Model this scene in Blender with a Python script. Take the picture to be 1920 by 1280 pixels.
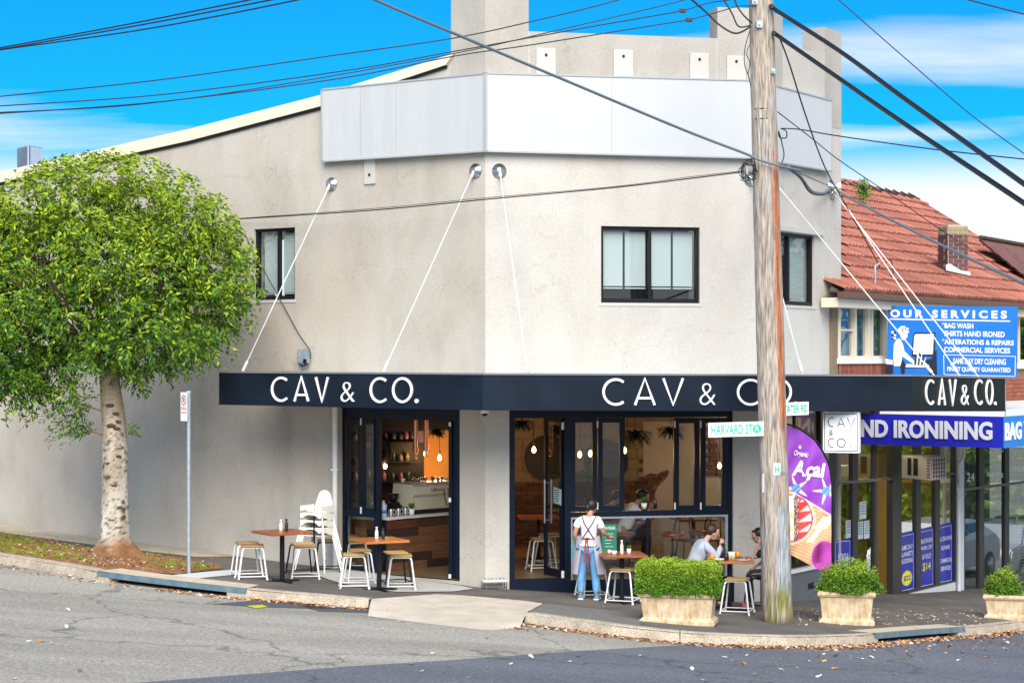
import bpy, bmesh, math, random
import numpy as np
from mathutils import Vector, Matrix

for _o in list(bpy.data.objects):
    bpy.data.objects.remove(_o)
scene = bpy.context.scene
COL = scene.collection
rnd = random.Random(7)
PI = math.pi
F = 3550.0          # focal length in photograph pixels
CAMZ = 3.6
HOR = 670.0

# ------------------------------------------------------------------ camera, world, sun
cd = bpy.data.cameras.new("Camera")
cam = bpy.data.objects.new("Camera", cd); COL.objects.link(cam)
cam.location = (0, 0, CAMZ); cam.rotation_euler = (PI / 2, 0, 0)
cd.sensor_width = 36.0; cd.lens = F / 1920 * 36.0
cd.shift_y = (HOR - 640) / 1920.0
cd.clip_start = 0.1; cd.clip_end = 3000
scene.camera = cam

CLX, CLY = 12.7, 2.9
SUN_EL, SUN_AZ = math.radians(39), math.radians(176)   # azimuth clockwise from +Y
world = bpy.data.worlds.new("World"); scene.world = world; world.use_nodes = True
wn, wl = world.node_tree.nodes, world.node_tree.links
wn.clear()
def _n(t, **k):
    n = wn.new(t)
    for a, b in k.items(): setattr(n, a, b)
    return n
w_out = _n('ShaderNodeOutputWorld'); w_bg = _n('ShaderNodeBackground')
w_bg.inputs['Strength'].default_value = 0.085
w_sky = _n('ShaderNodeTexSky', sky_type='NISHITA', sun_disc=False, sun_elevation=SUN_EL, sun_rotation=SUN_AZ)
w_sky.air_density = 1.0; w_sky.dust_density = 0.3; w_sky.ozone_density = 2.5
w_tc = _n('ShaderNodeTexCoord')
w_sep = _n('ShaderNodeSeparateXYZ'); wl.new(w_tc.outputs['Generated'], w_sep.inputs[0])
# look a little higher up the sky so that the deep blue starts near the horizon
w_mz = _n('ShaderNodeMath', operation='MULTIPLY_ADD'); wl.new(w_sep.outputs['Z'], w_mz.inputs[0])
w_mz.inputs[1].default_value = 1.6; w_mz.inputs[2].default_value = 0.10
w_cmb = _n('ShaderNodeCombineXYZ')
wl.new(w_sep.outputs['X'], w_cmb.inputs[0]); wl.new(w_sep.outputs['Y'], w_cmb.inputs[1]); wl.new(w_mz.outputs[0], w_cmb.inputs[2])
w_nrm = _n('ShaderNodeVectorMath', operation='NORMALIZE'); wl.new(w_cmb.outputs[0], w_nrm.inputs[0])
wl.new(w_nrm.outputs[0], w_sky.inputs['Vector'])
w_tint = _n('ShaderNodeMix', data_type='RGBA', blend_type='MULTIPLY')
w_tint.inputs[0].default_value = 1.0
wl.new(w_sky.outputs[0], w_tint.inputs[6]); w_tint.inputs[7].default_value = (0.04, 1.0, 1.40, 1)
# clouds: one flat layer seen in perspective (streaks low down, patches overhead, unseen cover raised to neutralise the blue ambient light) plus a white veil near the horizon
w_za = _n('ShaderNodeMath', operation='ADD'); wl.new(w_sep.outputs['Z'], w_za.inputs[0]); w_za.inputs[1].default_value = 0.05
w_zm = _n('ShaderNodeMath', operation='MAXIMUM'); wl.new(w_za.outputs[0], w_zm.inputs[0]); w_zm.inputs[1].default_value = 0.03
w_dx = _n('ShaderNodeMath', operation='DIVIDE'); wl.new(w_sep.outputs['X'], w_dx.inputs[0]); wl.new(w_zm.outputs[0], w_dx.inputs[1])
w_dy = _n('ShaderNodeMath', operation='DIVIDE'); wl.new(w_sep.outputs['Y'], w_dy.inputs[0]); wl.new(w_zm.outputs[0], w_dy.inputs[1])
w_pc = _n('ShaderNodeCombineXYZ'); wl.new(w_dx.outputs[0], w_pc.inputs[0]); wl.new(w_dy.outputs[0], w_pc.inputs[1])
w_map = _n('ShaderNodeMapping'); w_map.inputs['Scale'].default_value = (0.30, 0.62, 1.0)
w_map.inputs['Location'].default_value = (CLX, CLY, 0.0)
wl.new(w_pc.outputs[0], w_map.inputs[0])
w_no = _n('ShaderNodeTexNoise'); w_no.inputs['Scale'].default_value = 1.0; w_no.inputs['Detail'].default_value = 9
w_no.inputs['Roughness'].default_value = 0.5
wl.new(w_map.outputs[0], w_no.inputs['Vector'])
w_cr = _n('ShaderNodeValToRGB')
w_cr.color_ramp.elements[0].position = 0.46; w_cr.color_ramp.elements[0].color = (0, 0, 0, 1)
w_cr.color_ramp.elements[1].position = 0.63; w_cr.color_ramp.elements[1].color = (1, 1, 1, 1)
wl.new(w_no.outputs['Fac'], w_cr.inputs[0])
w_veil = _n('ShaderNodeMapRange'); wl.new(w_sep.outputs['Z'], w_veil.inputs[0])
w_veil.interpolation_type = 'SMOOTHSTEP'
w_veil.inputs[1].default_value = 0.116; w_veil.inputs[2].default_value = 0.080
w_veil.inputs[3].default_value = 0.0; w_veil.inputs[4].default_value = 0.93
w_max = _n('ShaderNodeMath', operation='MAXIMUM'); wl.new(w_cr.outputs[0], w_max.inputs[0]); wl.new(w_veil.outputs[0], w_max.inputs[1])
w_mul = _n('ShaderNodeMath', operation='MULTIPLY'); wl.new(w_max.outputs[0], w_mul.inputs[0]); w_mul.inputs[1].default_value = 0.92
w_mix = _n('ShaderNodeMix', data_type='RGBA'); wl.new(w_mul.outputs[0], w_mix.inputs[0])
wl.new(w_tint.outputs[2], w_mix.inputs[6]); w_mix.inputs[7].default_value = (7.6, 7.2, 6.6, 1)
wl.new(w_mix.outputs[2], w_bg.inputs['Color']); wl.new(w_bg.outputs[0], w_out.inputs['Surface'])

sd = bpy.data.lights.new("Sun", 'SUN'); sd.energy = 3.3; sd.angle = math.radians(48); sd.color = (1.0, 0.925, 0.83)
sun = bpy.data.objects.new("Sun", sd); COL.objects.link(sun)
_sv = Vector((math.sin(SUN_AZ) * math.cos(SUN_EL), math.cos(SUN_AZ) * math.cos(SUN_EL), math.sin(SUN_EL)))
sun.rotation_euler = _sv.to_track_quat('Z', 'Y').to_euler(); sun.location = (0, -20, 40)

scene.view_settings.view_transform = 'Standard'
scene.view_settings.look = 'None'
scene.view_settings.exposure = 0.95
scene.view_settings.gamma = 1.0
scene.view_settings.use_curve_mapping = False
scene.render.engine = 'CYCLES'
scene.cycles.max_bounces = 8; scene.cycles.transparent_max_bounces = 16
scene.cycles.glossy_bounces = 4; scene.cycles.sample_clamp_indirect = 6

# ------------------------------------------------------------------ geometry of the place
def ray(px, py):
    return Vector(((px - 960) / F, 1.0, -(py - HOR) / F))
def P(px, py, Y):
    d = ray(px, py); return Vector((d.x * Y, Y, CAMZ + d.z * Y))
def G(x, y):
    xx = min(max(x, -28), 34); yy = min(max(y, -14), 62)
    return -0.0723 * (xx + .417) - 0.0427 * (yy - 29.6)
def GP(px, py, dz=0.0):
    "point where the line of sight through a pixel meets the street plane"
    d = ray(px, py)
    a = CAMZ - dz + 0.0723 * .417 - 0.0427 * 29.6
    t = a / (-d.z - 0.0723 * d.x - 0.0427)
    return Vector((d.x * t, t, CAMZ + d.z * t))
def V3(x, y, z): return Vector((x, y, z))

class Wall:
    def __init__(s, o, ang, n):
        s.o = Vector(o); s.d = Vector((math.cos(ang), math.sin(ang), 0)); s.n = Vector(n).normalized()
    def uz(s, px, py, off=0.0):
        d = ray(px, py); o = s.o + s.n * off
        t = s.n.dot(o - Vector((0, 0, CAMZ))) / s.n.dot(d)
        p = Vector((0, 0, CAMZ)) + d * t
        return (p - s.o).dot(s.d), p.z
    def u(s, px, off=0.0): return s.uz(px, HOR, off)[0]
    def z(s, px, py, off=0.0): return s.uz(px, py, off)[1]
    def pt(s, u, z, n=0.0):
        p = s.o + s.d * u + s.n * n; return Vector((p.x, p.y, z))
    @property
    def M(s):
        return Matrix(((s.d.x, s.n.x, 0, s.o.x), (s.d.y, s.n.y, 0, s.o.y), (0, 0, 1, 0), (0, 0, 0, 1)))
aL, aM, aR = math.radians(180 - 34.8), math.radians(12.2), math.radians(55.2)
C0 = Vector(((910 - 960) / F * 29.6, 29.6, 0))
WL = Wall(C0, aL, (-math.sin(math.radians(34.8)), -math.cos(math.radians(34.8)), 0))
WM = Wall(C0, aM, (math.sin(aM), -math.cos(aM), 0))
LM = WM.u(1425)
C1 = C0 + WM.d * LM
WR = Wall(C1, aR, (math.sin(aR), -math.cos(aR), 0))
LR = WR.u(1577)

# ------------------------------------------------------------------ materials
MATS = {}
def nmat(name):
    m = bpy.data.materials.new(name); m.use_nodes = True
    nt = m.node_tree; nt.nodes.clear()
    out = nt.nodes.new('ShaderNodeOutputMaterial')
    return m, nt, out
def mat(name, col, rough=.6, metal=0., var=0., vs=4., col2=None, bump=0., bs=60., stretch=(1, 1, 1), spec=.5,
        coat=0., emit=None, es=0., sub=0., detail=4, bd=.01, rand=0., spk=0., spks=300.):
    if name in MATS: return MATS[name]
    m, nt, out = nmat(name)
    N, L = nt.nodes, nt.links
    b = N.new('ShaderNodeBsdfPrincipled'); L.new(b.outputs[0], out.inputs[0])
    b.inputs['Roughness'].default_value = rough; b.inputs['Metallic'].default_value = metal
    b.inputs['Specular IOR Level'].default_value = spec; b.inputs['Coat Weight'].default_value = coat
    tc = N.new('ShaderNodeTexCoord'); mp = N.new('ShaderNodeMapping'); mp.inputs['Scale'].default_value = stretch
    L.new(tc.outputs['Object'], mp.inputs[0])
    c = (*col, 1)
    if col2 is None: col2 = tuple(x * (1 - var) for x in col)
    src = None
    if var > 0 or tuple(col2) != tuple(col):
        no = N.new('ShaderNodeTexNoise'); no.inputs['Scale'].default_value = vs; no.inputs['Detail'].default_value = detail
        no.inputs['Roughness'].default_value = .6
        L.new(mp.outputs[0], no.inputs['Vector'])
        cr = N.new('ShaderNodeValToRGB'); cr.color_ramp.elements[0].position = .3; cr.color_ramp.elements[1].position = .7
        cr.color_ramp.elements[0].color = c; cr.color_ramp.elements[1].color = (*col2, 1)
        L.new(no.outputs['Fac'], cr.inputs[0]); src = cr.outputs[0]
    if spk > 0:
        s = N.new('ShaderNodeTexNoise'); s.inputs['Scale'].default_value = spks; s.inputs['Detail'].default_value = 1
        L.new(tc.outputs['Object'], s.inputs['Vector'])
        mr = N.new('ShaderNodeMapRange'); mr.inputs[1].default_value = .35; mr.inputs[2].default_value = .65
        mr.inputs[3].default_value = 1 - spk; mr.inputs[4].default_value = 1 + spk
        L.new(s.outputs['Fac'], mr.inputs[0])
        vm = N.new('ShaderNodeVectorMath'); vm.operation = 'SCALE'
        if src: L.new(src, vm.inputs[0])
        else: vm.inputs[0].default_value = col
        L.new(mr.outputs[0], vm.inputs['Scale']); src = vm.outputs[0]
    if rand > 0:
        oi = N.new('ShaderNodeObjectInfo'); mr = N.new('ShaderNodeMapRange')
        mr.inputs[3].default_value = 1 - rand; mr.inputs[4].default_value = 1 + rand
        L.new(oi.outputs['Random'], mr.inputs[0])
        vm = N.new('ShaderNodeVectorMath'); vm.operation = 'SCALE'
        if src: L.new(src, vm.inputs[0])
        else: vm.inputs[0].default_value = col
        L.new(mr.outputs[0], vm.inputs['Scale']); src = vm.outputs[0]
    if src: L.new(src, b.inputs['Base Color'])
    else: b.inputs['Base Color'].default_value = c
    if bump > 0:
        n2 = N.new('ShaderNodeTexNoise'); n2.inputs['Scale'].default_value = bs; n2.inputs['Detail'].default_value = 3
        L.new(mp.outputs[0], n2.inputs['Vector'])
        bp = N.new('ShaderNodeBump'); bp.inputs['Strength'].default_value = bump; bp.inputs['Distance'].default_value = bd
        L.new(n2.outputs['Fac'], bp.inputs['Height']); L.new(bp.outputs[0], b.inputs['Normal'])
    if emit:
        b.inputs['Emission Color'].default_value = (*emit, 1); b.inputs['Emission Strength'].default_value = es
    MATS[name] = m
    return m
def glass(name, tint=(.9, .95, .93), ior=1.5, rough=0.0):
    if name in MATS: return MATS[name]
    m, nt, out = nmat(name); N, L = nt.nodes, nt.links
    t = N.new('ShaderNodeBsdfTransparent'); t.inputs[0].default_value = (*tint, 1)
    g = N.new('ShaderNodeBsdfGlossy'); g.inputs['Roughness'].default_value = rough
    fr = N.new('ShaderNodeFresnel'); fr.inputs[0].default_value = ior
    geo = N.new('ShaderNodeNewGeometry')
    mx = N.new('ShaderNodeMixShader')
    # the pane is one sheet: use the same index from either side
    inv = N.new('ShaderNodeMath'); inv.operation = 'MULTIPLY_ADD'
    L.new(geo.outputs['Backfacing'], inv.inputs[0]); inv.inputs[1].default_value = 1 / ior - ior; inv.inputs[2].default_value = ior
    L.new(inv.outputs[0], fr.inputs[0])
    L.new(fr.outputs[0], mx.inputs[0]); L.new(t.outputs[0], mx.inputs[1]); L.new(g.outputs[0], mx.inputs[2])
    L.new(mx.outputs[0], out.inputs[0]); MATS[name] = m
    return m

M_ = {}
def setup_mats():
    D = M_
    D['glass'] = glass('window_glass', (.80, .86, .84), 1.9)
    D['glass_shop'] = glass('shop_glass', (.62, .68, .66), 6.0)
    D['black'] = mat('black_powdercoat', (.008, .008, .010), .45, spec=.25)
    D['navy'] = mat('navy_frame_paint', (.005, .011, .026), .38, var=.3, vs=2, spec=.2)
    D['awn'] = mat('awning_navy_paint', (.005, .008, .014), .5, col2=(.009, .017, .034), vs=1.3, detail=8, bump=.1, bs=8, spec=.15)
    D['awn2'] = mat('awning_charcoal_paint', (.011, .016, .017), .5, var=.3, vs=1.5, spec=.2)
    D['white'] = mat('white_paint', (.78, .78, .76), .4, var=.06, vs=3)
    D['whitemetal'] = mat('white_metal', (.74, .74, .72), .35, var=.08, vs=9)
    D['plastic'] = mat('white_plastic', (.80, .78, .70), .35)
    D['steel'] = mat('steel', (.55, .56, .57), .3, 1.0)
    D['galv'] = mat('galvanised_steel', (.42, .50, .55), .45, .5, var=.3, vs=12)
    D['cream'] = mat('cream_fascia_paint', (.74, .65, .50), .55, var=.08, vs=2)
    D['panel'] = mat('billboard_sheet', (.44, .455, .46), .5, col2=(.50, .515, .52), vs=1.2, stretch=(3, 3, .3))
    D['panel2'] = mat('billboard_sheet_front', (.50, .515, .53), .5, var=.05, vs=1.2, stretch=(3, 3, .4))
    D['plate'] = mat('plate_paint', (.52, .50, .46), .6, var=.06)
    D['blind'] = mat('blind_slat', (.62, .66, .68), .5)
    D['conc'] = mat('pale_concrete', (.62, .52, .38), .85, col2=(.46, .37, .25), vs=3, bump=.3, bs=60, spk=.14, spks=120, detail=8)
    D['apron'] = mat('apron_concrete', (.42, .41, .38), .85, col2=(.52, .51, .48), vs=2, bump=.2, bs=60, spk=.08, spks=150)
    D['ramp'] = mat('ramp_concrete', (.62, .55, .45), .85, col2=(.48, .41, .32), vs=2.5, bump=.3, bs=50, spk=.1, spks=100)
    D['kerb'] = mat('kerb_concrete', (.50, .43, .33), .9, col2=(.30, .25, .19), vs=4, bump=.8, bs=40, spk=.28, spks=60, detail=8)
    D['tarpath'] = mat('footpath_asphalt', (.15, .134, .118), .9, col2=(.09, .08, .07), vs=1.5, bump=.5, bs=150, spk=.3, spks=120)
    D['tarpath2'] = mat('footpath_asphalt_grey', (.19, .18, .165), .9, var=.2, vs=1.5, bump=.5, bs=150, spk=.3, spks=120)
    D['timber'] = mat('timber_top', (.36, .10, .035), .35, col2=(.24, .055, .02), vs=3, stretch=(2, 14, 14), coat=.2)
    D['timber2'] = mat('timber_top_orange', (.52, .19, .05), .35, col2=(.40, .12, .03), vs=3, stretch=(2, 14, 14), coat=.2)
    D['seat'] = mat('ply_seat', (.40, .25, .11), .45, col2=(.28, .16, .06), vs=3, stretch=(2, 12, 12))
    D['seat2'] = mat('ply_seat_yellow', (.52, .35, .13), .45, col2=(.42, .26, .08), vs=3, stretch=(2, 12, 12))
    D['ply_dark'] = mat('ply_seat_brown', (.26, .12, .045), .45, col2=(.18, .08, .03), vs=3, stretch=(2, 12, 12))
    D['blue'] = mat('sign_blue', (.012, .19, .68), .4, col2=(.012, .16, .60), vs=1)
    D['blue2'] = mat('sign_deep_blue', (.010, .016, .42), .35, col2=(.010, .014, .32), vs=1)
    D['blue3'] = mat('sign_mid_blue', (.02, .20, .62), .4)
    D['signwhite'] = mat('sign_white', (.82, .82, .80), .45)
    D['green'] = mat('sign_green', (.01, .42, .30), .5)
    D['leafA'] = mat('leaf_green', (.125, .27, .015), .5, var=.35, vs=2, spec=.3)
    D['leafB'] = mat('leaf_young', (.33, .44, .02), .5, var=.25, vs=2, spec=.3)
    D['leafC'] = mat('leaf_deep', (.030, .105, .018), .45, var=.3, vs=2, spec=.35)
    D['hedgeA'] = mat('hedge_leaf', (.13, .30, .015), .5, var=.3, vs=9, spec=.3)
    D['hedgeB'] = mat('hedge_leaf_tip', (.34, .48, .04), .5, var=.25, vs=9, spec=.3)
    D['hedgeC'] = mat('hedge_leaf_deep', (.045, .12, .012), .5, var=.3, vs=9, spec=.3)
    D['sand'] = mat('sandstone_planter', (.66, .56, .41), .85, col2=(.40, .26, .11), vs=9, stretch=(2, 2, .8), bump=.3, bs=60, detail=8)
    D['skin'] = mat('skin', (.42, .22, .14), .5)
    D['skinl'] = mat('skin_light', (.55, .31, .22), .5)
    D['hair'] = mat('dark_hair', (.012, .009, .008), .4, var=.5, vs=60, bump=.6, bs=90)
    D['hairb'] = mat('brown_hair', (.045, .018, .010), .45, var=.5, vs=60, bump=.6, bs=90)
    D['tshirt'] = mat('white_cotton', (.80, .79, .80), .8, bump=.3, bs=14, var=.05, vs=6)
    D['jeans'] = mat('blue_denim', (.035, .20, .50), .8, col2=(.20, .42, .66), vs=4, bump=.3, bs=25)
    D['apron_c'] = mat('lilac_grey_cotton', (.40, .37, .42), .85, bump=.3, bs=12, var=.08)
    D['red'] = mat('red_brown_strap', (.30, .035, .02), .7)
    D['strap'] = mat('brown_strap', (.10, .025, .035), .7)
    D['grey_knit'] = mat('grey_blue_knit', (.42, .47, .56), .85, bump=.3, bs=14, var=.08, vs=6)
    D['black_c'] = mat('black_cotton', (.012, .012, .014), .8, bump=.3, bs=14)
    D['leather'] = mat('black_leather', (.020, .022, .035), .3, bump=.3, bs=18)
    D['pink'] = mat('pink_shoe', (.62, .25, .22), .6)
    D['shoe'] = mat('teal_shoe', (.06, .26, .36), .6)
    D['cable'] = mat('cable_black', (.010, .010, .012), .5)
    D['cableg'] = mat('cable_grey', (.12, .16, .19), .45)
    D['rod'] = mat('tie_rod_white', (.70, .69, .67), .4)
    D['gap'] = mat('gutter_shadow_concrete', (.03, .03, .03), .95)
    D['copper'] = mat('copper', (.80, .34, .20), .25, 1.0)
    D['bulb'] = mat('bulb_glow', (1, .6, .2), .3, emit=(1.0, .46, .12), es=14)
    D['machine'] = mat('cream_enamel', (.62, .60, .46), .25, coat=.4)
    D['marble'] = mat('counter_stone', (.60, .60, .56), .35, var=.1)
    D['mirror'] = mat('mirror', (.85, .82, .78), .03, 1.0)
    D['ccplaster'] = mat('cafe_plaster', (.36, .30, .255), .8, var=.15, vs=2)
    D['ceiling'] = mat('cafe_ceiling', (.05, .05, .055), .9)
    D['floor'] = mat('cafe_floor', (.14, .095, .05), .35, col2=(.22, .15, .085), vs=1.5)
    D['brick'] = mat('old_brick', (.10, .036, .02), .9, col2=(.07, .03, .02), vs=5, bump=.6, bs=30, rand=.4)
    D['mortar'] = mat('old_mortar', (.20, .15, .10), .95, bump=.5, bs=40)
    D['block'] = mat('painted_block', (.24, .18, .11), .85, col2=(.17, .12, .07), vs=2, rand=.08, bump=.3, bs=30)
    D['pot'] = mat('white_ceramic', (.8, .8, .8), .3)
    D['grey_dark'] = mat('dark_grey_render', (.13, .14, .155), .8, var=.12, bump=.2, bs=40)
    D['whitewall'] = mat('white_weatherboard', (.66, .67, .68), .6, var=.1, vs=2, stretch=(6, 6, 1))
    D['shopwall'] = mat('shop_yellow_wall', (.46, .33, .10), .8, var=.2, vs=1.5)
    D['alu'] = mat('dark_aluminium', (.030, .027, .025), .4)
    D['alub'] = mat('bronze_aluminium', (.13, .11, .09), .45)
setup_mats()

# stucco: blotchy render, aged side wall darker with its shading put into the colour
def stucco(name, a, b, c, stain):
    m, nt, out = nmat(name); N, L = nt.nodes, nt.links
    bs = N.new('ShaderNodeBsdfPrincipled'); L.new(bs.outputs[0], out.inputs[0]); bs.inputs['Roughness'].default_value = .9
    bs.inputs['Specular IOR Level'].default_value = .2
    tc = N.new('ShaderNodeTexCoord')
    n1 = N.new('ShaderNodeTexNoise'); n1.inputs['Scale'].default_value = .55; n1.inputs['Detail'].default_value = 8; n1.inputs['Roughness'].default_value = .62
    L.new(tc.outputs['Object'], n1.inputs['Vector'])
    cr = N.new('ShaderNodeValToRGB'); e = cr.color_ramp.elements
    e[0].position = .34; e[0].color = (*a, 1); e[1].position = .66; e[1].color = (*b, 1)
    x = e.new(.5); x.color = (*c, 1)
    L.new(n1.outputs['Fac'], cr.inputs[0])
    mp = N.new('ShaderNodeMapping'); mp.inputs['Scale'].default_value = (1.5, 1.5, .7); L.new(tc.outputs['Object'], mp.inputs[0])
    n2 = N.new('ShaderNodeTexNoise'); n2.inputs['Scale'].default_value = 1.2; n2.inputs['Detail'].default_value = 9; L.new(mp.outputs[0], n2.inputs['Vector'])
    mr = N.new('ShaderNodeMapRange'); mr.inputs[1].default_value = .45; mr.inputs[2].default_value = .75; mr.inputs[3].default_value = 1.0; mr.inputs[4].default_value = 1 - stain
    L.new(n2.outputs['Fac'], mr.inputs[0])
    n3 = N.new('ShaderNodeTexNoise'); n3.inputs['Scale'].default_value = 45; n3.inputs['Detail'].default_value = 2; L.new(tc.outputs['Object'], n3.inputs['Vector'])
    mr3 = N.new('ShaderNodeMapRange'); mr3.inputs[1].default_value = .3; mr3.inputs[2].default_value = .7; mr3.inputs[3].default_value = .90; mr3.inputs[4].default_value = 1.08
    L.new(n3.outputs['Fac'], mr3.inputs[0])
    mm = N.new('ShaderNodeMath'); mm.operation = 'MULTIPLY'; L.new(mr.outputs[0], mm.inputs[0]); L.new(mr3.outputs[0], mm.inputs[1])
    # hairline cracks
    vo = N.new('ShaderNodeTexVoronoi'); vo.feature = 'DISTANCE_TO_EDGE'; vo.inputs['Scale'].default_value = .30
    nz = N.new('ShaderNodeTexNoise'); nz.inputs['Scale'].default_value = .9; nz.inputs['Detail'].default_value = 8; L.new(tc.outputs['Object'], nz.inputs['Vector'])
    ad = N.new('ShaderNodeVectorMath'); ad.operation = 'MULTIPLY_ADD'; L.new(nz.outputs['Color'], ad.inputs[0]); ad.inputs[1].default_value = (2.4, 2.4, 2.4); L.new(tc.outputs['Object'], ad.inputs[2]); L.new(ad.outputs[0], vo.inputs['Vector'])
    mc = N.new('ShaderNodeMapRange'); mc.inputs[1].default_value = 0.0; mc.inputs[2].default_value = .004; mc.inputs[3].default_value = .84; mc.inputs[4].default_value = 1; L.new(vo.outputs['Distance'], mc.inputs[0])
    m5 = N.new('ShaderNodeMath'); m5.operation = 'MULTIPLY'; L.new(mm.outputs[0], m5.inputs[0]); L.new(mc.outputs[0], m5.inputs[1])
    vm = N.new('ShaderNodeVectorMath'); vm.operation = 'SCALE'; L.new(cr.outputs[0], vm.inputs[0]); L.new(m5.outputs[0], vm.inputs['Scale'])
    L.new(vm.outputs[0], bs.inputs['Base Color'])
    n4 = N.new('ShaderNodeTexNoise'); n4.inputs['Scale'].default_value = 90; n4.inputs['Detail'].default_value = 4; L.new(tc.outputs['Object'], n4.inputs['Vector'])
    bp = N.new('ShaderNodeBump'); bp.inputs['Strength'].default_value = .35; bp.inputs['Distance'].default_value = .006
    L.new(n4.outputs['Fac'], bp.inputs['Height']); L.new(bp.outputs[0], bs.inputs['Normal'])
    return m
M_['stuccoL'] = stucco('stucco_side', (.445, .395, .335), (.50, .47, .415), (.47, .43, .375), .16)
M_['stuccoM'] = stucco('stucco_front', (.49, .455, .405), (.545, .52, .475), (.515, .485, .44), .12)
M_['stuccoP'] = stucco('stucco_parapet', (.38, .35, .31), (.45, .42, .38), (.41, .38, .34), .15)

def asphalt(name, a, b, spk):
    m, nt, out = nmat(name); N, L = nt.nodes, nt.links
    bs = N.new('ShaderNodeBsdfPrincipled'); L.new(bs.outputs[0], out.inputs[0]); bs.inputs['Roughness'].default_value = .85
    tc = N.new('ShaderNodeTexCoord')
    n1 = N.new('ShaderNodeTexNoise'); n1.inputs['Scale'].default_value = .5; n1.inputs['Detail'].default_value = 7
    mp = N.new('ShaderNodeMapping'); mp.inputs['Rotation'].default_value = (0, 0, .12); mp.inputs['Scale'].default_value = (.35, 1.5, 1)
    L.new(tc.outputs['Object'], mp.inputs[0]); L.new(mp.outputs[0], n1.inputs['Vector'])
    cr = N.new('ShaderNodeValToRGB'); e = cr.color_ramp.elements; e[0].position = .35; e[1].position = .65
    e[0].color = (*a, 1); e[1].color = (*b, 1); L.new(n1.outputs['Fac'], cr.inputs[0])
    src = cr.outputs[0]
    for sc, am in ((26, spk), (70, spk * .8)):
        v = N.new('ShaderNodeTexNoise'); v.inputs['Scale'].default_value = sc; v.inputs['Detail'].default_value = 2; v.inputs['Roughness'].default_value = .7
        L.new(tc.outputs['Object'], v.inputs['Vector'])
        mr = N.new('ShaderNodeMapRange'); mr.inputs[1].default_value = .35; mr.inputs[2].default_value = .65; mr.inputs[3].default_value = 1 - am; mr.inputs[4].default_value = 1 + am
        L.new(v.outputs['Fac'], mr.inputs[0])
        vm = N.new('ShaderNodeVectorMath'); vm.operation = 'SCALE'; L.new(src, vm.inputs[0]); L.new(mr.outputs[0], vm.inputs['Scale']); src = vm.outputs[0]
    # cracks
    vo = N.new('ShaderNodeTexVoronoi'); vo.feature = 'DISTANCE_TO_EDGE'; vo.inputs['Scale'].default_value = .22
    nz = N.new('ShaderNodeTexNoise'); nz.inputs['Scale'].default_value = 1.3; nz.inputs['Detail'].default_value = 6; L.new(tc.outputs['Object'], nz.inputs['Vector'])
    ad = N.new('ShaderNodeVectorMath'); ad.operation = 'MULTIPLY_ADD'; L.new(nz.outputs['Color'], ad.inputs[0]); ad.inputs[1].default_value = (1.6, 1.6, 0); L.new(tc.outputs['Object'], ad.inputs[2])
    L.new(ad.outputs[0], vo.inputs['Vector'])
    mr = N.new('ShaderNodeMapRange'); mr.inputs[1].default_value = 0.0; mr.inputs[2].default_value = .010; mr.inputs[3].default_value = .5; mr.inputs[4].default_value = 1
    L.new(vo.outputs['Distance'], mr.inputs[0])
    vm = N.new('ShaderNodeVectorMath'); vm.operation = 'SCALE'; L.new(src, vm.inputs[0]); L.new(mr.outputs[0], vm.inputs['Scale'])
    L.new(vm.outputs[0], bs.inputs['Base Color'])
    n4 = N.new('ShaderNodeTexNoise'); n4.inputs['Scale'].default_value = 60; n4.inputs['Detail'].default_value = 3; L.new(tc.outputs['Object'], n4.inputs['Vector'])
    bp = N.new('ShaderNodeBump'); bp.inputs['Strength'].default_value = .7; bp.inputs['Distance'].default_value = .012
    L.new(n4.outputs['Fac'], bp.inputs['Height']); L.new(bp.outputs[0], bs.inputs['Normal'])
    return m
M_['road'] = asphalt('old_asphalt', (.27, .245, .205), (.38, .35, .30), .30)
M_['road2'] = asphalt('new_asphalt', (.105, .110, .130), (.135, .142, .162), .34)

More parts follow.
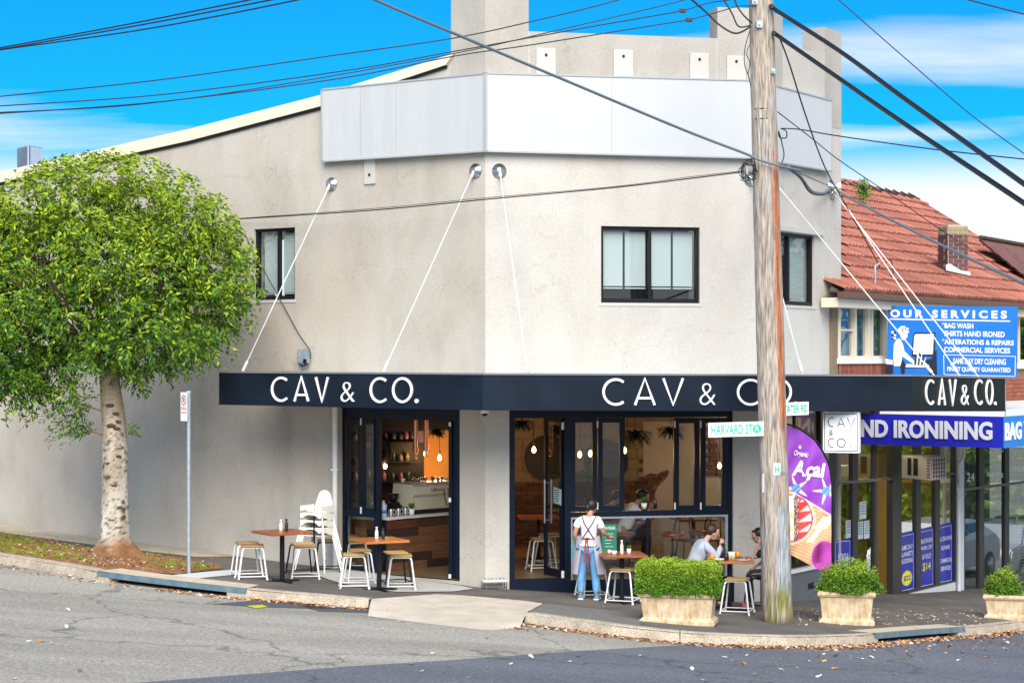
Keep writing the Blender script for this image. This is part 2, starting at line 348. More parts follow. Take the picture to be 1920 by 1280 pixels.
# ------------------------------------------------------------------ mesh builder
class MB:
    def __init__(s, M=None): s.v = []; s.f = []; s.mi = []; s.sm = []; s.M = M; s.cur = 0
    def add(s, vs, fs, M=None, smooth=False, mi=None):
        o = len(s.v); MM = M if M is not None else s.M
        for p in vs:
            p = Vector(p)
            s.v.append(tuple(MM @ p) if MM is not None else tuple(p))
        for f in fs:
            s.f.append(tuple(i + o for i in f)); s.mi.append(s.cur if mi is None else mi); s.sm.append(smooth)
        return s
    def box(s, a, b, M=None, mi=None, R=None, taper=None):
        x0, y0, z0 = a; x1, y1, z1 = b
        vs = [(x0, y0, z0), (x1, y0, z0), (x1, y1, z0), (x0, y1, z0), (x0, y0, z1), (x1, y0, z1), (x1, y1, z1), (x0, y1, z1)]
        if R is not None:
            c = Vector(((x0 + x1) / 2, (y0 + y1) / 2, (z0 + z1) / 2)); vs = [c + R @ (Vector(p) - c) for p in vs]
        return s.add(vs, [(0, 3, 2, 1), (4, 5, 6, 7), (0, 1, 5, 4), (1, 2, 6, 5), (2, 3, 7, 6), (3, 0, 4, 7)], M, False, mi)
    def bbox(s, a, b, r=.01, M=None, mi=None):
        "box with chamfered edges"
        x0, y0, z0 = a; x1, y1, z1 = b
        bm = bmesh.new(); bmesh.ops.create_cube(bm, size=1)
        for v in bm.verts:
            v.co = Vector(((x0 + x1) / 2 + v.co.x * (x1 - x0), (y0 + y1) / 2 + v.co.y * (y1 - y0), (z0 + z1) / 2 + v.co.z * (z1 - z0)))
        bmesh.ops.bevel(bm, geom=bm.edges[:], offset=min(r, abs(x1 - x0) * .45, abs(y1 - y0) * .45, abs(z1 - z0) * .45), segments=2, affect='EDGES')
        s.addbm(bm, M, False, mi); return s
    def addbm(s, bm, M=None, smooth=False, mi=None):
        bm.verts.index_update()
        s.add([v.co.copy() for v in bm.verts], [[v.index for v in f.verts] for f in bm.faces], M, smooth, mi); bm.free(); return s
    def tube(s, pts, r, seg=8, M=None, cap=True, mi=None, smooth=True):
        pts = [Vector(p) for p in pts]; n = len(pts)
        rs = r if isinstance(r, (list, tuple)) else [r] * n
        vs = []; fs = []; prev = None
        for i, p in enumerate(pts):
            t = (pts[min(i + 1, n - 1)] - pts[max(i - 1, 0)])
            t = t.normalized() if t.length > 1e-9 else Vector((0, 0, 1))
            if prev is None:
                a = Vector((0, 0, 1)) if abs(t.z) < .9 else Vector((1, 0, 0))
                x = t.cross(a).normalized()
            else:
                x = (prev - t * prev.dot(t)); x = x.normalized() if x.length > 1e-6 else t.orthogonal().normalized()
            prev = x; y = t.cross(x)
            for k in range(seg):
                an = 2 * PI * k / seg; vs.append(p + (x * math.cos(an) + y * math.sin(an)) * rs[i])
        for i in range(n - 1):
            for k in range(seg):
                k2 = (k + 1) % seg; fs.append((i * seg + k, i * seg + k2, (i + 1) * seg + k2, (i + 1) * seg + k))
        s.add(vs, fs, M, smooth, mi)
        if cap:
            o = vs[:seg]; s.add(o, [tuple(range(seg))[::-1]], M, False, mi)
            o = vs[-seg:]; s.add(o, [tuple(range(seg))], M, False, mi)
        return s
    def lathe(s, prof, c=(0, 0, 0), seg=20, M=None, mi=None, smooth=True):
        vs = []; fs = []; n = len(prof); c = Vector(c)
        for (r, z) in prof:
            for k in range(seg):
                a = 2 * PI * k / seg; vs.append(c + Vector((r * math.cos(a), r * math.sin(a), z)))
        for i in range(n - 1):
            for k in range(seg):
                k2 = (k + 1) % seg; fs.append((i * seg + k, i * seg + k2, (i + 1) * seg + k2, (i + 1) * seg + k))
        fs.append(tuple(range(seg))[::-1]); fs.append(tuple((n - 1) * seg + k for k in range(seg)))
        return s.add(vs, fs, M, smooth, mi)
    def poly(s, pts, M=None, mi=None):
        return s.add(pts, [tuple(range(len(pts)))], M, False, mi)
    def prism(s, pts, d, M=None, mi=None):
        "pts: 3-D outline, d: extrusion vector"
        n = len(pts); d = Vector(d); vs = [Vector(p) for p in pts] + [Vector(p) + d for p in pts]
        fs = [tuple(range(n))[::-1], tuple(range(n, 2 * n))] + [(i, (i + 1) % n, n + (i + 1) % n, n + i) for i in range(n)]
        return s.add(vs, fs, M, False, mi)
    def sphere(s, c, r, seg=12, rings=8, M=None, mi=None, sc=(1, 1, 1)):
        prof = []
        vs = []; fs = []
        for i in range(rings + 1):
            th = PI * i / rings
            for k in range(seg):
                a = 2 * PI * k / seg
                vs.append(Vector(c) + Vector((math.sin(th) * math.cos(a) * r * sc[0], math.sin(th) * math.sin(a) * r * sc[1], math.cos(th) * r * sc[2])))
        for i in range(rings):
            for k in range(seg):
                k2 = (k + 1) % seg; fs.append((i * seg + k, (i + 1) * seg + k, (i + 1) * seg + k2, i * seg + k2))
        return s.add(vs, fs, M, True, mi)
    def mesh(s, name, mats):
        me = bpy.data.meshes.new(name); me.from_pydata(s.v, [], s.f)
        if not isinstance(mats, (list, tuple)): mats = [mats]
        for m in mats: me.materials.append(M_[m] if isinstance(m, str) else m)
        me.polygons.foreach_set('material_index', s.mi); me.polygons.foreach_set('use_smooth', s.sm)
        me.update(); return me
    def build(s, name, mats, parent=None, label=None, kind=None, cat=None, group=None):
        me = s.mesh(name, mats); o = bpy.data.objects.new(name, me); COL.objects.link(o)
        attach(o, parent); tag(o, label, cat, group, kind); return o

def wm(o):
    m = Matrix.LocRotScale(o.location, o.rotation_euler, o.scale)
    if o.parent: return wm(o.parent) @ o.matrix_parent_inverse @ m
    return m
LOCAL = set()
def attach(o, parent):
    if parent is None: return
    o.parent = parent
    root = parent
    while root.parent: root = root.parent
    if root.name in LOCAL: return            # prototype: meshes in local coordinates
    o.matrix_parent_inverse = wm(parent).inverted()
def tag(o, label=None, cat=None, group=None, kind=None):
    if label: o['label'] = label
    if cat: o['category'] = cat
    if group: o['group'] = group
    if kind: o['kind'] = kind
    return o
def thing(name, label, cat, loc=(0, 0, 0), rz=0, group=None, local=False):
    o = bpy.data.objects.new(name, None); COL.objects.link(o)
    o.location = loc; o.rotation_euler = (0, 0, rz); o.empty_display_size = .1
    tag(o, label, cat, group)
    if local: LOCAL.add(o.name)
    return o
def dup(root, loc, rz=0, label=None, group=None, sc=None):
    "copy of a thing with copies of its parts and sub-parts"
    def cp(o, par):
        c = o.copy(); COL.objects.link(c)
        if par: c.parent = par
        for ch in list(o.children): cp(ch, c)
        return c
    r = cp(root, None); LOCAL.add(r.name)
    r.location = loc; r.rotation_euler = (0, 0, rz)
    if sc: r.scale = (sc, sc, sc)
    if label: r['label'] = label
    if group: r['group'] = group
    return r
def piece(name, me, parent, loc, rz=0, rot=None, sc=None, label=None):
    o = bpy.data.objects.new(name, me); COL.objects.link(o)
    o.location = loc; o.rotation_euler = rot if rot else (0, 0, rz)
    if sc: o.scale = sc
    attach(o, parent)
    if label: o['label'] = label
    return o

def text_geo(s, bold=0.0):
    cu = bpy.data.curves.new('t', 'FONT'); cu.body = s; cu.offset = bold; cu.resolution_u = 3
    ob = bpy.data.objects.new('t', cu); COL.objects.link(ob)
    dg = bpy.context.evaluated_depsgraph_get(); me = bpy.data.meshes.new_from_object(ob.evaluated_get(dg))
    vs = [v.co.copy() for v in me.vertices]; fs = [tuple(p.vertices) for p in me.polygons]
    bpy.data.objects.remove(ob); bpy.data.curves.remove(cu); bpy.data.meshes.remove(me)
    return vs, fs
def text_on(mb, s, p00, p10, p01, bold=0.0, depth=0.0, nrm=None, slant=0):
    "lay the text into the parallelogram: p00 lower left, p10 lower right, p01 upper left (world)"
    vs, fs = text_geo(s, bold)
    x0 = min(v.x for v in vs); x1 = max(v.x for v in vs); y0 = min(v.y for v in vs); y1 = max(v.y for v in vs)
    ex, ey = (Vector(p10) - Vector(p00)), (Vector(p01) - Vector(p00))
    W = [Vector(p00) + ex * ((v.x - x0) / (x1 - x0) + slant * (v.y - y0) / (y1 - y0)) + ey * ((v.y - y0) / (y1 - y0)) for v in vs]
    mb.add(W, fs)
    if depth and nrm is not None:
        o = [w + nrm * depth for w in W]; mb.add(o, fs)
        # side walls
        from collections import Counter
        c = Counter()
        for f in fs:
            for i in range(len(f)):
                a, b = f[i], f[(i + 1) % len(f)]; c[(min(a, b), max(a, b))] += 1
        n = len(W); ed = [e for e, k in c.items() if k == 1]
        mb.add(W + o, [(a, b, b + n, a + n) for a, b in ed])
def stroke(mb, pts, w, nrm, depth, closed=False):
    "flat ribbon of width w along pts, raised by depth along nrm (world)"
    pts = [Vector(p) for p in pts]; n = len(pts); A = []; B = []
    for i, p in enumerate(pts):
        a = pts[(i - 1) % n] if (closed or i > 0) else p; b = pts[(i + 1) % n] if (closed or i < n - 1) else p
        t = (b - a).normalized(); s = t.cross(nrm).normalized() * (w / 2); A.append(p + s); B.append(p - s)
    vs = A + B + [q + nrm * depth for q in A] + [q + nrm * depth for q in B]
    fs = []
    for i in range(n if closed else n - 1):
        j = (i + 1) % n
        fs += [(2 * n + i, 2 * n + j, 3 * n + j, 3 * n + i), (i, j, 2 * n + j, 2 * n + i), (n + i, 3 * n + i, 3 * n + j, n + j)]
    if not closed: fs += [(0, 2 * n, 3 * n, n), (n - 1, 2 * n - 1, 4 * n - 1, 3 * n - 1)]
    mb.add(vs, fs)
# ------------------------------------------------------------------ ground, roads, kerb
KERB_L = [(0, 1040), (140, 1062), (190, 1072), (300, 1086), (470, 1105), (600, 1116), (692, 1124)]
KERB_R = [(985, 1150), (1080, 1163), (1200, 1178), (1320, 1188), (1480, 1193), (1600, 1191), (1640, 1188), (1740, 1180), (1860, 1172), (1920, 1164)]
def smooth(pts, k=6):
    out = []
    for i in range(len(pts) - 1):
        p0 = pts[max(i - 1, 0)]; p1 = pts[i]; p2 = pts[i + 1]; p3 = pts[min(i + 2, len(pts) - 1)]
        for j in range(k):
            t = j / k
            out.append(.5 * ((2 * p1) + (p2 - p0) * t + (2 * p0 - 5 * p1 + 4 * p2 - p3) * t * t + (3 * p1 - p0 - 3 * p2 + p3) * t ** 3))
    out.append(pts[-1]); return out
KL = [GP(*p) for p in KERB_L]; KR = [GP(*p) for p in KERB_R]
KL.insert(0, KL[0] + (KL[0] - KL[1]).normalized() * 9)
KR.append(KR[-1] + Vector((WR.d.x, WR.d.y, 0)) * 16)
for L_ in (KL, KR):
    for p in L_: p.z = 0
KL = smooth(KL); KR = smooth(KR)
RAMP_IN = [GP(697, 1123), GP(833, 1113), GP(1022, 1130), GP(990, 1147)]

def sheet(name, pts, dz, m, kind='structure', parent=None, **k):
    mb = MB(); mb.poly([(p.x, p.y, G(p.x, p.y) + dz) for p in pts])
    return mb.build(name, m, parent, kind=kind, **k)
# road sheet: reaches the horizon; level beyond the streets
def grid_ground():
    xs = [-900, -300, -100, -50, -28] + [x for x in range(-24, 34, 2)] + [34, 60, 120, 320, 900]
    ys = [-900, -300, -100, -40, -14] + [y for y in range(-12, 62, 2)] + [62, 90, 160, 400, 1200]
    mb = MB(); nx = len(xs)
    mb.add([(x, y, G(x, y) - .13) for y in ys for x in xs],
           [(j * nx + i, j * nx + i + 1, (j + 1) * nx + i + 1, (j + 1) * nx + i) for j in range(len(ys) - 1) for i in range(nx - 1)])
    mb.build('side_road', 'road', kind='structure')
grid_ground()
def gp2(px, py): return GP(px, py, -.13)
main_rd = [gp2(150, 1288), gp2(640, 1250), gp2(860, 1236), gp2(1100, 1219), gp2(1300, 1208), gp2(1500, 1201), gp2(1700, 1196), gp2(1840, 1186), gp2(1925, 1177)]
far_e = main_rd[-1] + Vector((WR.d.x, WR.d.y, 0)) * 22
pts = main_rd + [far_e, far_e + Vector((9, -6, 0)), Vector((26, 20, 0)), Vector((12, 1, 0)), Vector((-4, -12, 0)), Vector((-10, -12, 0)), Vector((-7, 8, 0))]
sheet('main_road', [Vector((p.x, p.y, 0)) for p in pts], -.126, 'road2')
# repair patches in the old surface
for q in ([(395, 1132), (470, 1126), (560, 1133), (650, 1142), (560, 1140), (470, 1137)], [(560, 1136), (640, 1133), (720, 1150), (600, 1146)]):
    sheet('road_patch', [gp2(*p) for p in q], -.126, mat('patch_asphalt', (.075, .085, .09), .85, spk=.3, spks=90))
ym = mat('yellow_marking', (.62, .60, .02), .7, var=.3, vs=20)
sheet('painted_mark', [gp2(*p) for p in [(462, 1136), (492, 1134), (502, 1138), (480, 1141)]], -.121, ym)
# footpath
inner = [C0 + WL.d * 24 - WL.n * .4, C0 + WL.d * 24 - WL.n * 6, C1 - WR.n * 10, C1 + WR.d * 30 - WR.n * 6, C1 + WR.d * 30]
edge = KL + RAMP_IN + KR
body = edge + [C1 + WR.d * 24, C1 + WR.d * 24 - WR.n * 1, C1 - WR.n * 1.0, C0 - WM.n * 1.0, C0 + WL.d * 22 - WL.n * 1.0]
sheet('footpath', [Vector((p.x, p.y, 0)) for p in body], 0, 'tarpath')
sheet('footpath_patch', [GP(*p) for p in [(1022, 1131), (1200, 1150), (1200, 1176), (1092, 1163), (992, 1147)]], .004, 'tarpath2')
# concrete walk on the left, slab by slab
cl = [(-60, 978), (0, 986), (190, 1004), (330, 1023), (452, 1040)]; cf = [(-60, 990), (0, 1003), (190, 1032), (322, 1047), (432, 1059)]
walk = MB(); mslab = []
wroot = thing('concrete_walk', 'pale concrete slab path running along the foot of the long side wall', 'path', tuple(GP(200, 1020)))
wroot['kind'] = 'structure'; del wroot['category']; del wroot['label']
wu = [GP(*p) for p in cf]
p0 = C0 + WL.d * 5.6
for i in range(9):
    ua = 5.25 + i * 1.55; ub = ua + 1.535
    def fr(u):
        # width of the walk at u measured from the wall
        base = C0 + WL.d * u
        return 1.20 if u > 6.0 else .95
    a = C0 + WL.d * ua + WL.n * .003; b = C0 + WL.d * ub + WL.n * .003
    q = [a, b, C0 + WL.d * ub + WL.n * fr(ub), C0 + WL.d * ua + WL.n * fr(ua)]
    mb = MB(); tilt = rnd.uniform(-.006, .006)
    top = [(p.x, p.y, G(p.x, p.y) + .022 + tilt) for p in q]
    mb.prism(top, (0, 0, -.06)); mb.build('slab', 'conc', wroot)
# soil verge with relief
def verge():
    out = [(-60, 992), (0, 1004), (187, 1033), (322, 1048), (418, 1066), (330, 1077), (190, 1068), (140, 1058), (0, 1036), (-60, 1028)]
    P2 = [GP(*p) for p in out]
    bm = bmesh.new(); f = bm.faces.new([bm.verts.new((p.x, p.y, 0)) for p in P2])
    bmesh.ops.triangulate(bm, faces=bm.faces[:])
    for _ in range(5):
        long = [e for e in bm.edges if e.calc_length() > .12]
        if not long: break
        bmesh.ops.subdivide_edges(bm, edges=long, cuts=1, use_grid_fill=False)
        bmesh.ops.triangulate(bm, faces=bm.faces[:])
    t = GP(218, 1048)
    for v in bm.verts:
        d = math.hypot(v.co.x - t.x, v.co.y - t.y)
        h = .012 if v.is_boundary else .045 + .03 * math.sin(v.co.x * 9) * math.cos(v.co.y * 11) + rnd.uniform(-.015, .015) + .03 * math.exp(-d * d / .5)
        v.co.z = G(v.co.x, v.co.y) + h
    mb = MB(); mb.addbm(bm); mb.build('verge', mat('verge_soil', (.17, .060, .022), .95, col2=(.26, .15, .06), vs=5, bump=.8, bs=40, spk=.4, spks=60), kind='structure')
    return P2
VERGE = verge()
# white strip and apron
sheet('edge_strip', [GP(*p) for p in [(322, 1078), (385, 1072), (432, 1068), (452, 1073), (440, 1077), (372, 1084)]], .006, 'whitewall')
sheet('door_apron', [GP(*p) for p in [(590, 1078), (560, 1074), (640, 1066), (712, 1076), (862, 1098), (888, 1104), (850, 1109), (742, 1110), (640, 1094)]], .010, 'apron')
# ramp: falls to the gutter
def ramp():
    RI = RAMP_IN
    RO = [GP(690, 1136, -.0), GP(800, 1150, 0), GP(912, 1163, 0), GP(975, 1158, 0)]
    mb = MB(); n = 10
    def samp(L_, t):
        t *= len(L_) - 1; i = min(int(t), len(L_) - 2); return L_[i].lerp(L_[i + 1], t - i)
    vs = []
    for j in range(6):
        for i in range(n + 1):
            a = samp([RI[0], RI[1], RI[2], RI[3]], i / n); b = samp(RO, i / n); s = j / 5
            p = a.lerp(b, s); vs.append((p.x, p.y, G(p.x, p.y) + .008 - .135 * s ** 1.5))
    fs = [(j * (n + 1) + i, j * (n + 1) + i + 1, (j + 1) * (n + 1) + i + 1, (j + 1) * (n + 1) + i) for j in range(5) for i in range(n)]
    mb.add(vs, fs, smooth=True)
    mb.build('kerb_ramp', 'ramp', kind='structure')
ramp()
# kerb stones: individual lengths
def kerb_run(path, gaps, par):
    cum = [0]
    for a, b in zip(path, path[1:]): cum.append(cum[-1] + (b - a).length)
    def at(s):
        s = max(0, min(s, cum[-1]))
        for i in range(len(path) - 1):
            if cum[i + 1] >= s: return path[i].lerp(path[i + 1], (s - cum[i]) / max(cum[i + 1] - cum[i], 1e-6)), (path[i + 1] - path[i]).normalized()
        return path[-1], (path[-1] - path[-2]).normalized()
    s = 0
    while s < cum[-1]:
        L_ = 2.3; e = min(s + L_, cum[-1])
        for g0, g1 in gaps:
            if s < g0 < e: e = g0
            if g0 <= s < g1: e = g1
        ingap = any(g0 <= s < g1 for g0, g1 in gaps)
        if not ingap and e - s > .05:
            mb = MB(); n = max(2, int((e - s) / .3)); rows = []
            for i in range(n + 1):
                p, t = at(s + .006 + (e - s - .012) * i / n); nr = Vector((-t.y, t.x, 0))   # inward (left of travel)
                z = G(p.x, p.y); w = rnd.uniform(-.006, .006)
                prof = [(-.19, -.02), (-.19, .006), (-.03 + w, .012), (-.005 + w, -.005), (.02 + w, -.09), (.035 + w, -.16), (-.19, -.16)]
                rows.append([(p.x - nr.x * a, p.y - nr.y * a, z + b) for a, b in prof])
            vs = [q for r in rows for q in r]; m = 7
            fs = [(i * m + k, i * m + (k + 1) % m, (i + 1) * m + (k + 1) % m, (i + 1) * m + k) for i in range(n) for k in range(m)]
            fs += [tuple(range(m)), tuple(n * m + k for k in range(m))[::-1]]
            mb.add(vs, fs); mb.build('kerb_stone', 'kerb', par)
        s = e
    return at, cum
kroot = bpy.data.objects.new('kerb', None); COL.objects.link(kroot); kroot['kind'] = 'structure'
def along(path, p):
    best = (1e9, 0); s = 0
    for a, b in zip(path, path[1:]):
        L_ = (b - a).length; t = max(0, min(1, (p - a).dot(b - a) / max(L_ * L_, 1e-9))); q = a.lerp(b, t)
        d = (q - p).length
        if d < best[0]: best = (d, s + t * L_)
        s += L_
    return best[1]
def flat(p): return Vector((p.x, p.y, 0))
gL = (along(KL, flat(GP(187, 1071))), along(KL, flat(GP(462, 1104))))
gR = (along(KR, flat(GP(1640, 1188))), along(KR, flat(GP(1812, 1176))))
atL, cumL = kerb_run(KL, [gL], kroot); atR, cumR = kerb_run(KR, [gR], kroot)
def inlet(at, g, label, vac0, vac1):
    a, t = at((g[0] + g[1]) / 2); root = thing('drain_inlet', label, 'drain', (a.x, a.y, G(a.x, a.y)))
    lid = MB(); steel = MB(); pit = MB(); n = 10
    L0, L1 = [], []
    for i in range(n + 1):
        p, t = at(g[0] + (g[1] - g[0]) * i / n); nr = Vector((-t.y, t.x, 0)); z = G(p.x, p.y); L0.append((p, nr, z))
    for i in range(n):
        (p, nr, z), (q, nq, zq) = L0[i], L0[i + 1]
        def cs(p, nr, a, z): return (p.x - nr.x * a, p.y - nr.y * a, z)
        lid.add([cs(p, nr, .0, z + .014), cs(q, nq, .0, zq + .014), cs(q, nq, -.42, zq + .014), cs(p, nr, -.42, z + .014),
                 cs(p, nr, .0, z - .02), cs(q, nq, .0, zq - .02), cs(q, nq, -.42, zq - .02), cs(p, nr, -.42, z - .02)],
                [(0, 1, 2, 3), (0, 4, 5, 1), (4, 7, 6, 5)])
        steel.add([cs(p, nr, .004, z + .016), cs(q, nq, .004, zq + .016), cs(q, nq, .004, zq - .068), cs(p, nr, .004, z - .068),
                   cs(p, nr, -.012, z + .016), cs(q, nq, -.012, zq + .016), cs(q, nq, -.012, zq - .068), cs(p, nr, -.012, z - .068)],
                  [(0, 1, 2, 3), (3, 2, 6, 7), (0, 4, 5, 1)])
        pit.add([cs(p, nr, -.30, z - .0), cs(q, nq, -.30, zq - .0), cs(q, nq, -.30, zq - .30), cs(p, nr, -.30, z - .30)], [(0, 1, 2, 3)])
    lid.build('concrete_lid', 'conc', root); steel.build('steel_lintel', mat('lintel_steel', (.10, .17, .22), .5, .3, col2=(.19, .26, .30), vs=6), root)
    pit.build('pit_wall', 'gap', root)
    for sgn, (p, nr, z), t_ in ((1, L0[0], 0), (-1, L0[-1], 1)):
        w = vac0 if sgn == 1 else vac1
        q, tq = at(g[t_] + sgn * w)
        m = MB(); m.prism([(p.x - nr.x * -.2, p.y + nr.y * .2, z - .16), (p.x, p.y, z - .16), (q.x, q.y, G(q.x, q.y) - .16), (q.x + nr.x * .2, q.y + nr.y * .2, z - .16)], (0, 0, .095))
        m.build('end_block', 'kerb', root)
    return root
inlet(atL, gL, 'kerb drain with blue-grey steel lintel in front of the street tree', .22, .30)
inlet(atR, gR, 'kerb drain with blue-grey steel lintel in front of the laundry shop window', .1, .2)

# ------------------------------------------------------------------ the cafe building
cafe = thing('cafe_building', 'two storey beige rendered corner cafe with stepped parapet', 'building', tuple(C0))
def wall_holes(mb, W, u0, u1, z0, z1, holes, t, n0=0.0):
    us = sorted({u0, u1, *[h[0] for h in holes], *[h[1] for h in holes]}); zs = sorted({z0, z1, *[h[2] for h in holes], *[h[3] for h in holes]})
    us = [u for u in us if u0 <= u <= u1]; zs = [z for z in zs if z0 <= z <= z1]
    for a, b in zip(us, us[1:]):
        for c, d in zip(zs, zs[1:]):
            cu, cz = (a + b) / 2, (c + d) / 2
            if any(h[0] < cu < h[1] and h[2] < cz < h[3] for h in holes): continue
            mb.poly([W.pt(a, c, n0), W.pt(b, c, n0), W.pt(b, d, n0), W.pt(a, d, n0)])
            mb.poly([W.pt(a, c, n0 - t), W.pt(b, c, n0 - t), W.pt(b, d, n0 - t), W.pt(a, d, n0 - t)])
    for h in holes:
        a, b, c, d = h
        for (p, q) in (((a, c), (b, c)), ((b, c), (b, d)), ((b, d), (a, d)), ((a, d), (a, c))):
            mb.poly([W.pt(p[0], p[1], n0), W.pt(q[0], q[1], n0), W.pt(q[0], q[1], n0 - t), W.pt(p[0], p[1], n0 - t)])
    for (p, q) in (((u0, z0), (u1, z0)), ((u1, z0), (u1, z1)), ((u1, z1), (u0, z1)), ((u0, z1), (u0, z0))):
        mb.poly([W.pt(p[0], p[1], n0), W.pt(q[0], q[1], n0), W.pt(q[0], q[1], n0 - t), W.pt(p[0], p[1], n0 - t)])
def rect(W, pl, pt, pr, pb, off=0.0):
    "pixel rectangle -> (u0,u1,z0,z1) on the wall"
    ua, ub = W.u(pl, off), W.u(pr, off); pm = (pl + pr) / 2
    z0, z1 = W.z(pm, pb, off), W.z(pm, pt, off); return (min(ua, ub), max(ua, ub), z0, z1)
FZ = .09   # cafe floor
hWL = rect(WL, 476, 428, 553, 562); hDL = list(rect(WL, 636, 770, 862, 1090)); hDL[2] = FZ - .02; hDL[3] = 2.80
hWM = rect(WM, 1127, 425, 1312, 568); hDM = list(rect(WM, 955, 770, 1375, 1100)); hDM[2] = FZ - .02; hDM[3] = 2.80
hWR = rect(WR, 1440, 437, 1528, 572); hDR = list(rect(WR, 1450, 770, 1546, 1064)); hDR[3] = 2.80
ZT = 6.6
ZPM = WM.z(1170, 66)          # main parapet coping height
mb = MB(); wall_holes(mb, WL, 0, 14.5, -1.6, ZT, [tuple(hWL), tuple(hDL)], .26)
roofpx = [(850, 108), (602, 186), (350, 254), (0, 332)]
rp = [WL.uz(*p) for p in roofpx]; rp.append((14.5, rp[-1][1] + (rp[-1][1] - rp[-2][1]) / (rp[-1][0] - rp[-2][0]) * (14.5 - rp[-1][0])))
top = [(0, ZT), (0, rp[0][1] + .2), (rp[0][0], rp[0][1])] + rp[1:] + [(14.5, ZT)]
mb.prism([WL.pt(u, z) for u, z in top], -WL.n * .26)
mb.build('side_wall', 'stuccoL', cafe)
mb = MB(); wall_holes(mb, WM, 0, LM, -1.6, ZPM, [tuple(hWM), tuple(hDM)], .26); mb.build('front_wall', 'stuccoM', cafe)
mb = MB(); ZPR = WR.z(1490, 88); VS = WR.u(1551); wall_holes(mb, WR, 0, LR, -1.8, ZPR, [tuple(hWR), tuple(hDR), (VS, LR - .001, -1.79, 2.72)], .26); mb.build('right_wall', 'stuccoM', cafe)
# party wall, rear, roof deck
mb = MB()
pr = C1 + WR.d * (VS + .12)
back = pr - WM.n * 6.4; PE = back
pr2 = C1 + WR.d * LR; bk2 = pr2 - WR.n * 12
mb.prism([Vector((p.x, p.y, -1.8)) for p in (pr - WR.n * .02, pr - WR.d * .12 - WR.n * .02, back - WR.d * .12, back)], (0, 0, 4.7)); mb.prism([Vector((p.x, p.y, 2.95)) for p in (pr2 - WR.n * .26, pr2 - WR.d * .25 - WR.n * .26, bk2 - WR.d * .25, bk2)], (0, 0, 4.1)); mb.build('party_wall', 'ccplaster', cafe)
lf = C0 + WL.d * 14.4 - WL.n * .3
mb = MB()
def rz(u):
    for a, b in zip(rp, rp[1:]):
        if a[0] <= u <= b[0]: return a[1] + (b[1] - a[1]) * (u - a[0]) / (b[0] - a[0])
    return rp[0][1]
q0 = WL.pt(.8, rz(.8) - .25, -.26); q1 = WL.pt(14.4, rp[-1][1] - .25, -.26)
mb.add([q0, q1, q1 - WL.n * 11, q0 - WL.n * 11], [(0, 1, 2, 3)]); mb.build('roof_deck', 'galv', cafe)
mb = MB(); e = WL.pt(14.5, 0, -.26); mb.prism([e + Vector((0, 0, -1.6)), e - WL.n * 11 + Vector((0, 0, -1.6)), e - WL.n * 11 + WL.d * .2 + Vector((0, 0, -1.6)), e + WL.d * .2 + Vector((0, 0, -1.6))], (0, 0, 8.1)); mb.build('rear_wall', 'stuccoL', cafe)
# barge capping along the sloping top of the side wall
mb = MB(); topc = [(850, 101), (602, 178), (350, 243), (0, 322)]; botc = [(835, 122), (602, 199), (350, 265), (0, 342)]
tz = [WL.uz(*p, .06) for p in topc]; bz = [WL.uz(*p, .06) for p in botc]
for L_ in (tz, bz):
    k = (L_[-1][1] - L_[-2][1]) / (L_[-1][0] - L_[-2][0]); L_.append((14.6, L_[-1][1] + k * (14.6 - L_[-1][0])))
for i in range(len(tz) - 1):
    g = .003 if i else 0
    a, b, c, d = tz[i], tz[i + 1], bz[i + 1], bz[i]
    m = MB(); m.prism([WL.pt(a[0] + g, a[1], .06), WL.pt(b[0] - g, b[1], .06), WL.pt(c[0] - g, c[1], .06), WL.pt(d[0] + g, d[1], .06)], -WL.n * .40)
    m.build('barge_cap', 'cream', cafe)
    m = MB(); m.prism([WL.pt(d[0] + g, d[1], .035), WL.pt(c[0] - g, c[1], .035), WL.pt(c[0] - g, c[1] - .045, .035), WL.pt(d[0] + g, d[1] - .045, .035)], -WL.n * .03)
    m.build('drip_edge', 'black', cafe)
# parapet piers (real depth, stepped above the coping)
def pier(W, pl, pr_, pt, zb, t=.40, proud=.004):
    u0, u1 = sorted((W.u(pl), W.u(pr_))); zt = W.z((pl + pr_) / 2, pt)
    m = MB(); m.prism([W.pt(u0, zb, proud), W.pt(u1, zb, proud), W.pt(u1, zt, proud), W.pt(u0, zt, proud)], -W.n * t); return m, u0, u1, zt
ZC = WM.z(935, -6)
def corner_pier(Wa, ua, Wb, ub, corner, zb, zt, t, name='parapet_pier'):
    a = Wa.pt(ua, zb, .004); b = Wb.pt(ub, zb, .004)
    na, nb = Wa.n, Wb.n; k = 1 + na.dot(nb); off = lambda s: corner + (na + nb) * (s / k)
    c = off(.004); ci = off(-t)
    pts = [a, Vector((c.x, c.y, zb)), b, b - nb * t, Vector((ci.x, ci.y, zb)), a - na * t]
    m = MB(); m.prism(pts, (0, 0, zt - zb)); return m.build(name, 'stuccoP', cafe)
corner_pier(WL, WL.u(846), WM, WM.u(991), C0, 7.2, WM.z(950, -6), .42)
corner_pier(WM, WM.u(1345), WR, WR.u(1467), C1, ZPM - 1.0, WM.z(1380, 15), .40)
ue = WR.u(1546); m = MB()
zt3 = WR.z(1560, 56)
m.prism([WR.pt(ue, ZPR - 1.2, .004), WR.pt(LR, ZPR - 1.2, .004), WR.pt(LR, zt3, .004), WR.pt(ue, zt3, .004)], -WR.n * .42); m.build('parapet_pier', 'stuccoP', cafe)
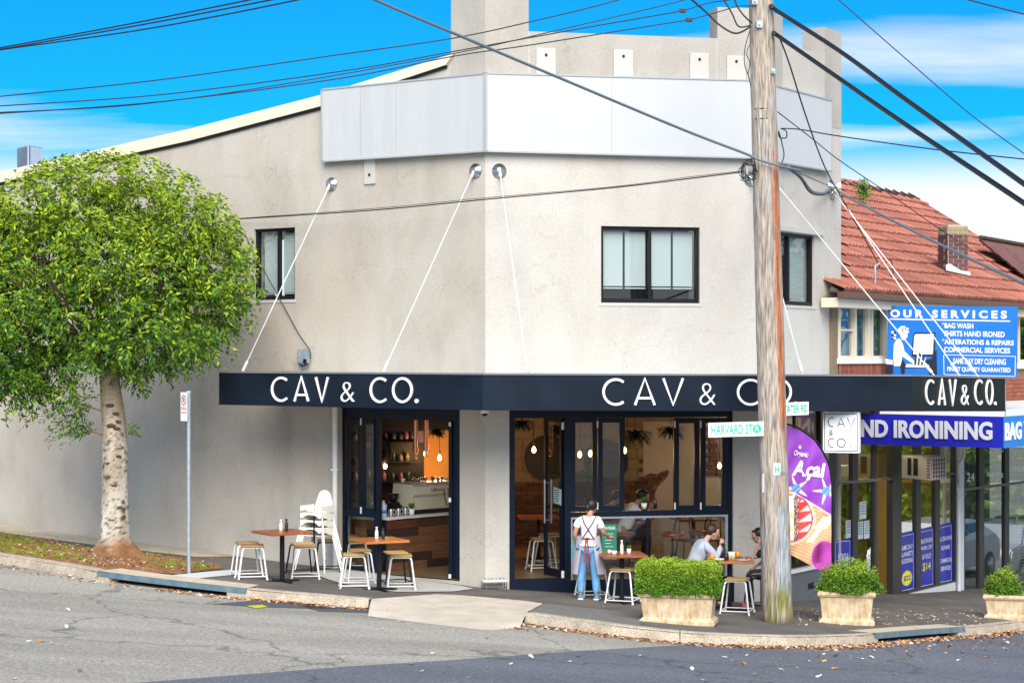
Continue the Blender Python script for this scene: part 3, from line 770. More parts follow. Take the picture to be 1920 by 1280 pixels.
# parapet band behind the plates, one tone darker
m = MB(); z0 = WM.z(1170, 150); m.prism([WM.pt(WM.u(993), z0, .003), WM.pt(WM.u(1343), z0, .003), WM.pt(WM.u(1343), ZPM + .002, .003), WM.pt(WM.u(993), ZPM + .002, .003)], -WM.n * .27); m.build('parapet_band', 'stuccoP', cafe)
# horizontal and vertical joints
m = MB(); z = WL.z(250, 686); m.prism([WL.pt(WL.u(412), z, .006), WL.pt(14.5, z, .006), WL.pt(14.5, z + .018, .006), WL.pt(WL.u(412), z + .018, .006)], -WL.n * .005); m.build('render_joint', 'plate', cafe)
# mounting plates with bolts
def plate(W, pl, pt, pr_, pb, lab=None, bolt_py=None):
    u0, u1, z0, z1 = rect(W, pl, pt, pr_, pb); m = MB()
    m.prism([W.pt(u0, z0, .03), W.pt(u1, z0, .03), W.pt(u1, z1, .03), W.pt(u0, z1, .03)], -W.n * .028)
    o = m.build('mounting_plate', 'plate', cafe); c = W.pt((u0 + u1) / 2, z1 - (z1 - z0) * .22 if bolt_py is None else W.z((pl + pr_) / 2, bolt_py), .03)
    b = MB(); b.tube([c, c + W.n * .015], .022, 8); b.build('bolt', 'black', o)
plate(WM, 1005, 91, 1041, 150); plate(WM, 1150, 94, 1186, 150); plate(WM, 1293, 100, 1328, 155); plate(WM, 1362, 105, 1397, 155)
plate(WL, 275, 299, 295, 340); plate(WL, 685, 300, 705, 345, bolt_py=328)

# ---- windows
def bar(mb, W, u0, u1, z0, z1, n0, n1):
    mb.prism([W.pt(u0, z0, n0), W.pt(u1, z0, n0), W.pt(u1, z1, n0), W.pt(u0, z1, n0)], W.n * (n1 - n0))
def fr(mb, W, r, w, n0, n1, wb=None):
    u0, u1, z0, z1 = r; wb = wb or w
    bar(mb, W, u0, u0 + w, z0, z1, n0, n1); bar(mb, W, u1 - w, u1, z0, z1, n0, n1)
    bar(mb, W, u0 + w, u1 - w, z1 - w, z1, n0, n1 - .001); bar(mb, W, u0 + w, u1 - w, z0, z0 + wb, n0, n1 - .001)
def pane(W, r, n, parent, m='glass'):
    g = MB(); u0, u1, z0, z1 = r; g.poly([W.pt(u0, z0, n), W.pt(u1, z0, n), W.pt(u1, z1, n), W.pt(u0, z1, n)]); return g.build('pane', m, parent)
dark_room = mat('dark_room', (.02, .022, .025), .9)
def upper_window(W, r, splits, drop, bl):
    f = MB(); fr(f, W, r, .05, -.13, -.05, .07)
    u0, u1, z0, z1 = r
    for s in splits: bar(f, W, u0 + (u1 - u0) * s - .022, u0 + (u1 - u0) * s + .022, z0 + .07, z1 - .05, -.125, -.055)
    w = f.build('window', 'black', cafe)
    pane(W, (u0 + .05, u1 - .05, z0 + .07, z1 - .05), -.10, w)
    for a, b in bl:
        ua, ub = u0 + (u1 - u0) * a + .01, u0 + (u1 - u0) * b - .01; z = z1 - .07; m = MB(); zz0 = z0 + drop
        k = int((z - zz0) / .028)
        for i in range(k):
            y = z - i * .028; m.add([W.pt(ua, y, -.17), W.pt(ub, y, -.17), W.pt(ub, y - .031, -.160), W.pt(ua, y - .031, -.160)], [(0, 1, 2, 3)])
        m.prism([W.pt(ua, zz0 - .02, -.155), W.pt(ub, zz0 - .02, -.155), W.pt(ub, zz0, -.155), W.pt(ua, zz0, -.155)], -W.n * .02)
        m.build('blind', 'blind', w)
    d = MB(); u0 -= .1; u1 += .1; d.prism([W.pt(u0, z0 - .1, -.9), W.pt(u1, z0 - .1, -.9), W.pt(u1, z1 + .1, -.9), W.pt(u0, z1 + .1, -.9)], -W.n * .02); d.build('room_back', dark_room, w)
upper_window(WM, hWM, [.5], .25, [(.03, .25), (.26, .48), (.53, .74), (.75, .96)])
upper_window(WL, hWL, [.45], .12, [(.04, .43), (.49, .90)])
upper_window(WR, hWR, [.5], .1, [(.04, .47), (.53, .95)])
for W, r in ((WM, hWM), (WL, hWL), (WR, hWR)):
    s = MB(); s.prism([W.pt(r[0] - .03, r[2] - .05, .012), W.pt(r[1] + .03, r[2] - .05, .012), W.pt(r[1] + .03, r[2] - .002, .012), W.pt(r[0] - .03, r[2] - .002, .012)], -W.n * .011); s.build('sill', 'plate', cafe)
s = MB(); r = hWR; s.prism([WR.pt(r[0] - .1, r[3] + .01, .09), WR.pt(r[1] + .22, r[3] + .01, .09), WR.pt(r[1] + .22, r[3] + .09, .09), WR.pt(r[0] - .1, r[3] + .09, .09)], -WR.n * .088); s.build('window_hood', 'plate', cafe)

# ---- billboard: three blank sheets following the corner
bb = thing('billboard', 'long blank pale grey signboard wrapped round the upper corner of the cafe', 'signboard', tuple(C0 + Vector((0, -.1, 6.9))))
def bpanel(W, pts, mt, seams):
    n = .12; q = [W.uz(px, py, n) for px, py in pts]   # TL TR BR BL
    m = MB(); m.prism([W.pt(u, z, n) for u, z in q], -W.n * .09); o = m.build('sheet', mt, bb)
    fm = MB()
    for i in range(4):
        a, b = Vector((*q[i], 0)), Vector((*q[(i + 1) % 4], 0)); t = (b - a).normalized(); s = Vector((-t.y, t.x, 0)) * .025
        cc = sum((Vector((*p, 0)) for p in q), Vector()) / 4
        if (cc - a).dot(s) < 0: s = -s
        fm.prism([W.pt(a.x, a.y, n + .001), W.pt(b.x, b.y, n + .001), W.pt(b.x + s.x, b.y + s.y, n + .001), W.pt(a.x + s.x, a.y + s.y, n + .001)], W.n * .012)
    fm.build('edge_trim', mat('trim_grey', (.36, .38, .40), .5), o)
    for s_ in seams:
        u = W.u(s_, n); k = MB(); z1 = q[0][1] + (q[1][1] - q[0][1]) * (u - q[0][0]) / (q[1][0] - q[0][0]) - .03; z0 = q[3][1] + .05
        k.prism([W.pt(u - .004, z0, n + .001), W.pt(u + .004, z0, n + .001), W.pt(u + .004, z1, n + .001), W.pt(u - .004, z1, n + .001)], W.n * .003); k.build('seam', mat('trim_grey', (0, 0, 0)), o)
bpanel(WL, [(602, 167), (909, 136), (909, 285), (604, 304)], 'panel', [676, 743])
bpanel(WM, [(911, 136), (1426, 150), (1426, 298), (911, 285)], 'panel2', [1147])
bpanel(WR, [(1429, 153), (1559, 187), (1559, 322), (1429, 300)], 'panel2', [])

# ------------------------------------------------------------------ awning
Aw = Vector((-4.72, 30.5, 0)); Bw = Vector((-.426, 27.5, 0)); Cw = Vector((6.1, 28.9, 0)); Dw = Vector((8.1, 31.1, 0))
def wall2(p, q):
    d = (q - p); a = math.atan2(d.y, d.x); return Wall(p, a, (math.sin(a), -math.cos(a), 0))
FA, FB, FC = wall2(Aw, Bw), wall2(Bw, Cw), wall2(Cw, Dw)
awn = thing('awning', 'dark navy cantilevered awning wrapped round the cafe corner with white lettering', 'awning', (Bw.x, Bw.y, 2.85))
zA, zB, zC, zD = (2.853, 3.368), (2.845, 3.363), (2.79, 3.327), (2.728, 3.267)
for W, p, q, za, zb, mt in ((FA, Aw, Bw, zA, zB, 'awn'), (FB, Bw, Cw, zB, zC, 'awn'), (FC, Cw, Dw, zC, zD, 'awn2')):
    L_ = (q - p).length; m = MB(); k = max(1, round(L_ / 2.4))
    for i in range(k):
        t0, t1 = i / k, (i + 1) / k; g = .0015
        f = lambda t, j: za[j] + (zb[j] - za[j]) * t
        m = MB(); m.prism([W.pt(L_ * t0 + g, f(t0, 0)), W.pt(L_ * t1 - g, f(t1, 0)), W.pt(L_ * t1 - g, f(t1, 1)), W.pt(L_ * t0 + g, f(t0, 1))], -W.n * .035)
        m.build('fascia', mt, awn)
    m = MB(); m.prism([W.pt(0, za[0] - .012, .01), W.pt(L_, zb[0] - .012, .01), W.pt(L_, zb[0] + .015, .01), W.pt(0, za[0] + .015, .01)], -W.n * .07); m.build('lower_trim', 'awn', awn)
    m = MB(); m.prism([W.pt(0, za[1] - .015, .012), W.pt(L_, zb[1] - .015, .012), W.pt(L_, zb[1] + .012, .012), W.pt(0, za[1] + .012, .012)], -W.n * .06); m.build('upper_trim', mat('trim_top', (.16, .17, .19), .5), awn)
A2 = Aw - WL.n * 1.70; D2 = Dw - WR.n * 3.02
foot = [Aw - FA.n * .04, Bw + Vector((0, .05, 0)), Cw + Vector((-.05, .03, 0)), Dw - FC.n * .04, D2, C1 + Vector((.01, -.01, 0)) * 0, C0, A2]
foot = [Vector((p.x, p.y, 0)) for p in foot]
m = MB(); m.prism([p + Vector((0, 0, 3.22)) for p in foot], (0, 0, .05)); m.build('roof_sheet', 'galv', awn)
m = MB(); m.prism([p + Vector((0, 0, 2.90)) for p in foot], (0, 0, .03)); m.build('soffit', mat('soffit_paint', (.45, .44, .42), .7), awn)
m = MB(); WE = wall2(A2, Aw); le = (Aw - A2).length; m.prism([WE.pt(0, 2.853), WE.pt(le, 2.853), WE.pt(le, 3.368), WE.pt(0, 3.368)], -WE.n * .03); m.build('end_fascia', 'awn', awn)
m = MB(); WE = wall2(Dw, D2); le = (Dw - D2).length; m.prism([WE.pt(0, 2.728), WE.pt(le, 2.728), WE.pt(le, 3.267), WE.pt(0, 3.267)], -WE.n * .03); m.build('end_fascia', 'awn2', awn)
# tie rods with wall rosettes
def rod(W, apx, apy, F_, epx, epy, inset=.35):
    u, z = W.uz(apx, apy, .05); a = W.pt(u, z, .05)
    # foot of the rod: just behind the fascia on the awning roof
    uu, zz = F_.uz(epx, epy, -inset); b = F_.pt(uu, 3.27, -inset)
    r = MB(); d = (b - a).normalized(); r.tube([a, b], .010, 8)
    r.tube([b - d * .30, b - d * .12], .026, 8); r.tube([a, a + d * .12], .024, 8); o = r.build('tie_rod', 'rod', awn)
    s = MB(); s.lathe([(.01, 0), (.115, 0), (.115, .02), (.07, .03), (.065, .055), (.03, .07), (.012, .072)], seg=20, M=Matrix.Translation(W.pt(u, z, 0)) @ W.n.to_track_quat('Z', 'Y').to_matrix().to_4x4())
    s.build('wall_rosette', 'steel', awn)
rod(WL, 619, 345, FA, 449, 697); rod(WL, 889, 320, FA, 713, 697)
rod(WM, 937, 320, FB, 991, 697); rod(WM, 1409, 335, FB, 1507, 698)
rod(WR, 1436, 322, FC, 1756, 703); rod(WR, 1562, 350, FC, 1802, 704); rod(WR, 1564, 362, FC, 1836, 705)
def letter(name_mb, W, ch, l, t, r, b, w=.034, n=.002, dp=.022):
    def q(x, y): # x,y in 0..1 (y up)
        px = l + (r - l) * x; py = b + (t - b) * y
        u, z = W.uz(px, py, n); return W.pt(u, z, n)
    m = name_mb; k = .5 * w * 118 / (r - l); ky = .5 * w * 118 / (b - t)
    if ch in 'CO':
        cx, cy, rx, ry = (.5, .5, .5 - k, .5 - ky)
        if ch == 'C':
            pts = [q(.60 + (.60 - k) * math.cos(math.radians(a)), cy + ry * math.sin(math.radians(a))) for a in range(52, 309, 8)]
            stroke(m, pts, w, W.n, dp)
        else: stroke(m, [q(cx + rx * math.cos(math.radians(a)), cy + ry * math.sin(math.radians(a))) for a in range(0, 360, 10)], w, W.n, dp, True)
    elif ch == 'A': stroke(m, [q(k, 0), q(.5, 1), q(1 - k, 0)], w, W.n, dp); stroke(m, [q(.2, .26), q(.8, .26)], w * .9, W.n, dp - .003)
    elif ch == 'V': stroke(m, [q(k, 1), q(.5, 0), q(1 - k, 1)], w, W.n, dp)
    elif ch == '&': text_on(m, '&', q(0, 0), q(1, 0), q(0, 1), -.022, dp, W.n)
    elif ch == '.': stroke(m, [q(.5 + .25 * math.cos(math.radians(a)), .5 + .25 * math.sin(math.radians(a))) for a in range(0, 360, 40)], .028, W.n, dp, True)
def word(W, boxes, w=.034):
    for ch, bx in boxes:
        m = MB(); letter(m, W, ch, *bx, w=w); m.build('letter', 'signwhite', awn)
word(FA, [('C', (509, 706, 541, 753)), ('A', (551, 706, 581, 752)), ('V', (591, 707, 618, 753)), ('&', (640, 716, 665, 753)), ('C', (694, 707, 727, 755)), ('O', (736, 707, 775, 755)), ('.', (778, 747, 786, 756))], .036)
word(FB, [('C', (1129, 709, 1171, 760)), ('A', (1188, 709, 1229, 759)), ('V', (1241, 709, 1282, 759)), ('&', (1311, 718, 1341, 759)), ('C', (1381, 710, 1424, 760)), ('O', (1435, 709, 1484, 760)), ('.', (1487, 752, 1496, 761))], .036)
word(FC, [('C', (1733, 711, 1751, 759)), ('A', (1757, 711, 1773, 759)), ('V', (1777, 711, 1793, 759)), ('&', (1801, 721, 1815, 759)), ('C', (1825, 711, 1842, 759)), ('O', (1846, 711, 1862, 759)), ('.', (1862.5, 752, 1867.5, 760))], .036)
# ------------------------------------------------------------------ cafe shopfronts
def shop_leaf(W, r, w, n0, n1, parent, m='navy', gm='glass', handle=None, name='window', wb=None):
    f = MB(); fr(f, W, r, w, n0, n1, wb); o = f.build(name, m, parent)
    u0, u1, z0, z1 = r
    pane(W, (u0 + w, u1 - w, z0 + (wb or w), z1 - w), (n0 + n1) / 2, o, gm); return o
def bolt(W, px, py, parent, n=-.02, h=.11):
    u, z = W.uz(px, py, n); m = MB(); m.prism([W.pt(u - .011, z - h / 2, n), W.pt(u + .011, z - h / 2, n), W.pt(u + .011, z + h / 2, n), W.pt(u - .011, z + h / 2, n)], W.n * .02); m.build('flush_bolt', 'whitemetal', parent)
ND = -.10   # frames stand 10 cm back in the reveal
def R_(W, a, b, c, d): return rect(W, a, b, c, d, ND + .03)
# left opening
fL = MB(); u0, u1, z0, z1 = hDL
uA, uB = WL.u(862), WL.u(638)
bar(fL, WL, WL.u(650, ND), uB, z0, z1, ND - .03, ND + .04); bar(fL, WL, uA, WL.u(857, ND), z0, z1, ND - .03, ND + .04)
bar(fL, WL, WL.u(857, ND), WL.u(650, ND), WL.z(750, 786, ND), z1, ND - .03, ND + .04)
bar(fL, WL, WL.u(714, ND), WL.u(704.5, ND), z0, WL.z(710, 786, ND), ND - .03, ND + .045)
bar(fL, WL, WL.u(704.5, ND), WL.u(650, ND), WL.z(680, 968, ND), WL.z(680, 957, ND), ND - .04, ND + .05)
bar(fL, WL, WL.u(704.5, ND), WL.u(650, ND), z0, WL.z(680, 1062, ND), ND - .03, ND + .04)
oL = fL.build('shopfront_frame', 'navy', cafe)
w1 = shop_leaf(WL, R_(WL, 651, 786, 677, 958), .05, ND - .005, ND + .045, cafe); w2 = shop_leaf(WL, R_(WL, 680, 786, 706, 958), .05, ND - .005, ND + .045, cafe)
bolt(WL, 677.5, 790, w1, ND + .05); bolt(WL, 677.5, 956, w1, ND + .05)
pane(WL, R_(WL, 650, 969, 705, 1062), ND, cafe)
# folded stack of door leaves on the right of the opening
for k in range(3):
    ul = WL.u(856, ND) + .012 + k * .046; m = MB(); bar(m, WL, ul, ul + .040, FZ + .02, WL.z(850, 787, ND), ND - .34, ND + .02 + .02 * (k % 2))
    d = m.build('folded_door_leaf', 'navy', cafe)
    if k == 1:
        for py in (795, 937, 1080):
            z = WL.z(848, py, ND + .05); h = MB(); h.bbox((-.02, -.012, -.035), (.02, .012, .035), .006, M=Matrix.Translation(WL.pt(ul + .03, z, ND + .06))); h.build('hinge', 'whitemetal', d)
# main opening
fM = MB(); u0, u1, z0, z1 = hDM; zt = WM.z(1150, 779, ND)
def U(px): return WM.u(px, ND)
def Z(py, px=1200): return WM.z(px, py, ND)
bar(fM, WM, u0, U(963), -.35, z1, ND - .03, ND + .09); bar(fM, WM, U(1363), u1, -.5, z1, ND - .03, ND + .04)
bar(fM, WM, U(963), U(1363), Z(782), z1, ND - .03, ND + .04)
bar(fM, WM, U(1057), U(1069), z0, Z(782), ND - .04, ND + .06)
bar(fM, WM, U(1069), U(1363), Z(966), Z(957), ND - .05, ND + .06)
bar(fM, WM, U(963), U(1057), -.04, FZ + .03, ND - .03, ND + .085)
pk_ = MB(); bar(pk_, WM, WM.u(955), WM.u(1055.9), -.11, FZ + .02, -.02, .010); pk_.build('threshold', 'navy', cafe)
bar(fM, WM, U(1057), U(1363), FZ - .03, Z(1093), ND - .03, ND + .06)
pk_ = MB(); bar(pk_, WM, WM.u(1056), WM.u(1376), -1.0, FZ + .0, -.02, .012); pk_.build('plinth', 'navy', cafe)
bar(fM, WM, U(1211.5), U(1215), Z(1093), Z(966), ND - .02, ND + .03)
oM = fM.build('shopfront_frame', 'navy', cafe)
leaves = []
for a, b in ((1069.5, 1119), (1121, 1170)): leaves.append(shop_leaf(WM, R_(WM, a, 783, b, 957), .075, ND + .0, ND + .05, cafe))
for a, b in ((1263, 1311), (1313, 1363)): leaves.append(shop_leaf(WM, R_(WM, a, 783, b, 957), .085, ND + .0, ND + .05, cafe))
for px, o in ((1120, leaves[0]), (1265, leaves[2]), (1313.5, leaves[3])): bolt(WM, px, 795, o, ND + .055); bolt(WM, px, 948, o, ND + .055)
pane(WM, (U(1069), U(1211.5), Z(1093), Z(966)), ND, cafe); pane(WM, (U(1215), U(1363), Z(1093), Z(966)), ND, cafe)
alr = MB(); bar(alr, WM, U(1069), U(1363), Z(970), Z(966.5), ND + .02, ND + .05); bar(alr, WM, U(1358), U(1363), Z(1093), Z(970), ND + .02, ND + .05); bar(alr, WM, U(1069), U(1072), Z(1093), Z(970), ND + .02, ND + .05); alr.build('glazing_bead', 'galv', cafe)
# opened entrance door: hinged at px 1057, swung inwards
hp = WM.pt(U(1056), 0, ND - .04); fp = Vector((P(1022, 900, 30.55).x, 30.55, 0)); WDo = wall2(fp, hp); dl = (hp - fp).length
dr = shop_leaf(WDo, (0, dl, FZ + .02, Z(783)), .06, -.02, .025, cafe, name='entrance_door', wb=.12)
for nn in (.06, -.06):
    h = MB(); uu = .10; h.tube([WDo.pt(uu, FZ + .85, nn), WDo.pt(uu, FZ + 1.55, nn)], .018, 8); h.tube([WDo.pt(uu, FZ + .9, 0), WDo.pt(uu, FZ + .9, nn)], .01, 6); h.tube([WDo.pt(uu, FZ + 1.5, 0), WDo.pt(uu, FZ + 1.5, nn)], .01, 6); h.build('handle', 'steel', dr)
h = MB(); h.prism([WDo.pt(.36, FZ + 1.2, .03), WDo.pt(.62, FZ + 1.17, .03), WDo.pt(.62, FZ + 1.42, .03), WDo.pt(.36, FZ + 1.45, .03)], WDo.n * .003); h.cur = 0
nt_ = h.build('notice', mat('notice_paper', (.45, .65, .62), .7), dr)
h = MB()
for i in range(6): a = .39; z = FZ + 1.40 - i * .035; h.prism([WDo.pt(a, z, .034), WDo.pt(a + rnd.uniform(.12, .2), z, .034), WDo.pt(a + .15, z + .012, .034), WDo.pt(a, z + .012, .034)], WDo.n * .001)
h.build('print', 'navy', nt_)
for py in (797, 1073):
    m = MB(); m.bbox((-.03, -.02, -.06), (.03, .02, .06), .006, M=Matrix.Translation(WM.pt(U(1056), Z(py), ND + .0))); m.build('hinge', 'whitemetal', dr)
# right face window
fR = MB(); u0, u1, z0, z1 = hDR; fr(fR, WR, (u0, u1, z0, z1), .06, ND - .03, ND + .03); bar(fR, WR, (u0 + u1) / 2 - .03, (u0 + u1) / 2 + .03, z0 + .06, z1 - .06, ND - .02, ND + .02)
oR = fR.build('window', 'black', cafe); pane(WR, (u0 + .06, u1 - .06, z0 + .06, z1 - .06), ND, oR)
m = MB(); m.prism([WR.pt(-.0, z0 - .06, .07), WR.pt(u1 + .05, z0 - .06, .07), WR.pt(u1 + .05, z0 - .003, .07), WR.pt(-.0, z0 - .003, .07)], -WR.n * .068); m.build('sill', 'white', cafe)
m = MB(); m.prism([WR.pt(.0, -1.6, .03), WR.pt(u1 + .05, -1.6, .03), WR.pt(u1 + .05, z0 - .063, .03), WR.pt(.0, z0 - .063, .03)], -WR.n * .028); bs_ = m.build('painted_base', 'grey_dark', cafe)
r = rect(WR, 1515, 1092, 1526, 1103, .03); m = MB(); m.prism([WR.pt(r[0], r[2], .036), WR.pt(r[1], r[2], .036), WR.pt(r[1], r[3], .036), WR.pt(r[0], r[3], .036)], -WR.n * .005); m.build('vent', 'black', bs_)
# downpipe
u = WL.u(629, .06); m = MB(); a = WL.pt(u, G(*WL.pt(u, 0, .06).xy), .07); m.tube([a, WL.pt(u, 2.9, .07)], .045, 12)
dp = m.build('downpipe', 'white', cafe)
for z in (.6, 1.75): m = MB(); m.bbox((-.06, -.02, -.015), (.06, .06, .015), .003, M=Matrix.Translation(WL.pt(u, z, .09))); m.build('bracket', 'white', dp)

# ---- interior room
room = MB()
backw = Wall(C0 - WM.n * 5.2, aM, WM.n)
def bx_room():
    r = MB()
    return r
CE = 2.86
corner = [C0 - WM.n * .3 - WL.n * .1, C1 - WM.n * .3 - WR.n * .25, C1 + WR.d * (LR - .3) - WR.n * .3, C1 + WR.d * (LR - .3) - WR.n * 7.2, C0 + WL.d * 7 - WL.n * .3]
fl = [WL.pt(7, 0, -.02), WL.pt(0, 0, -.02), WM.pt(LM, 0, -.02), WR.pt(VS, 0, -.02), PE]
m = MB(); m.poly([Vector((p.x, p.y, FZ)) for p in fl]); m.build('cafe_floor', 'floor', cafe)
m = MB(); m.prism([Vector((p.x, p.y, CE)) for p in [WL.pt(7, 0, -.27), WL.pt(.1, 0, -.27), WM.pt(LM, 0, -.27), WR.pt(VS, 0, -.27), PE]], (0, 0, .1)); m.build('cafe_ceiling', 'ceiling', cafe)
s0, s1 = -4.2, 6.3
m = MB(); m.prism([backw.pt(s0, -.3, 0), backw.pt(s1, -.3, 0), backw.pt(s1, 3.0, 0), backw.pt(s0, 3.0, 0)], -backw.n * .2); bw = m.build('back_wall', 'mortar', cafe)
# painted blocks above, old bricks below, plaster sheet on the right with a ragged edge
blk = MB().box((-.193, -.012, -.093), (.193, .012, .093)).mesh('block', 'block')
brk = MB().box((-.109, -.014, -.035), (.109, .014, .035)).mesh('brick', 'brick')
zsplit = backw.z(1010, 903)
def bu(px): return backw.u(px)
row = 0; z = zsplit + .10
while z < 2.8:
    u = bu(940) + (row % 2) * .2
    while u < bu(1205) + .1:
        piece('block', blk, bw, backw.pt(u, z, .012), aM); u += .40
    z += .20; row += 1
row = 0; z = zsplit - .045; nb = 0
while z > FZ:
    u = bu(955) + (row % 2) * .115
    while u < bu(1235):
        px = 960 + F * backw.pt(u, z).x / backw.pt(u, z).y
        if nb < 270: piece('brick', brk, bw, backw.pt(u + rnd.uniform(-.004, .004), z, .012 + rnd.uniform(-.004, .004)), aM); nb += 1
        u += .23
    z -= .081; row += 1
# brick revealed above the split, in the tear of the plaster
tear = [(1206, 892), (1217, 888), (1222, 887), (1232, 889), (1240, 884), (1253, 880), (1254, 886), (1251, 894), (1243, 903), (1235, 910), (1229, 920), (1227, 934), (1221, 948)]
for rr in range(8):
    for k in range(8):
        u = bu(1208) + k * .23 + (rr % 2) * .115; z = zsplit + .035 + (rr - 4) * .081 + .16
        if z > zsplit and u < bu(1252): piece('brick', brk, bw, backw.pt(u, z, .012), aM)
pl = [(1206, 800)] + [(1206, 892)] + tear[1:] + [(1221, 1045), (1500, 1060), (1500, 790), (1206, 790)]
pl = [(1206, 790)] + tear + [(1221, 1050), (1500, 1062), (1500, 790)]
m = MB(); m.prism([backw.pt(*backw.uz(*p, .03), .03) for p in pl], -backw.n * .018); m.build('plaster_sheet', 'ccplaster', bw)
m = MB(); q_ = [(1318, 795), (1362, 795), (1362, 893), (1350, 895), (1338, 889), (1330, 880), (1318, 872)]
m.prism([backw.pt(*backw.uz(*p, .04), .04) for p in q_], -backw.n * .012); ex = m.build('exposed_mortar', 'mortar', bw)
for rr in range(11):
    for k in range(3):
        u = bu(1330) + k * .23 + (rr % 2) * .1; z = backw.z(1340, 884) + rr * .081
        piece('brick', brk, bw, backw.pt(u, z, .055), aM)
m = MB(); m.prism([backw.pt(*backw.uz(*p, .03), .03) for p in [(760, 790), (958, 790), (958, 1010), (760, 1010)]], -backw.n * .018); m.build('plaster_sheet', mat('glow_tinted_plaster', (.72, .36, .10), .85, var=.2, vs=2), bw)  # orange glow of the bulbs painted into the plaster colour
# round mirrors
def mirror(px, py, r, lab):
    u, z = backw.uz(px, py, .06); c = backw.pt(u, z, .06)
    t = thing('round_mirror', lab, 'mirror', tuple(c), group='round mirrors on the back wall')
    Mx = Matrix.Translation(c) @ (backw.n + Vector((0, 0, .07))).to_track_quat('Z', 'Y').to_matrix().to_4x4()
    m = MB(M=Mx); m.lathe([(r - .02, -.015), (r, -.015), (r, .015), (r - .02, .015)], seg=40, smooth=False); m.build('rim', 'black', t)
    m = MB(M=Mx); m.lathe([(.001, -.01), (r - .015, -.01), (r - .015, .003), (.001, .003)], seg=40, smooth=False); m.build('glass', 'mirror', t)
mirror(1026, 858, .42, 'round mirror seen behind the open entrance door'); mirror(1136, 865, .42, 'round mirror seen through the pair of narrow folding windows')
# pendant bulbs (lit)
def pendant(px, py, Y, lab, power=9):
    b = P(px, py, Y); t = thing('pendant_lamp', lab, 'lamp', tuple(b), group='bare pendant bulbs inside the cafe')
    m = MB(); m.tube([b + Vector((0, 0, .12)), Vector((b.x, b.y, CE - .002))], .006, 6); m.build('cord', 'black', t)
    m = MB(); m.tube([b + Vector((0, 0, .06)), b + Vector((0, 0, .13))], .02, 8); m.build('socket', 'black', t)
    m = MB(); m.lathe([(.006, .065), (.018, .05), (.035, .01), (.036, -.015), (.02, -.045), (.004, -.055)], b, 14); m.build('bulb', 'bulb', t)
    ld = bpy.data.lights.new('bulb_light', 'POINT'); ld.energy = power; ld.color = (1, .55, .22); ld.shadow_soft_size = .07
    ld.energy = power * .28
    lo = bpy.data.objects.new('bulb_light', ld); COL.objects.link(lo); lo.location = b + Vector((0, -.10, -.02)); 
pendant(1087, 852, 33.6, 'bare glowing bulb hanging behind the leftmost narrow folding window', 34)
pendant(1107, 850, 32.6, 'bare glowing bulb hanging just left of the post between the folding windows', 10)
pendant(1171, 844, 32.8, 'bare glowing bulb hanging at the left edge of the open hatch', 10)
pendant(1349, 873, 33.9, 'bare glowing bulb hanging behind the rightmost folding window', 34)
pendant(824, 858, 33.8, 'bare glowing bulb hanging against the glow-tinted plaster beside the copper pipes', 60)
pendant(798, 850, 33.9, 'bare glowing bulb partly behind the right copper pipe', 40)
pendant(722, 873, 33.0, 'bare glowing bulb above the dark end of the coffee counter', 8)
pendant(1001, 843, 33.2, 'bare glowing bulb hanging in front of the left round mirror', 10)

# ---- coffee counter
ca = Vector((-2.05, 31.05, 0)); cb = Vector((-.15, 32.95, 0)); WCt = wall2(ca, cb); cl_ = (cb - ca).length
if WCt.n.y > 0: WCt.n = -WCt.n
ct = thing('coffee_counter', 'coffee counter clad in dark recycled boards with a pale stone top', 'counter', tuple(Vector((ca.x, ca.y, FZ))))
CZ = .97
m = MB(); m.prism([WCt.pt(0, FZ, -.03), WCt.pt(cl_, FZ, -.03), WCt.pt(cl_, CZ - .03, -.03), WCt.pt(0, CZ - .03, -.03)], -WCt.n * .7); m.build('carcass', 'black', ct)
wd = [mat('old_board_%d' % i, c, .5, col2=tuple(x * .45 for x in c), vs=3, stretch=(2, 2, 16), bump=.3, bs=20) for i, c in enumerate([(.12, .026, .014), (.06, .018, .012), (.17, .075, .032), (.035, .014, .01)])]
nrow = 6; hh = (CZ - .05 - FZ) / nrow
for i in range(nrow):
    u = 0
    while u < cl_ - .01:
        l = min(rnd.uniform(.5, 1.1), cl_ - u); pr_n = rnd.uniform(0, .012); m = MB()
        m.prism([WCt.pt(u + .002, FZ + i * hh + .002, pr_n), WCt.pt(u + l - .002, FZ + i * hh + .002, pr_n), WCt.pt(u + l - .002, FZ + (i + 1) * hh - .002, pr_n), WCt.pt(u + .002, FZ + (i + 1) * hh - .002, pr_n)], -WCt.n * .025)
        m.build('board', rnd.choice(wd), ct); u += l
m = MB(); m.prism([WCt.pt(-.03, CZ - .03, .04), WCt.pt(cl_, CZ - .03, .04), WCt.pt(cl_, CZ + .01, .04), WCt.pt(-.03, CZ + .01, .04)], -WCt.n * .80); m.build('stone_top', 'marble', ct)
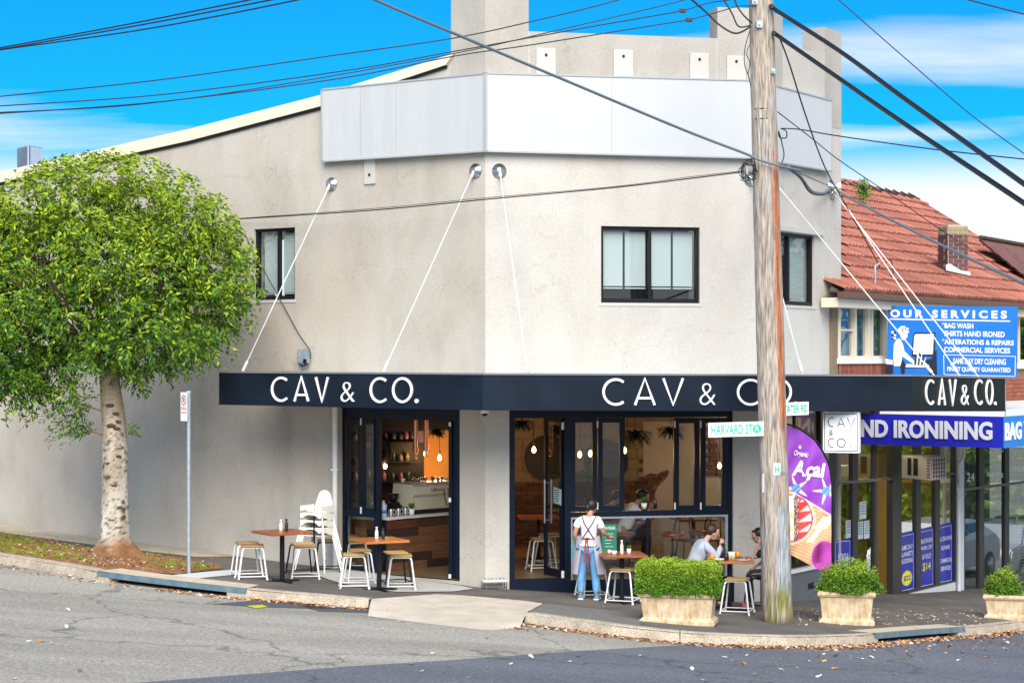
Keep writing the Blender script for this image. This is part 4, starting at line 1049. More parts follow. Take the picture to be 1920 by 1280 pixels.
# window arm of the counter (left of the door opening)
k0 = WL.pt(WL.u(708), 0, -.35); k1 = WL.pt(WL.u(640), 0, -.35); WK = wall2(k1, k0); kl = (k1 - k0).length
if WK.n.y > 0: WK.n = -WK.n
m = MB(); m.prism([WK.pt(0, CZ - .05, .06), WK.pt(kl, CZ - .05, .06), WK.pt(kl, CZ - .01, .06), WK.pt(0, CZ - .01, .06)], -WK.n * .5); m.build('stone_top', 'marble', ct)
for i in range(nrow):
    u = 0
    while u < kl - .01:
        l = min(rnd.uniform(.4, .8), kl - u); m = MB()
        m.prism([WK.pt(u + .002, FZ + i * hh + .002), WK.pt(u + l - .002, FZ + i * hh + .002), WK.pt(u + l - .002, FZ + (i + 1) * hh - .002), WK.pt(u + .002, FZ + (i + 1) * hh - .002)], -WK.n * .03)
        m.build('board', wd[2] if rnd.random() < .6 else wd[0], ct); u += l
# espresso machine
def on_counter(px, n):
    "point on the counter top along the line of sight column px, n metres behind the front edge"
    u = WCt.u(px, -n); return WCt.pt(u, CZ + .01, -n)
e0 = on_counter(742, .62); ez = CZ + .01
mc = thing('espresso_machine', 'cream enamelled two group espresso machine on the counter', 'coffee machine', tuple(e0))
Me = Matrix.Translation(WCt.pt(WCt.u(770, -.16), ez, -.12)) @ Matrix(((WCt.d.x, -WCt.n.x, 0, 0), (WCt.d.y, -WCt.n.y, 0, 0), (0, 0, 1, 0), (0, 0, 0, 1)))
m = MB(M=Me); prof = [(0.04, .07), (.0, .28), (-.05, .33), (-.05, .46), (.02, .50), (.48, .50), (.50, .34), (.44, .28), (.42, .07)]
m.prism([(0, y, z) for y, z in prof], (.95, 0, 0)); m.build('body', 'machine', mc)
m = MB(M=Me); m.bbox((-.03, 0, .0), (.98, .5, .06), .01); m.build('base', 'black', mc)
m = MB(M=Me); m.bbox((.0, .0, .505), (.95, .46, .52), .004)
m.tube([(.0, .0, .56), (.95, .0, .56)], .008, 6); m.tube([(.0, .0, .52), (.0, .0, .56)], .008, 6); m.tube([(.95, .0, .52), (.95, .0, .56)], .008, 6); m.build('cup_rail', 'steel', mc)
m = MB(); b0 = Me @ Vector((.38, -.055, .37)); b1 = Me @ Vector((.66, -.055, .37)); b2 = Me @ Vector((.38, -.055, .43)); m.cur = 0; text_on(m, 'La Marzocco', b0, b1, b2, .01); m.build('badge', 'red', mc)
m = MB(M=Me)
m.tube([(.70, -.03, .46), (.66, -.07, .30), (.72, -.07, .12)], .008, 6); m.tube([(.72, -.03, .46), (.82, -.08, .3), (.86, -.08, .1)], .008, 6); m.build('hose', 'black', mc)
# cups on the machine
for i in range(9):
    c = Me @ Vector((.06 + i * .1 + rnd.uniform(-.02, .02), rnd.uniform(.06, .35), .52)); m = MB()
    m.lathe([(.02, 0), (.035, .05), (.038, .07), (.033, .07), (.02, .01)], c, 12); m.build('cup', ['pot', 'copper', 'steel'][i % 3])
    o = bpy.data.objects[-1] if False else COL.objects[-1]; tag(o, 'small %s cup on top of the espresso machine' % ['white', 'copper', 'steel'][i % 3], 'cup', 'cups on the espresso machine')
def plant_ball(name, c, r, h, mts, n, lw, ll, lab, cat, potm=None, potr=.05, poth=.09, upright=False, group=None, seed=1):
    rr = random.Random(seed); t = thing(name, lab, cat, tuple(c), group=group); c = Vector(c)
    if potm: m = MB(); m.lathe([(potr * .75, 0), (potr, poth), (potr * .9, poth), (potr * .85, poth - .01)], c, 16); m.build('pot', potm, t); c = c + Vector((0, 0, poth))
    m = MB()
    for i in range(n):
        a = rr.uniform(0, 2 * PI)
        if upright:
            b = c + Vector((math.cos(a), math.sin(a), 0)) * rr.uniform(0, r * .5); d = (Vector((math.cos(a), math.sin(a), 0)) * rr.uniform(.1, .6) + Vector((0, 0, 1))).normalized(); L = h * rr.uniform(.6, 1)
        else:
            ph = math.acos(rr.uniform(-.4, 1)); d = Vector((math.sin(ph) * math.cos(a), math.sin(ph) * math.sin(a), math.cos(ph))); b = c + Vector((d.x * r, d.y * r, h * .5 + d.z * h * .5)) * 1 * rr.uniform(.5, 1) if False else c + Vector((d.x * r * rr.uniform(.3, 1), d.y * r * rr.uniform(.3, 1), h * .5 + d.z * h * .45)); L = ll
            d = (d + Vector((rr.uniform(-.5, .5), rr.uniform(-.5, .5), rr.uniform(-.2, .6)))).normalized()
        s = d.cross(Vector((rr.uniform(-1, 1), rr.uniform(-1, 1), .2))).normalized() * lw
        m.add([b, b + d * L * .5 + s, b + d * L, b + d * L * .5 - s], [(0, 1, 2, 3)], mi=rr.randrange(len(mts)))
    m.build('leaves', mts, t); return t
plant_ball('potted_plant', on_counter(772, .10), .05, .12, ['hedgeA', 'hedgeC'], 160, .003, .1, 'small grassy plant in a white pot at the edge of the coffee counter', 'plant', 'pot', .05, .10, True)
plant_ball('potted_plant', Me @ Vector((.2, .2, .52)), .07, .12, ['leafC', 'leafA'], 120, .01, .03, 'small leafy plant on top of the espresso machine', 'plant', 'pot', .03, .03, seed=4)
for i, px in enumerate((733, 747, 760)):
    c = on_counter(px, .12 + .02 * i); m = MB(); m.lathe([(.045, 0), (.047, .02), (.04, .10), (.038, .13), (.036, .13), (.04, .02)], c, 18); m.tube([c + Vector((.045, 0, .11)), c + Vector((.08, 0, .09)), c + Vector((.075, 0, .04)), c + Vector((.045, 0, .03))], .005, 6)
    tag(m.build('milk_jug', 'steel'), 'stainless steel milk jug, %s of the row of three on the counter' % ['leftmost', 'middle one', 'rightmost'][i], 'jug', 'steel milk jugs')
c = on_counter(719, .12); m = MB(); m.lathe([(.05, 0), (.055, .02), (.055, .17), (.05, .2), (.02, .24), (.02, .27)], c, 16)
t = thing('milk_bottle', 'translucent plastic milk bottle with a blue label on the counter', 'bottle', tuple(c)); m.build('bottle', mat('milk_plastic', (.50, .55, .62), .3), t)
m = MB(); m.lathe([(.0562, .06), (.0562, .12)], c, 16); m.build('label', 'blue', t)
m = MB(); c = on_counter(738, .42); m.bbox((-.14, -.1, 0), (.14, .1, .2), .05, M=Matrix.Translation(c) @ Matrix.Rotation(.7, 4, 'Z')); m.lathe([(.05, .2), (.09, .34), (.08, .34), (.04, .2)], c, 14)
tag(m.build('coffee_grinder', 'black'), 'black coffee grinder between the milk bottle and espresso machine', 'grinder')
# copper pipes
for i, (px, pb) in enumerate(((779, 851), (799, 845))):
    Y = 32.0; t = P(px, 780, Y); b = P(px, pb, Y); m = MB(); m.tube([Vector((b.x, b.y, CE - .002)), b], .042, 14); m.tube([b + Vector((0, 0, .10)), b + Vector((0, 0, .02))], .05, 14); m.tube([b, b - Vector((0, 0, .1))], .025, 12)
    tag(m.build('copper_pipe', 'copper'), 'fat polished copper pipe hanging from the cafe ceiling, %s one of two' % ['left', 'right'][i], 'pipe', 'copper pipes over the counter')
# dark bottle shelf
sv = thing('bar_shelving', 'dark wall shelving crowded with jars behind the espresso machine', 'shelves', tuple(P(745, 1000, 34.2)))
Ms = Matrix.Translation(Vector((P(752, 0, 34.5).x, 34.5, 0))) @ Matrix.Rotation(aM, 4, 'Z')
m = MB(M=Ms); m.box((-.95, -.02, FZ), (.42, .25, 2.6)); m.build('back', 'black', sv)
for z in (1.35, 1.7, 2.05):
    m = MB(M=Ms); m.box((-.9, -.3, z), (.28, -.02, z + .03)); m.build('shelf', 'black', sv)
jm = [mat('jar_%d' % i, c, .3) for i, c in enumerate([(.25, .10, .14), (.08, .05, .12), (.22, .18, .12), (.04, .06, .08)])]
for z in (1.38, 1.73, 2.08):
    x = -.85
    while x < .2:
        c = Ms @ Vector((x, -.15, z)); m = MB(); r = rnd.uniform(.03, .05); h = rnd.uniform(.12, .22); m.lathe([(r, 0), (r, h * .7), (r * .5, h * .85), (r * .5, h)], c, 10)
        tag(m.build('jar', rnd.choice(jm)), 'coloured jar on the %s board of the dark bar shelving' % {1.38: 'lowest', 1.73: 'middle', 2.08: 'top'}[z], 'jar', 'jars on the bar shelving'); x += rnd.uniform(.1, .17)
m = MB(M=Ms); m.box((.0, -.05, 2.05), (.42, -.02, 2.62)); tag(m.build('menu_board', mat('mauve_board', (.16, .12, .22), .6)), 'mauve board hanging left of the copper pipes', 'board')
m = MB(M=Ms); m.box((-1.4, -.5, 2.28), (1.6, -.2, 2.85)); m.build('dark_ceiling_box', 'black', cafe)  # black box added to darken the zone under the ceiling
# christmas tree behind the left window
xt = plant_ball('christmas_tree', Vector((*WL.pt(WL.u(664), 0, -.35).xy, CZ)), .13, .42, ['leafC', 'leafA'], 420, .008, .05, 'little decorated christmas tree standing behind the narrow left window', 'christmas tree', seed=3)
c = Vector(xt.location)
for i in range(16):
    a = rnd.uniform(0, 2 * PI); z = rnd.uniform(.02, .38); r = .14 * (1 - z / .6); m = MB(); m.sphere(c + Vector((math.cos(a) * r, math.sin(a) * r, z)), .014, 8, 6); m.build('bauble', ['white', 'red', 'bulb' if i % 5 == 0 else 'steel'][i % 3], xt)
# round black clock/mirror in second left window
c = P(700, 845, 33.0); m = MB(M=Matrix.Translation(c) @ Matrix.Rotation(PI / 2, 4, 'X')); m.lathe([(.30, -.02), (.33, -.02), (.33, .02), (.18, .03), (.18, .0)], seg=30)
tag(m.build('wall_clock', 'black'), 'round black framed clock behind the second narrow window', 'clock')
# hanging ferns
for i, (px, py, Y, r, h, lab) in enumerate(((1190, 825, 33.5, .28, .5, 'large dark fern hanging inside the open hatch'), (1258, 815, 33, .22, .4, 'trailing dark plant hanging at the right end of the open hatch'),
                                       (1046, 815, 32.5, .22, .5, 'dark trailing plant hanging above the entrance door'), (978, 800, 33, .2, .3, 'dark trailing plant hanging at the left of the entrance'),
                                       (818, 815, 33, .16, .3, 'dark trailing plant beside the copper pipes'), (1095, 895, 34.2, .2, .35, 'bushy dark plant on the wall behind the leftmost folding window'))):
    c = P(px, py, Y); rr = random.Random(i); t = thing('hanging_plant', lab, 'plant', tuple(c), group='hanging plants in the cafe'); m = MB()
    for k in range(170):
        a = rr.uniform(0, 2 * PI); d = Vector((math.cos(a), math.sin(a), rr.uniform(-.4, .5))); p = c + Vector((0, 0, h * .2)); w = rr.uniform(.008, .02)
        for j in range(4):
            q = p + d * (r / 3) ; d = (d + Vector((0, 0, -.55))).normalized() if j else d
            s = d.cross(Vector((0, 0, 1))).normalized() * w * (1 - j * .2); m.add([p - s, p + s, q + s * .7, q - s * .7], [(0, 1, 2, 3)]); p = q
    m.build('fronds', mat('dark_fern', (.02, .045, .015), .6, var=.5, vs=8), t)
    if i != 5: m = MB(); m.tube([c + Vector((0, 0, h * .2)), Vector((c.x, c.y, CE - .002))], .006, 5); m.lathe([(.04, 0), (.09, .1), (.08, .1)], c, 12); m.build('hanger', 'black', t)
# box on the wall right of window: security camera and dog bowl rack
m = MB(); c = WM.pt(.02, 0, .0); c = P(909, 771, 28.9)
t = thing('security_camera', 'white dome security camera under the awning at the corner', 'camera', tuple(c)); m.lathe([(.07, .06), (.07, .0), (.062, -.03), (.055, -.03)], c, 16); m.build('housing', 'white', t); m = MB(); m.sphere(c + Vector((0, 0, -.03)), .045, 12, 8); m.build('dome', 'black', t)
u, z = WM.uz(926, 1090, .12); t = thing('dog_bowl_stand', 'low white rack of dog bowls against the corner pillar', 'rack', tuple(WM.pt(u, G(*WM.pt(u, 0, .12).xy), .15)))
Mb = Matrix.Translation(t.location) @ Matrix.Rotation(aM, 4, 'Z'); m = MB(M=Mb); m.bbox((-.19, -.09, .12), (.19, .09, .15), .008); m.build('tray', 'plastic', t)
m = MB(M=Mb)
for x in (-.18, .18):
    m.tube([(x, -.08, 0), (x, -.08, .12)], .006, 6); m.tube([(x, .08, 0), (x, .08, .12)], .006, 6); m.tube([(x, -.08, .02), (x, .08, .02)], .005, 6)
m.tube([(-.18, -.08, .03), (.18, -.08, .03)], .005, 6); m.build('legs', 'black', t)
for x in (-.12, .0, .12): m = MB(M=Mb); m.lathe([(.03, .15), (.05, .17), (.045, .17), (.02, .155)], (x, 0, 0), 14); m.build('bowl', 'steel', t)
# floodlight with cable
u, z = WL.uz(569, 667, .1); c = WL.pt(u, z, .1); t = thing('floodlight', 'small grey finned floodlight on the side wall above the awning', 'light', tuple(c))
Mf = Matrix.Translation(c) @ Matrix(((WL.d.x, WL.n.x, 0, 0), (WL.d.y, WL.n.y, 0, 0), (0, 0, 1, 0), (0, 0, 0, 1)))
m = MB(M=Mf); m.bbox((-.11, -.04, -.13), (.11, .05, .11), .015)
for i in range(6): m.box((-.10 + i * .035, .05, -.10), (-.09 + i * .035, .065, .09))
m.build('housing', 'galv', t); m = MB(M=Mf); m.bbox((-.12, .05, -.13), (-.07, .10, -.05), .01); m.tube([(.1, 0, -.14), (.0, .03, -.17), (-.1, 0, -.13)], .012, 6); m.tube([(0, -.1, 0), (0, -.04, 0)], .03, 8); m.build('bracket', 'black', t)
# ------------------------------------------------------------------ laundry shop, house above, awning
shop = thing('laundry_building', 'brick and tile building with a glazed laundry shopfront below and red roof', 'building', tuple(C1 + WR.d * 5))
def SU(px, n=0): return WR.u(px, n)
vE = SU(1800)         # end of shop 1
V0 = LR - .72
def sz(px, py, n=0): return WR.z(px, py, n)
# sloping stall riser (white boards) under the poster windows
sill = [(1686, 1114), (1793, 1090)]
a, b = WR.uz(1686, 1114, .0), WR.uz(1793, 1090, .0)
m = MB(); m.prism([WR.pt(a[0] - .15, -2, .02), WR.pt(b[0], -2, .02), WR.pt(b[0], b[1], .02), WR.pt(a[0] - .15, a[1] - .03, .02)], -WR.n * .2); rs = m.build('stall_riser', 'whitewall', shop)
m = MB(); r = rect(WR, 1746, 1117, 1758, 1136, .02); m.prism([WR.pt(r[0], r[2], .025), WR.pt(r[1], r[2], .025), WR.pt(r[1], r[3], .025), WR.pt(r[0], r[3], .025)], -WR.n * .01); m.build('vent_hole', 'black', rs)
ZT2 = 2.75
fz = MB(); n0, n1 = -.10, -.02
def vbar(px0, px1, zb, zt, N0=n0, N1=n1): bar(fz, WR, SU(px0, -.05), SU(px1, -.05), zb, zt, N0, N1)
vbar(1553, 1563, -1.5, ZT2); vbar(1596, 1606, -1.5, ZT2); vbar(1637, 1642, -1.4, ZT2, -.1, -.02); vbar(1669, 1686, -1.5, ZT2, -.12, 0)
vbar(1715, 1724, b[1] - .3, ZT2); vbar(1751, 1760, b[1] - .3, ZT2); vbar(1786, 1794, b[1] - .3, ZT2)
def sbar(p0, p1, h, N0=n0, N1=n1, mb=None):
    (ua, za), (ub, zb_) = WR.uz(*p0, -.05), WR.uz(*p1, -.05)
    (mb or fz).prism([WR.pt(ua, za, N1 + .001), WR.pt(ub, zb_, N1 + .001), WR.pt(ub, zb_ - h, N1 + .001), WR.pt(ua, za - h, N1 + .001)], WR.n * (N0 - N1))
sbar((1686, 1108), (1794, 1085), .06)
fz.build('shopfront_frame', 'alu', shop)
tb = MB(); sbar((1562, 903), (1686, 893), .05, n0, n1 + .01, tb); sbar((1686, 894), (1794, 884), .05, n0, n1 + .01, tb); tb.build('transom', 'alub', shop)
def shop_pane(p0, p1, pyt0, pyt1, pyb0, pyb1, par=shop):
    (ua, z1a), (ub, z1b) = WR.uz(p0, pyt0, -.06), WR.uz(p1, pyt1, -.06); z0a, z0b = WR.z(p0, pyb0, -.06), WR.z(p1, pyb1, -.06)
    g = MB(); g.poly([WR.pt(ua, z0a, -.06), WR.pt(ub, z0b, -.06), WR.pt(ub, z1b, -.06), WR.pt(ua, z1a, -.06)]); return g.build('pane', 'glass_shop', par)
for p0, p1 in ((1563, 1596), (1606, 1637), (1686, 1715), (1724, 1751), (1760, 1786)):
    shop_pane(p0, p1, 835, 835, 898, 896); shop_pane(p0, p1, 905, 903, 1150 if p0 < 1680 else 1112, 1145 if p0 < 1680 else 1090)
shop_pane(1642, 1669, 835, 835, 896, 895)
# open doorway: door leaf swung inwards, step
dm = MB(); q0 = WR.pt(SU(1641, -.1), 0, -.12); q1 = q0 + Vector((.05, .85, 0)); WSd = wall2(q0, q1); shopdoor = shop_leaf(WSd, (0, .85, -.85, sz(1650, 905)), .07, -.02, .02, shop, 'alu', 'glass_shop', name='shop_door')
# poster panels inside the glass
def poster(p0, p1, pt0, pt1, pb0, pb1, lines, extra=None, lab=None):
    n = -.045
    def q(x, y):
        px = p0 + (p1 - p0) * x; py = (pb0 + (pb1 - pb0) * x) * (1 - y) + (pt0 + (pt1 - pt0) * x) * y
        u, z = WR.uz(px, py, n); return u, z
    m = MB(); m.prism([WR.pt(*q(0, 0), n), WR.pt(*q(1, 0), n), WR.pt(*q(1, 1), n), WR.pt(*q(0, 1), n)], -WR.n * .004)
    o = m.build('poster', 'blue2', shop, label=lab)
    m = MB(); n += .003; pts = [(.08, .05), (.92, .05), (.92, .95), (.08, .95)]
    for i in range(4): stroke(m, [WR.pt(*q(*pts[i]), n), WR.pt(*q(*pts[(i + 1) % 4]), n)], .008, WR.n, .001)
    m.build('border', 'signwhite', o)
    for s, x0, x1, y0, y1, mt in lines:
        m = MB(); text_on(m, s, WR.pt(*q(x0, y0), n), WR.pt(*q(x1, y0), n), WR.pt(*q(x0, y1), n), .012); m.build('print', mt, o)
    if extra: extra(q, n, o)
yel = mat('print_yellow', (.80, .72, .02), .5)
def burst(q, n, o):
    m = MB(); pts = []
    for i in range(36):
        r = 1 if i % 2 else .82; a = 2 * PI * i / 36; pts.append(WR.pt(*q(.5 + .36 * r * math.cos(a), .24 + .135 * r * math.sin(a)), n))
    m.poly(pts); m.build('price_burst', yel, o); m = MB(); text_on(m, '$22', WR.pt(*q(.28, .19), n + .003), WR.pt(*q(.74, .19), n + .003), WR.pt(*q(.28, .285), n + .003), .02); m.build('price', 'blue2', o)
poster(1686, 1715, 1000, 994, 1114, 1107, [('SAME DAY', .12, .88, .71, .79, 'signwhite'), ('BLANKETS', .10, .90, .60, .68, 'signwhite'), ('& DOONAS', .14, .88, .49, .57, 'signwhite')], burst)
poster(1724, 1751, 992, 986, 1105, 1099, [('BAGWASH', .12, .9, .75, .83, 'signwhite'), ('WASH, DRY', .10, .92, .63, .71, 'signwhite'), ('& FOLD', .2, .8, .49, .57, 'signwhite'), ('$14', .22, .78, .28, .43, yel)])
poster(1760, 1786, 984, 978, 1097, 1092, [('ALTERATIONS', .06, .95, .72, .79, 'signwhite'), ('REPAIRS', .2, .8, .57, .64, 'signwhite'), ('COMMERCIAL', .06, .95, .36, .43, 'signwhite'), ('SERVICES', .16, .86, .23, .30, 'signwhite')])
poster(1564, 1596, 1013, 1010, 1068, 1066, [('WASH', .22, .8, .25, .55, 'signwhite')])
# white notices on the door glass
for p0, p1, t0, b0 in ((1612, 1624, 940, 972), (1606, 1618, 978, 1010), (1620, 1630, 976, 1009), (1586, 1595, 975, 1008)):
    r = rect(WR, p0, t0, p1, b0, -.05); m = MB(); m.prism([WR.pt(r[0], r[2], -.05), WR.pt(r[1], r[2], -.05), WR.pt(r[1], r[3], -.05), WR.pt(r[0], r[3], -.05)], -WR.n * .003); o = m.build('notice', mat('notice_white', (.55, .62, .66), .6), shop)
    m = MB()
    for i in range(5):
        z = r[3] - .04 - i * .045; m.prism([WR.pt(r[0] + .03, z, -.046), WR.pt(r[1] - .03, z, -.046), WR.pt(r[1] - .03, z + .015, -.046), WR.pt(r[0] + .03, z + .015, -.046)], WR.n * .0005)
    m.build('print', 'grey_dark', o)
# white pier and the second shop (number 24)
u0, u1 = SU(1794), SU(1805)
m = MB(); m.prism([WR.pt(u0, -2.2, .03), WR.pt(u1, -2.2, .03), WR.pt(u1, 3.2, .03), WR.pt(u0, 3.2, .03)], -WR.n * .4); m.build('white_pier', 'whitewall', shop)
m = MB(); a1 = WR.pt(SU(1799, .1), WR.z(1799, 1098, .1), .08); m.tube([WR.pt(SU(1799, .1), -1.4, .09), WR.pt(SU(1799, .1), WR.z(1799, 870, .09), .09), WR.pt(SU(1805, .1), WR.z(1805, 855, .09), .12), WR.pt(SU(1806, .1), 2.6, .12)], .04, 8); m.build('downpipe', 'whitewall', shop)
s2 = MB(); fz = s2
vbar(1805, 1807, -2.2, ZT2); vbar(1834, 1843, -2.2, ZT2); vbar(1882, 1890, -2.2, ZT2); vbar(1936, 1946, -2.2, ZT2); vbar(1800, 1806, -2.2, ZT2)
s2.build('shopfront_frame', 'alu', shop)
tb = MB(); sbar((1805, 915), (1960, 896), .05, n0, n1 + .01, tb); tb.build('transom', 'alub', shop)
for p0, p1 in ((1807, 1834), (1843, 1882), (1890, 1936)):
    shop_pane(p0, p1, 838, 838, 911 - (p0 - 1807) * .11, 908 - (p0 - 1807) * .11); shop_pane(p0, p1, 918 - (p0 - 1807) * .11, 914 - (p0 - 1807) * .11, 1140, 1135)
m = MB(); text_on(m, '24', WR.pt(*WR.uz(1813, 902, -.05), -.05), WR.pt(*WR.uz(1827, 902, -.05), -.05), WR.pt(*WR.uz(1813, 886, -.05), -.05), .0); m.build('door_number', 'signwhite', shop)
for s, x0, x1, yb, yt in (('Engraving', 1851, 1881, 895, 884), ('AWARDS', 1897, 1932, 884, 872), ('Custom Glass', 1893, 1936, 850, 842), ('Corporate', 1897, 1936, 862, 854), ('TROPHIES', 1862, 1882, 848, 842)):
    m = MB(); text_on(m, s, WR.pt(*WR.uz(x0, yb, -.05), -.05), WR.pt(*WR.uz(x1, yb, -.05), -.05), WR.pt(*WR.uz(x0, yt, -.05), -.05), .005); m.build('window_lettering', 'signwhite', shop)
# shop interior: floor, yellow back wall, ceiling, shelves
iu0, iu1 = VS + .14, SU(1960) + 3
m = MB(); m.prism([WR.pt(iu0 + 2.9, -1.0, -3.2), WR.pt(SU(1797), -1.0, -3.2), WR.pt(SU(1797), 2.9, -3.2), WR.pt(iu0 + 2.9, 2.9, -3.2)], -WR.n * .1); m.build('shop_back_wall', 'shopwall', shop)
m = MB(); m.prism([WR.pt(iu0 + 2.0, -1.0, -2.9), WR.pt(SU(1797), -1.0, -2.9), WR.pt(SU(1797), 1.35, -2.9), WR.pt(iu0 + 2.0, 1.35, -2.9)], -WR.n * .04); m.build('doorway_shade_panel', dark_room, shop)  # added near-black panel standing in for the dark lower interior
m = MB(); m.prism([WR.pt(SU(1797), -1.6, -2.4), WR.pt(iu1, -1.6, -2.4), WR.pt(iu1, 2.9, -2.4), WR.pt(SU(1797), 2.9, -2.4)], -WR.n * .1); m.build('shop_back_wall', mat('dim_shop_wall', (.10, .10, .09), .8, var=.4, vs=1), shop)
m = MB(); m.prism([WR.pt(iu0, -.95, -.1), WR.pt(iu1, -1.3, -.1), WR.pt(iu1, -1.3, -3.2), WR.pt(iu0 + 2.9, -.95, -3.2)], (0, 0, -.05)); m.build('shop_floor', 'floor', shop)
m = MB(); m.prism([WR.pt(iu0, 2.76, .0), WR.pt(iu1, 2.76, .0), WR.pt(iu1, 2.76, -3.3), WR.pt(iu0 + 2.9, 2.76, -3.3)], (0, 0, .05)); m.build('shop_ceiling', mat('shop_ceiling', (.4, .36, .25), .8), shop)
qa = WR.pt(iu0, -1.6, -.12); qb = qa - WM.n * 4.3; m = MB(); m.prism([qa, qb, qb + Vector((0, 0, 4.35)), qa + Vector((0, 0, 4.35))], WR.d * .06); m.build('shop_side_wall', 'shopwall', shop)
for x in (SU(1797),): m = MB(); m.prism([WR.pt(x, -1.6, -.12), WR.pt(x, -1.6, -3.2), WR.pt(x, 2.75, -3.2), WR.pt(x, 2.75, -.12)], WR.d * .06); m.build('shop_side_wall', 'shopwall', shop)
ld = bpy.data.lights.new('tube_light', 'AREA'); ld.energy = 75; ld.color = (1, .85, .5); ld.shape = 'RECTANGLE'; ld.size = 1.6; ld.size_y = .3
lo = bpy.data.objects.new('tube_light', ld); COL.objects.link(lo); lo.location = WR.pt(SU(1640), 2.70, -1.6)
# hanging garments, baskets and bags seen in the laundry
rail = WR.pt(SU(1600), 1.45, -1.3)
m = MB(); m.tube([WR.pt(SU(1565), 1.30, -1.0), WR.pt(SU(1640), 1.30, -1.0)], .015, 6); m.tube([WR.pt(SU(1565), 1.30, -1.0), WR.pt(SU(1565), -.9, -1.0)], .015, 6); m.tube([WR.pt(SU(1640), 1.30, -1.0), WR.pt(SU(1640), -.9, -1.0)], .015, 6)
tag(m.build('clothes_rail', 'steel'), 'steel clothes rail inside the laundry window', 'clothes rail')
gm = [mat('garment_%d' % i, c, .8) for i, c in enumerate([(.45, .6, .65), (.6, .62, .65), (.12, .3, .5), (.03, .03, .04), (.5, .45, .4)])]
for i in range(9):
    u = SU(1566) + i * (SU(1638) - SU(1566)) / 9; c = WR.pt(u, 1.28, -1.0); m = MB()
    Mg = Matrix.Translation(c) @ Matrix.Rotation(aR + rnd.uniform(-.4, .4), 4, 'Z')
    h = rnd.uniform(.6, .95); vs = []; fs = []
    for j in range(5):
        z = -.04 - h * j / 4; w = [.06, .20, .21, .23, .25][j]
        for k in range(9):
            x = -w + 2 * w * k / 8; vs.append((x, .02 * math.sin(k * 2.4 + j) + .03, z - .05 * abs(x) / .2 * (j == 0)))
    fs = [(j * 9 + k, j * 9 + k + 1, (j + 1) * 9 + k + 1, (j + 1) * 9 + k) for j in range(4) for k in range(8)]
    m.add(vs, fs, Mg, True); m.add([(a_, b_ - .05, c_) for a_, b_, c_ in vs], fs, Mg, True)
    tag(m.build('garment', rnd.choice(gm)), 'wrapped garment hanging on the rail in the laundry', 'garment', 'garments on the laundry rail')
c = WR.pt(SU(1622), WR.z(1622, 1058, -.5), -.5); m = MB(); m.sphere(c, .25, 16, 12, sc=(.8, .8, 1.2)); tag(m.build('laundry_bag', mat('teal_bag', (.08, .30, .33), .35, col2=(.25, .45, .45), vs=6, bump=1, bs=9, bd=.05)), 'shiny teal plastic bag of washing behind the laundry door', 'bag')
c = WR.pt(SU(1633), WR.z(1633, 893, -.7), -.7); m = MB(M=Matrix.Translation(c) @ Matrix.Rotation(aR, 4, 'Z')); m.bbox((-.35, -.2, .02), (.35, .2, .28), .02)
for i in range(10): m.box((-.34 + i * .07, -.205, .05), (-.30 + i * .07, -.2, .25))
tag(m.build('laundry_basket', mat('basket', (.5, .42, .25), .6)), 'pale slatted laundry basket on the shelf above the laundry door', 'basket')
sh = thing('laundry_shelf', 'high shelf behind the transom glass of the laundry', 'shelf', tuple(WR.pt(SU(1620), .9, -.7)))
m = MB(); m.prism([WR.pt(SU(1563), c.z - .01, -.45), WR.pt(SU(1690), c.z - .01, -.45), WR.pt(SU(1690), c.z - .01, -1.0), WR.pt(SU(1563), c.z - .01, -1.0)], (0, 0, .02)); m.build('board', 'ply_dark', sh)
# white perforated cabinets in shop 2
for i, (px, w) in enumerate(((1864, .55), (1898, .55))):
    c = WR.pt(SU(px, -.6), -1.3, -.6); Mc = Matrix.Translation(c) @ Matrix.Rotation(aR, 4, 'Z'); m = MB(M=Mc); m.bbox((-.28, -.25, 0), (.28, .25, 1.35), .02); m.bbox((-.32, -.29, 1.35), (.32, .29, 1.42), .02)
    t = thing('display_cabinet', 'white perforated cabinet behind the second shop window, %s one' % ['left', 'right'][i], 'cabinet', tuple(c), group='perforated cabinets'); m.build('body', 'plastic', t)
    m = MB(M=Mc)
    for a_ in range(7):
        for b_ in range(14): m.box((-.2 + a_ * .06, -.255, .25 + b_ * .07), (-.175 + a_ * .06, -.249, .28 + b_ * .07))
    m.build('holes', 'grey_dark', t)
# air conditioner box sticking out of the transom
ua, ub = SU(1692, .25), SU(1745, .25)
zc0, zc1 = WR.z(1720, 893, .3), WR.z(1720, 851, .3)
t = thing('air_conditioner', 'boxy beige window air conditioner poking out above the laundry posters', 'air conditioner', tuple(WR.pt(SU(1725), zc0, .2)))
e = WR.pt(SU(1751, .15), zc0, .15)
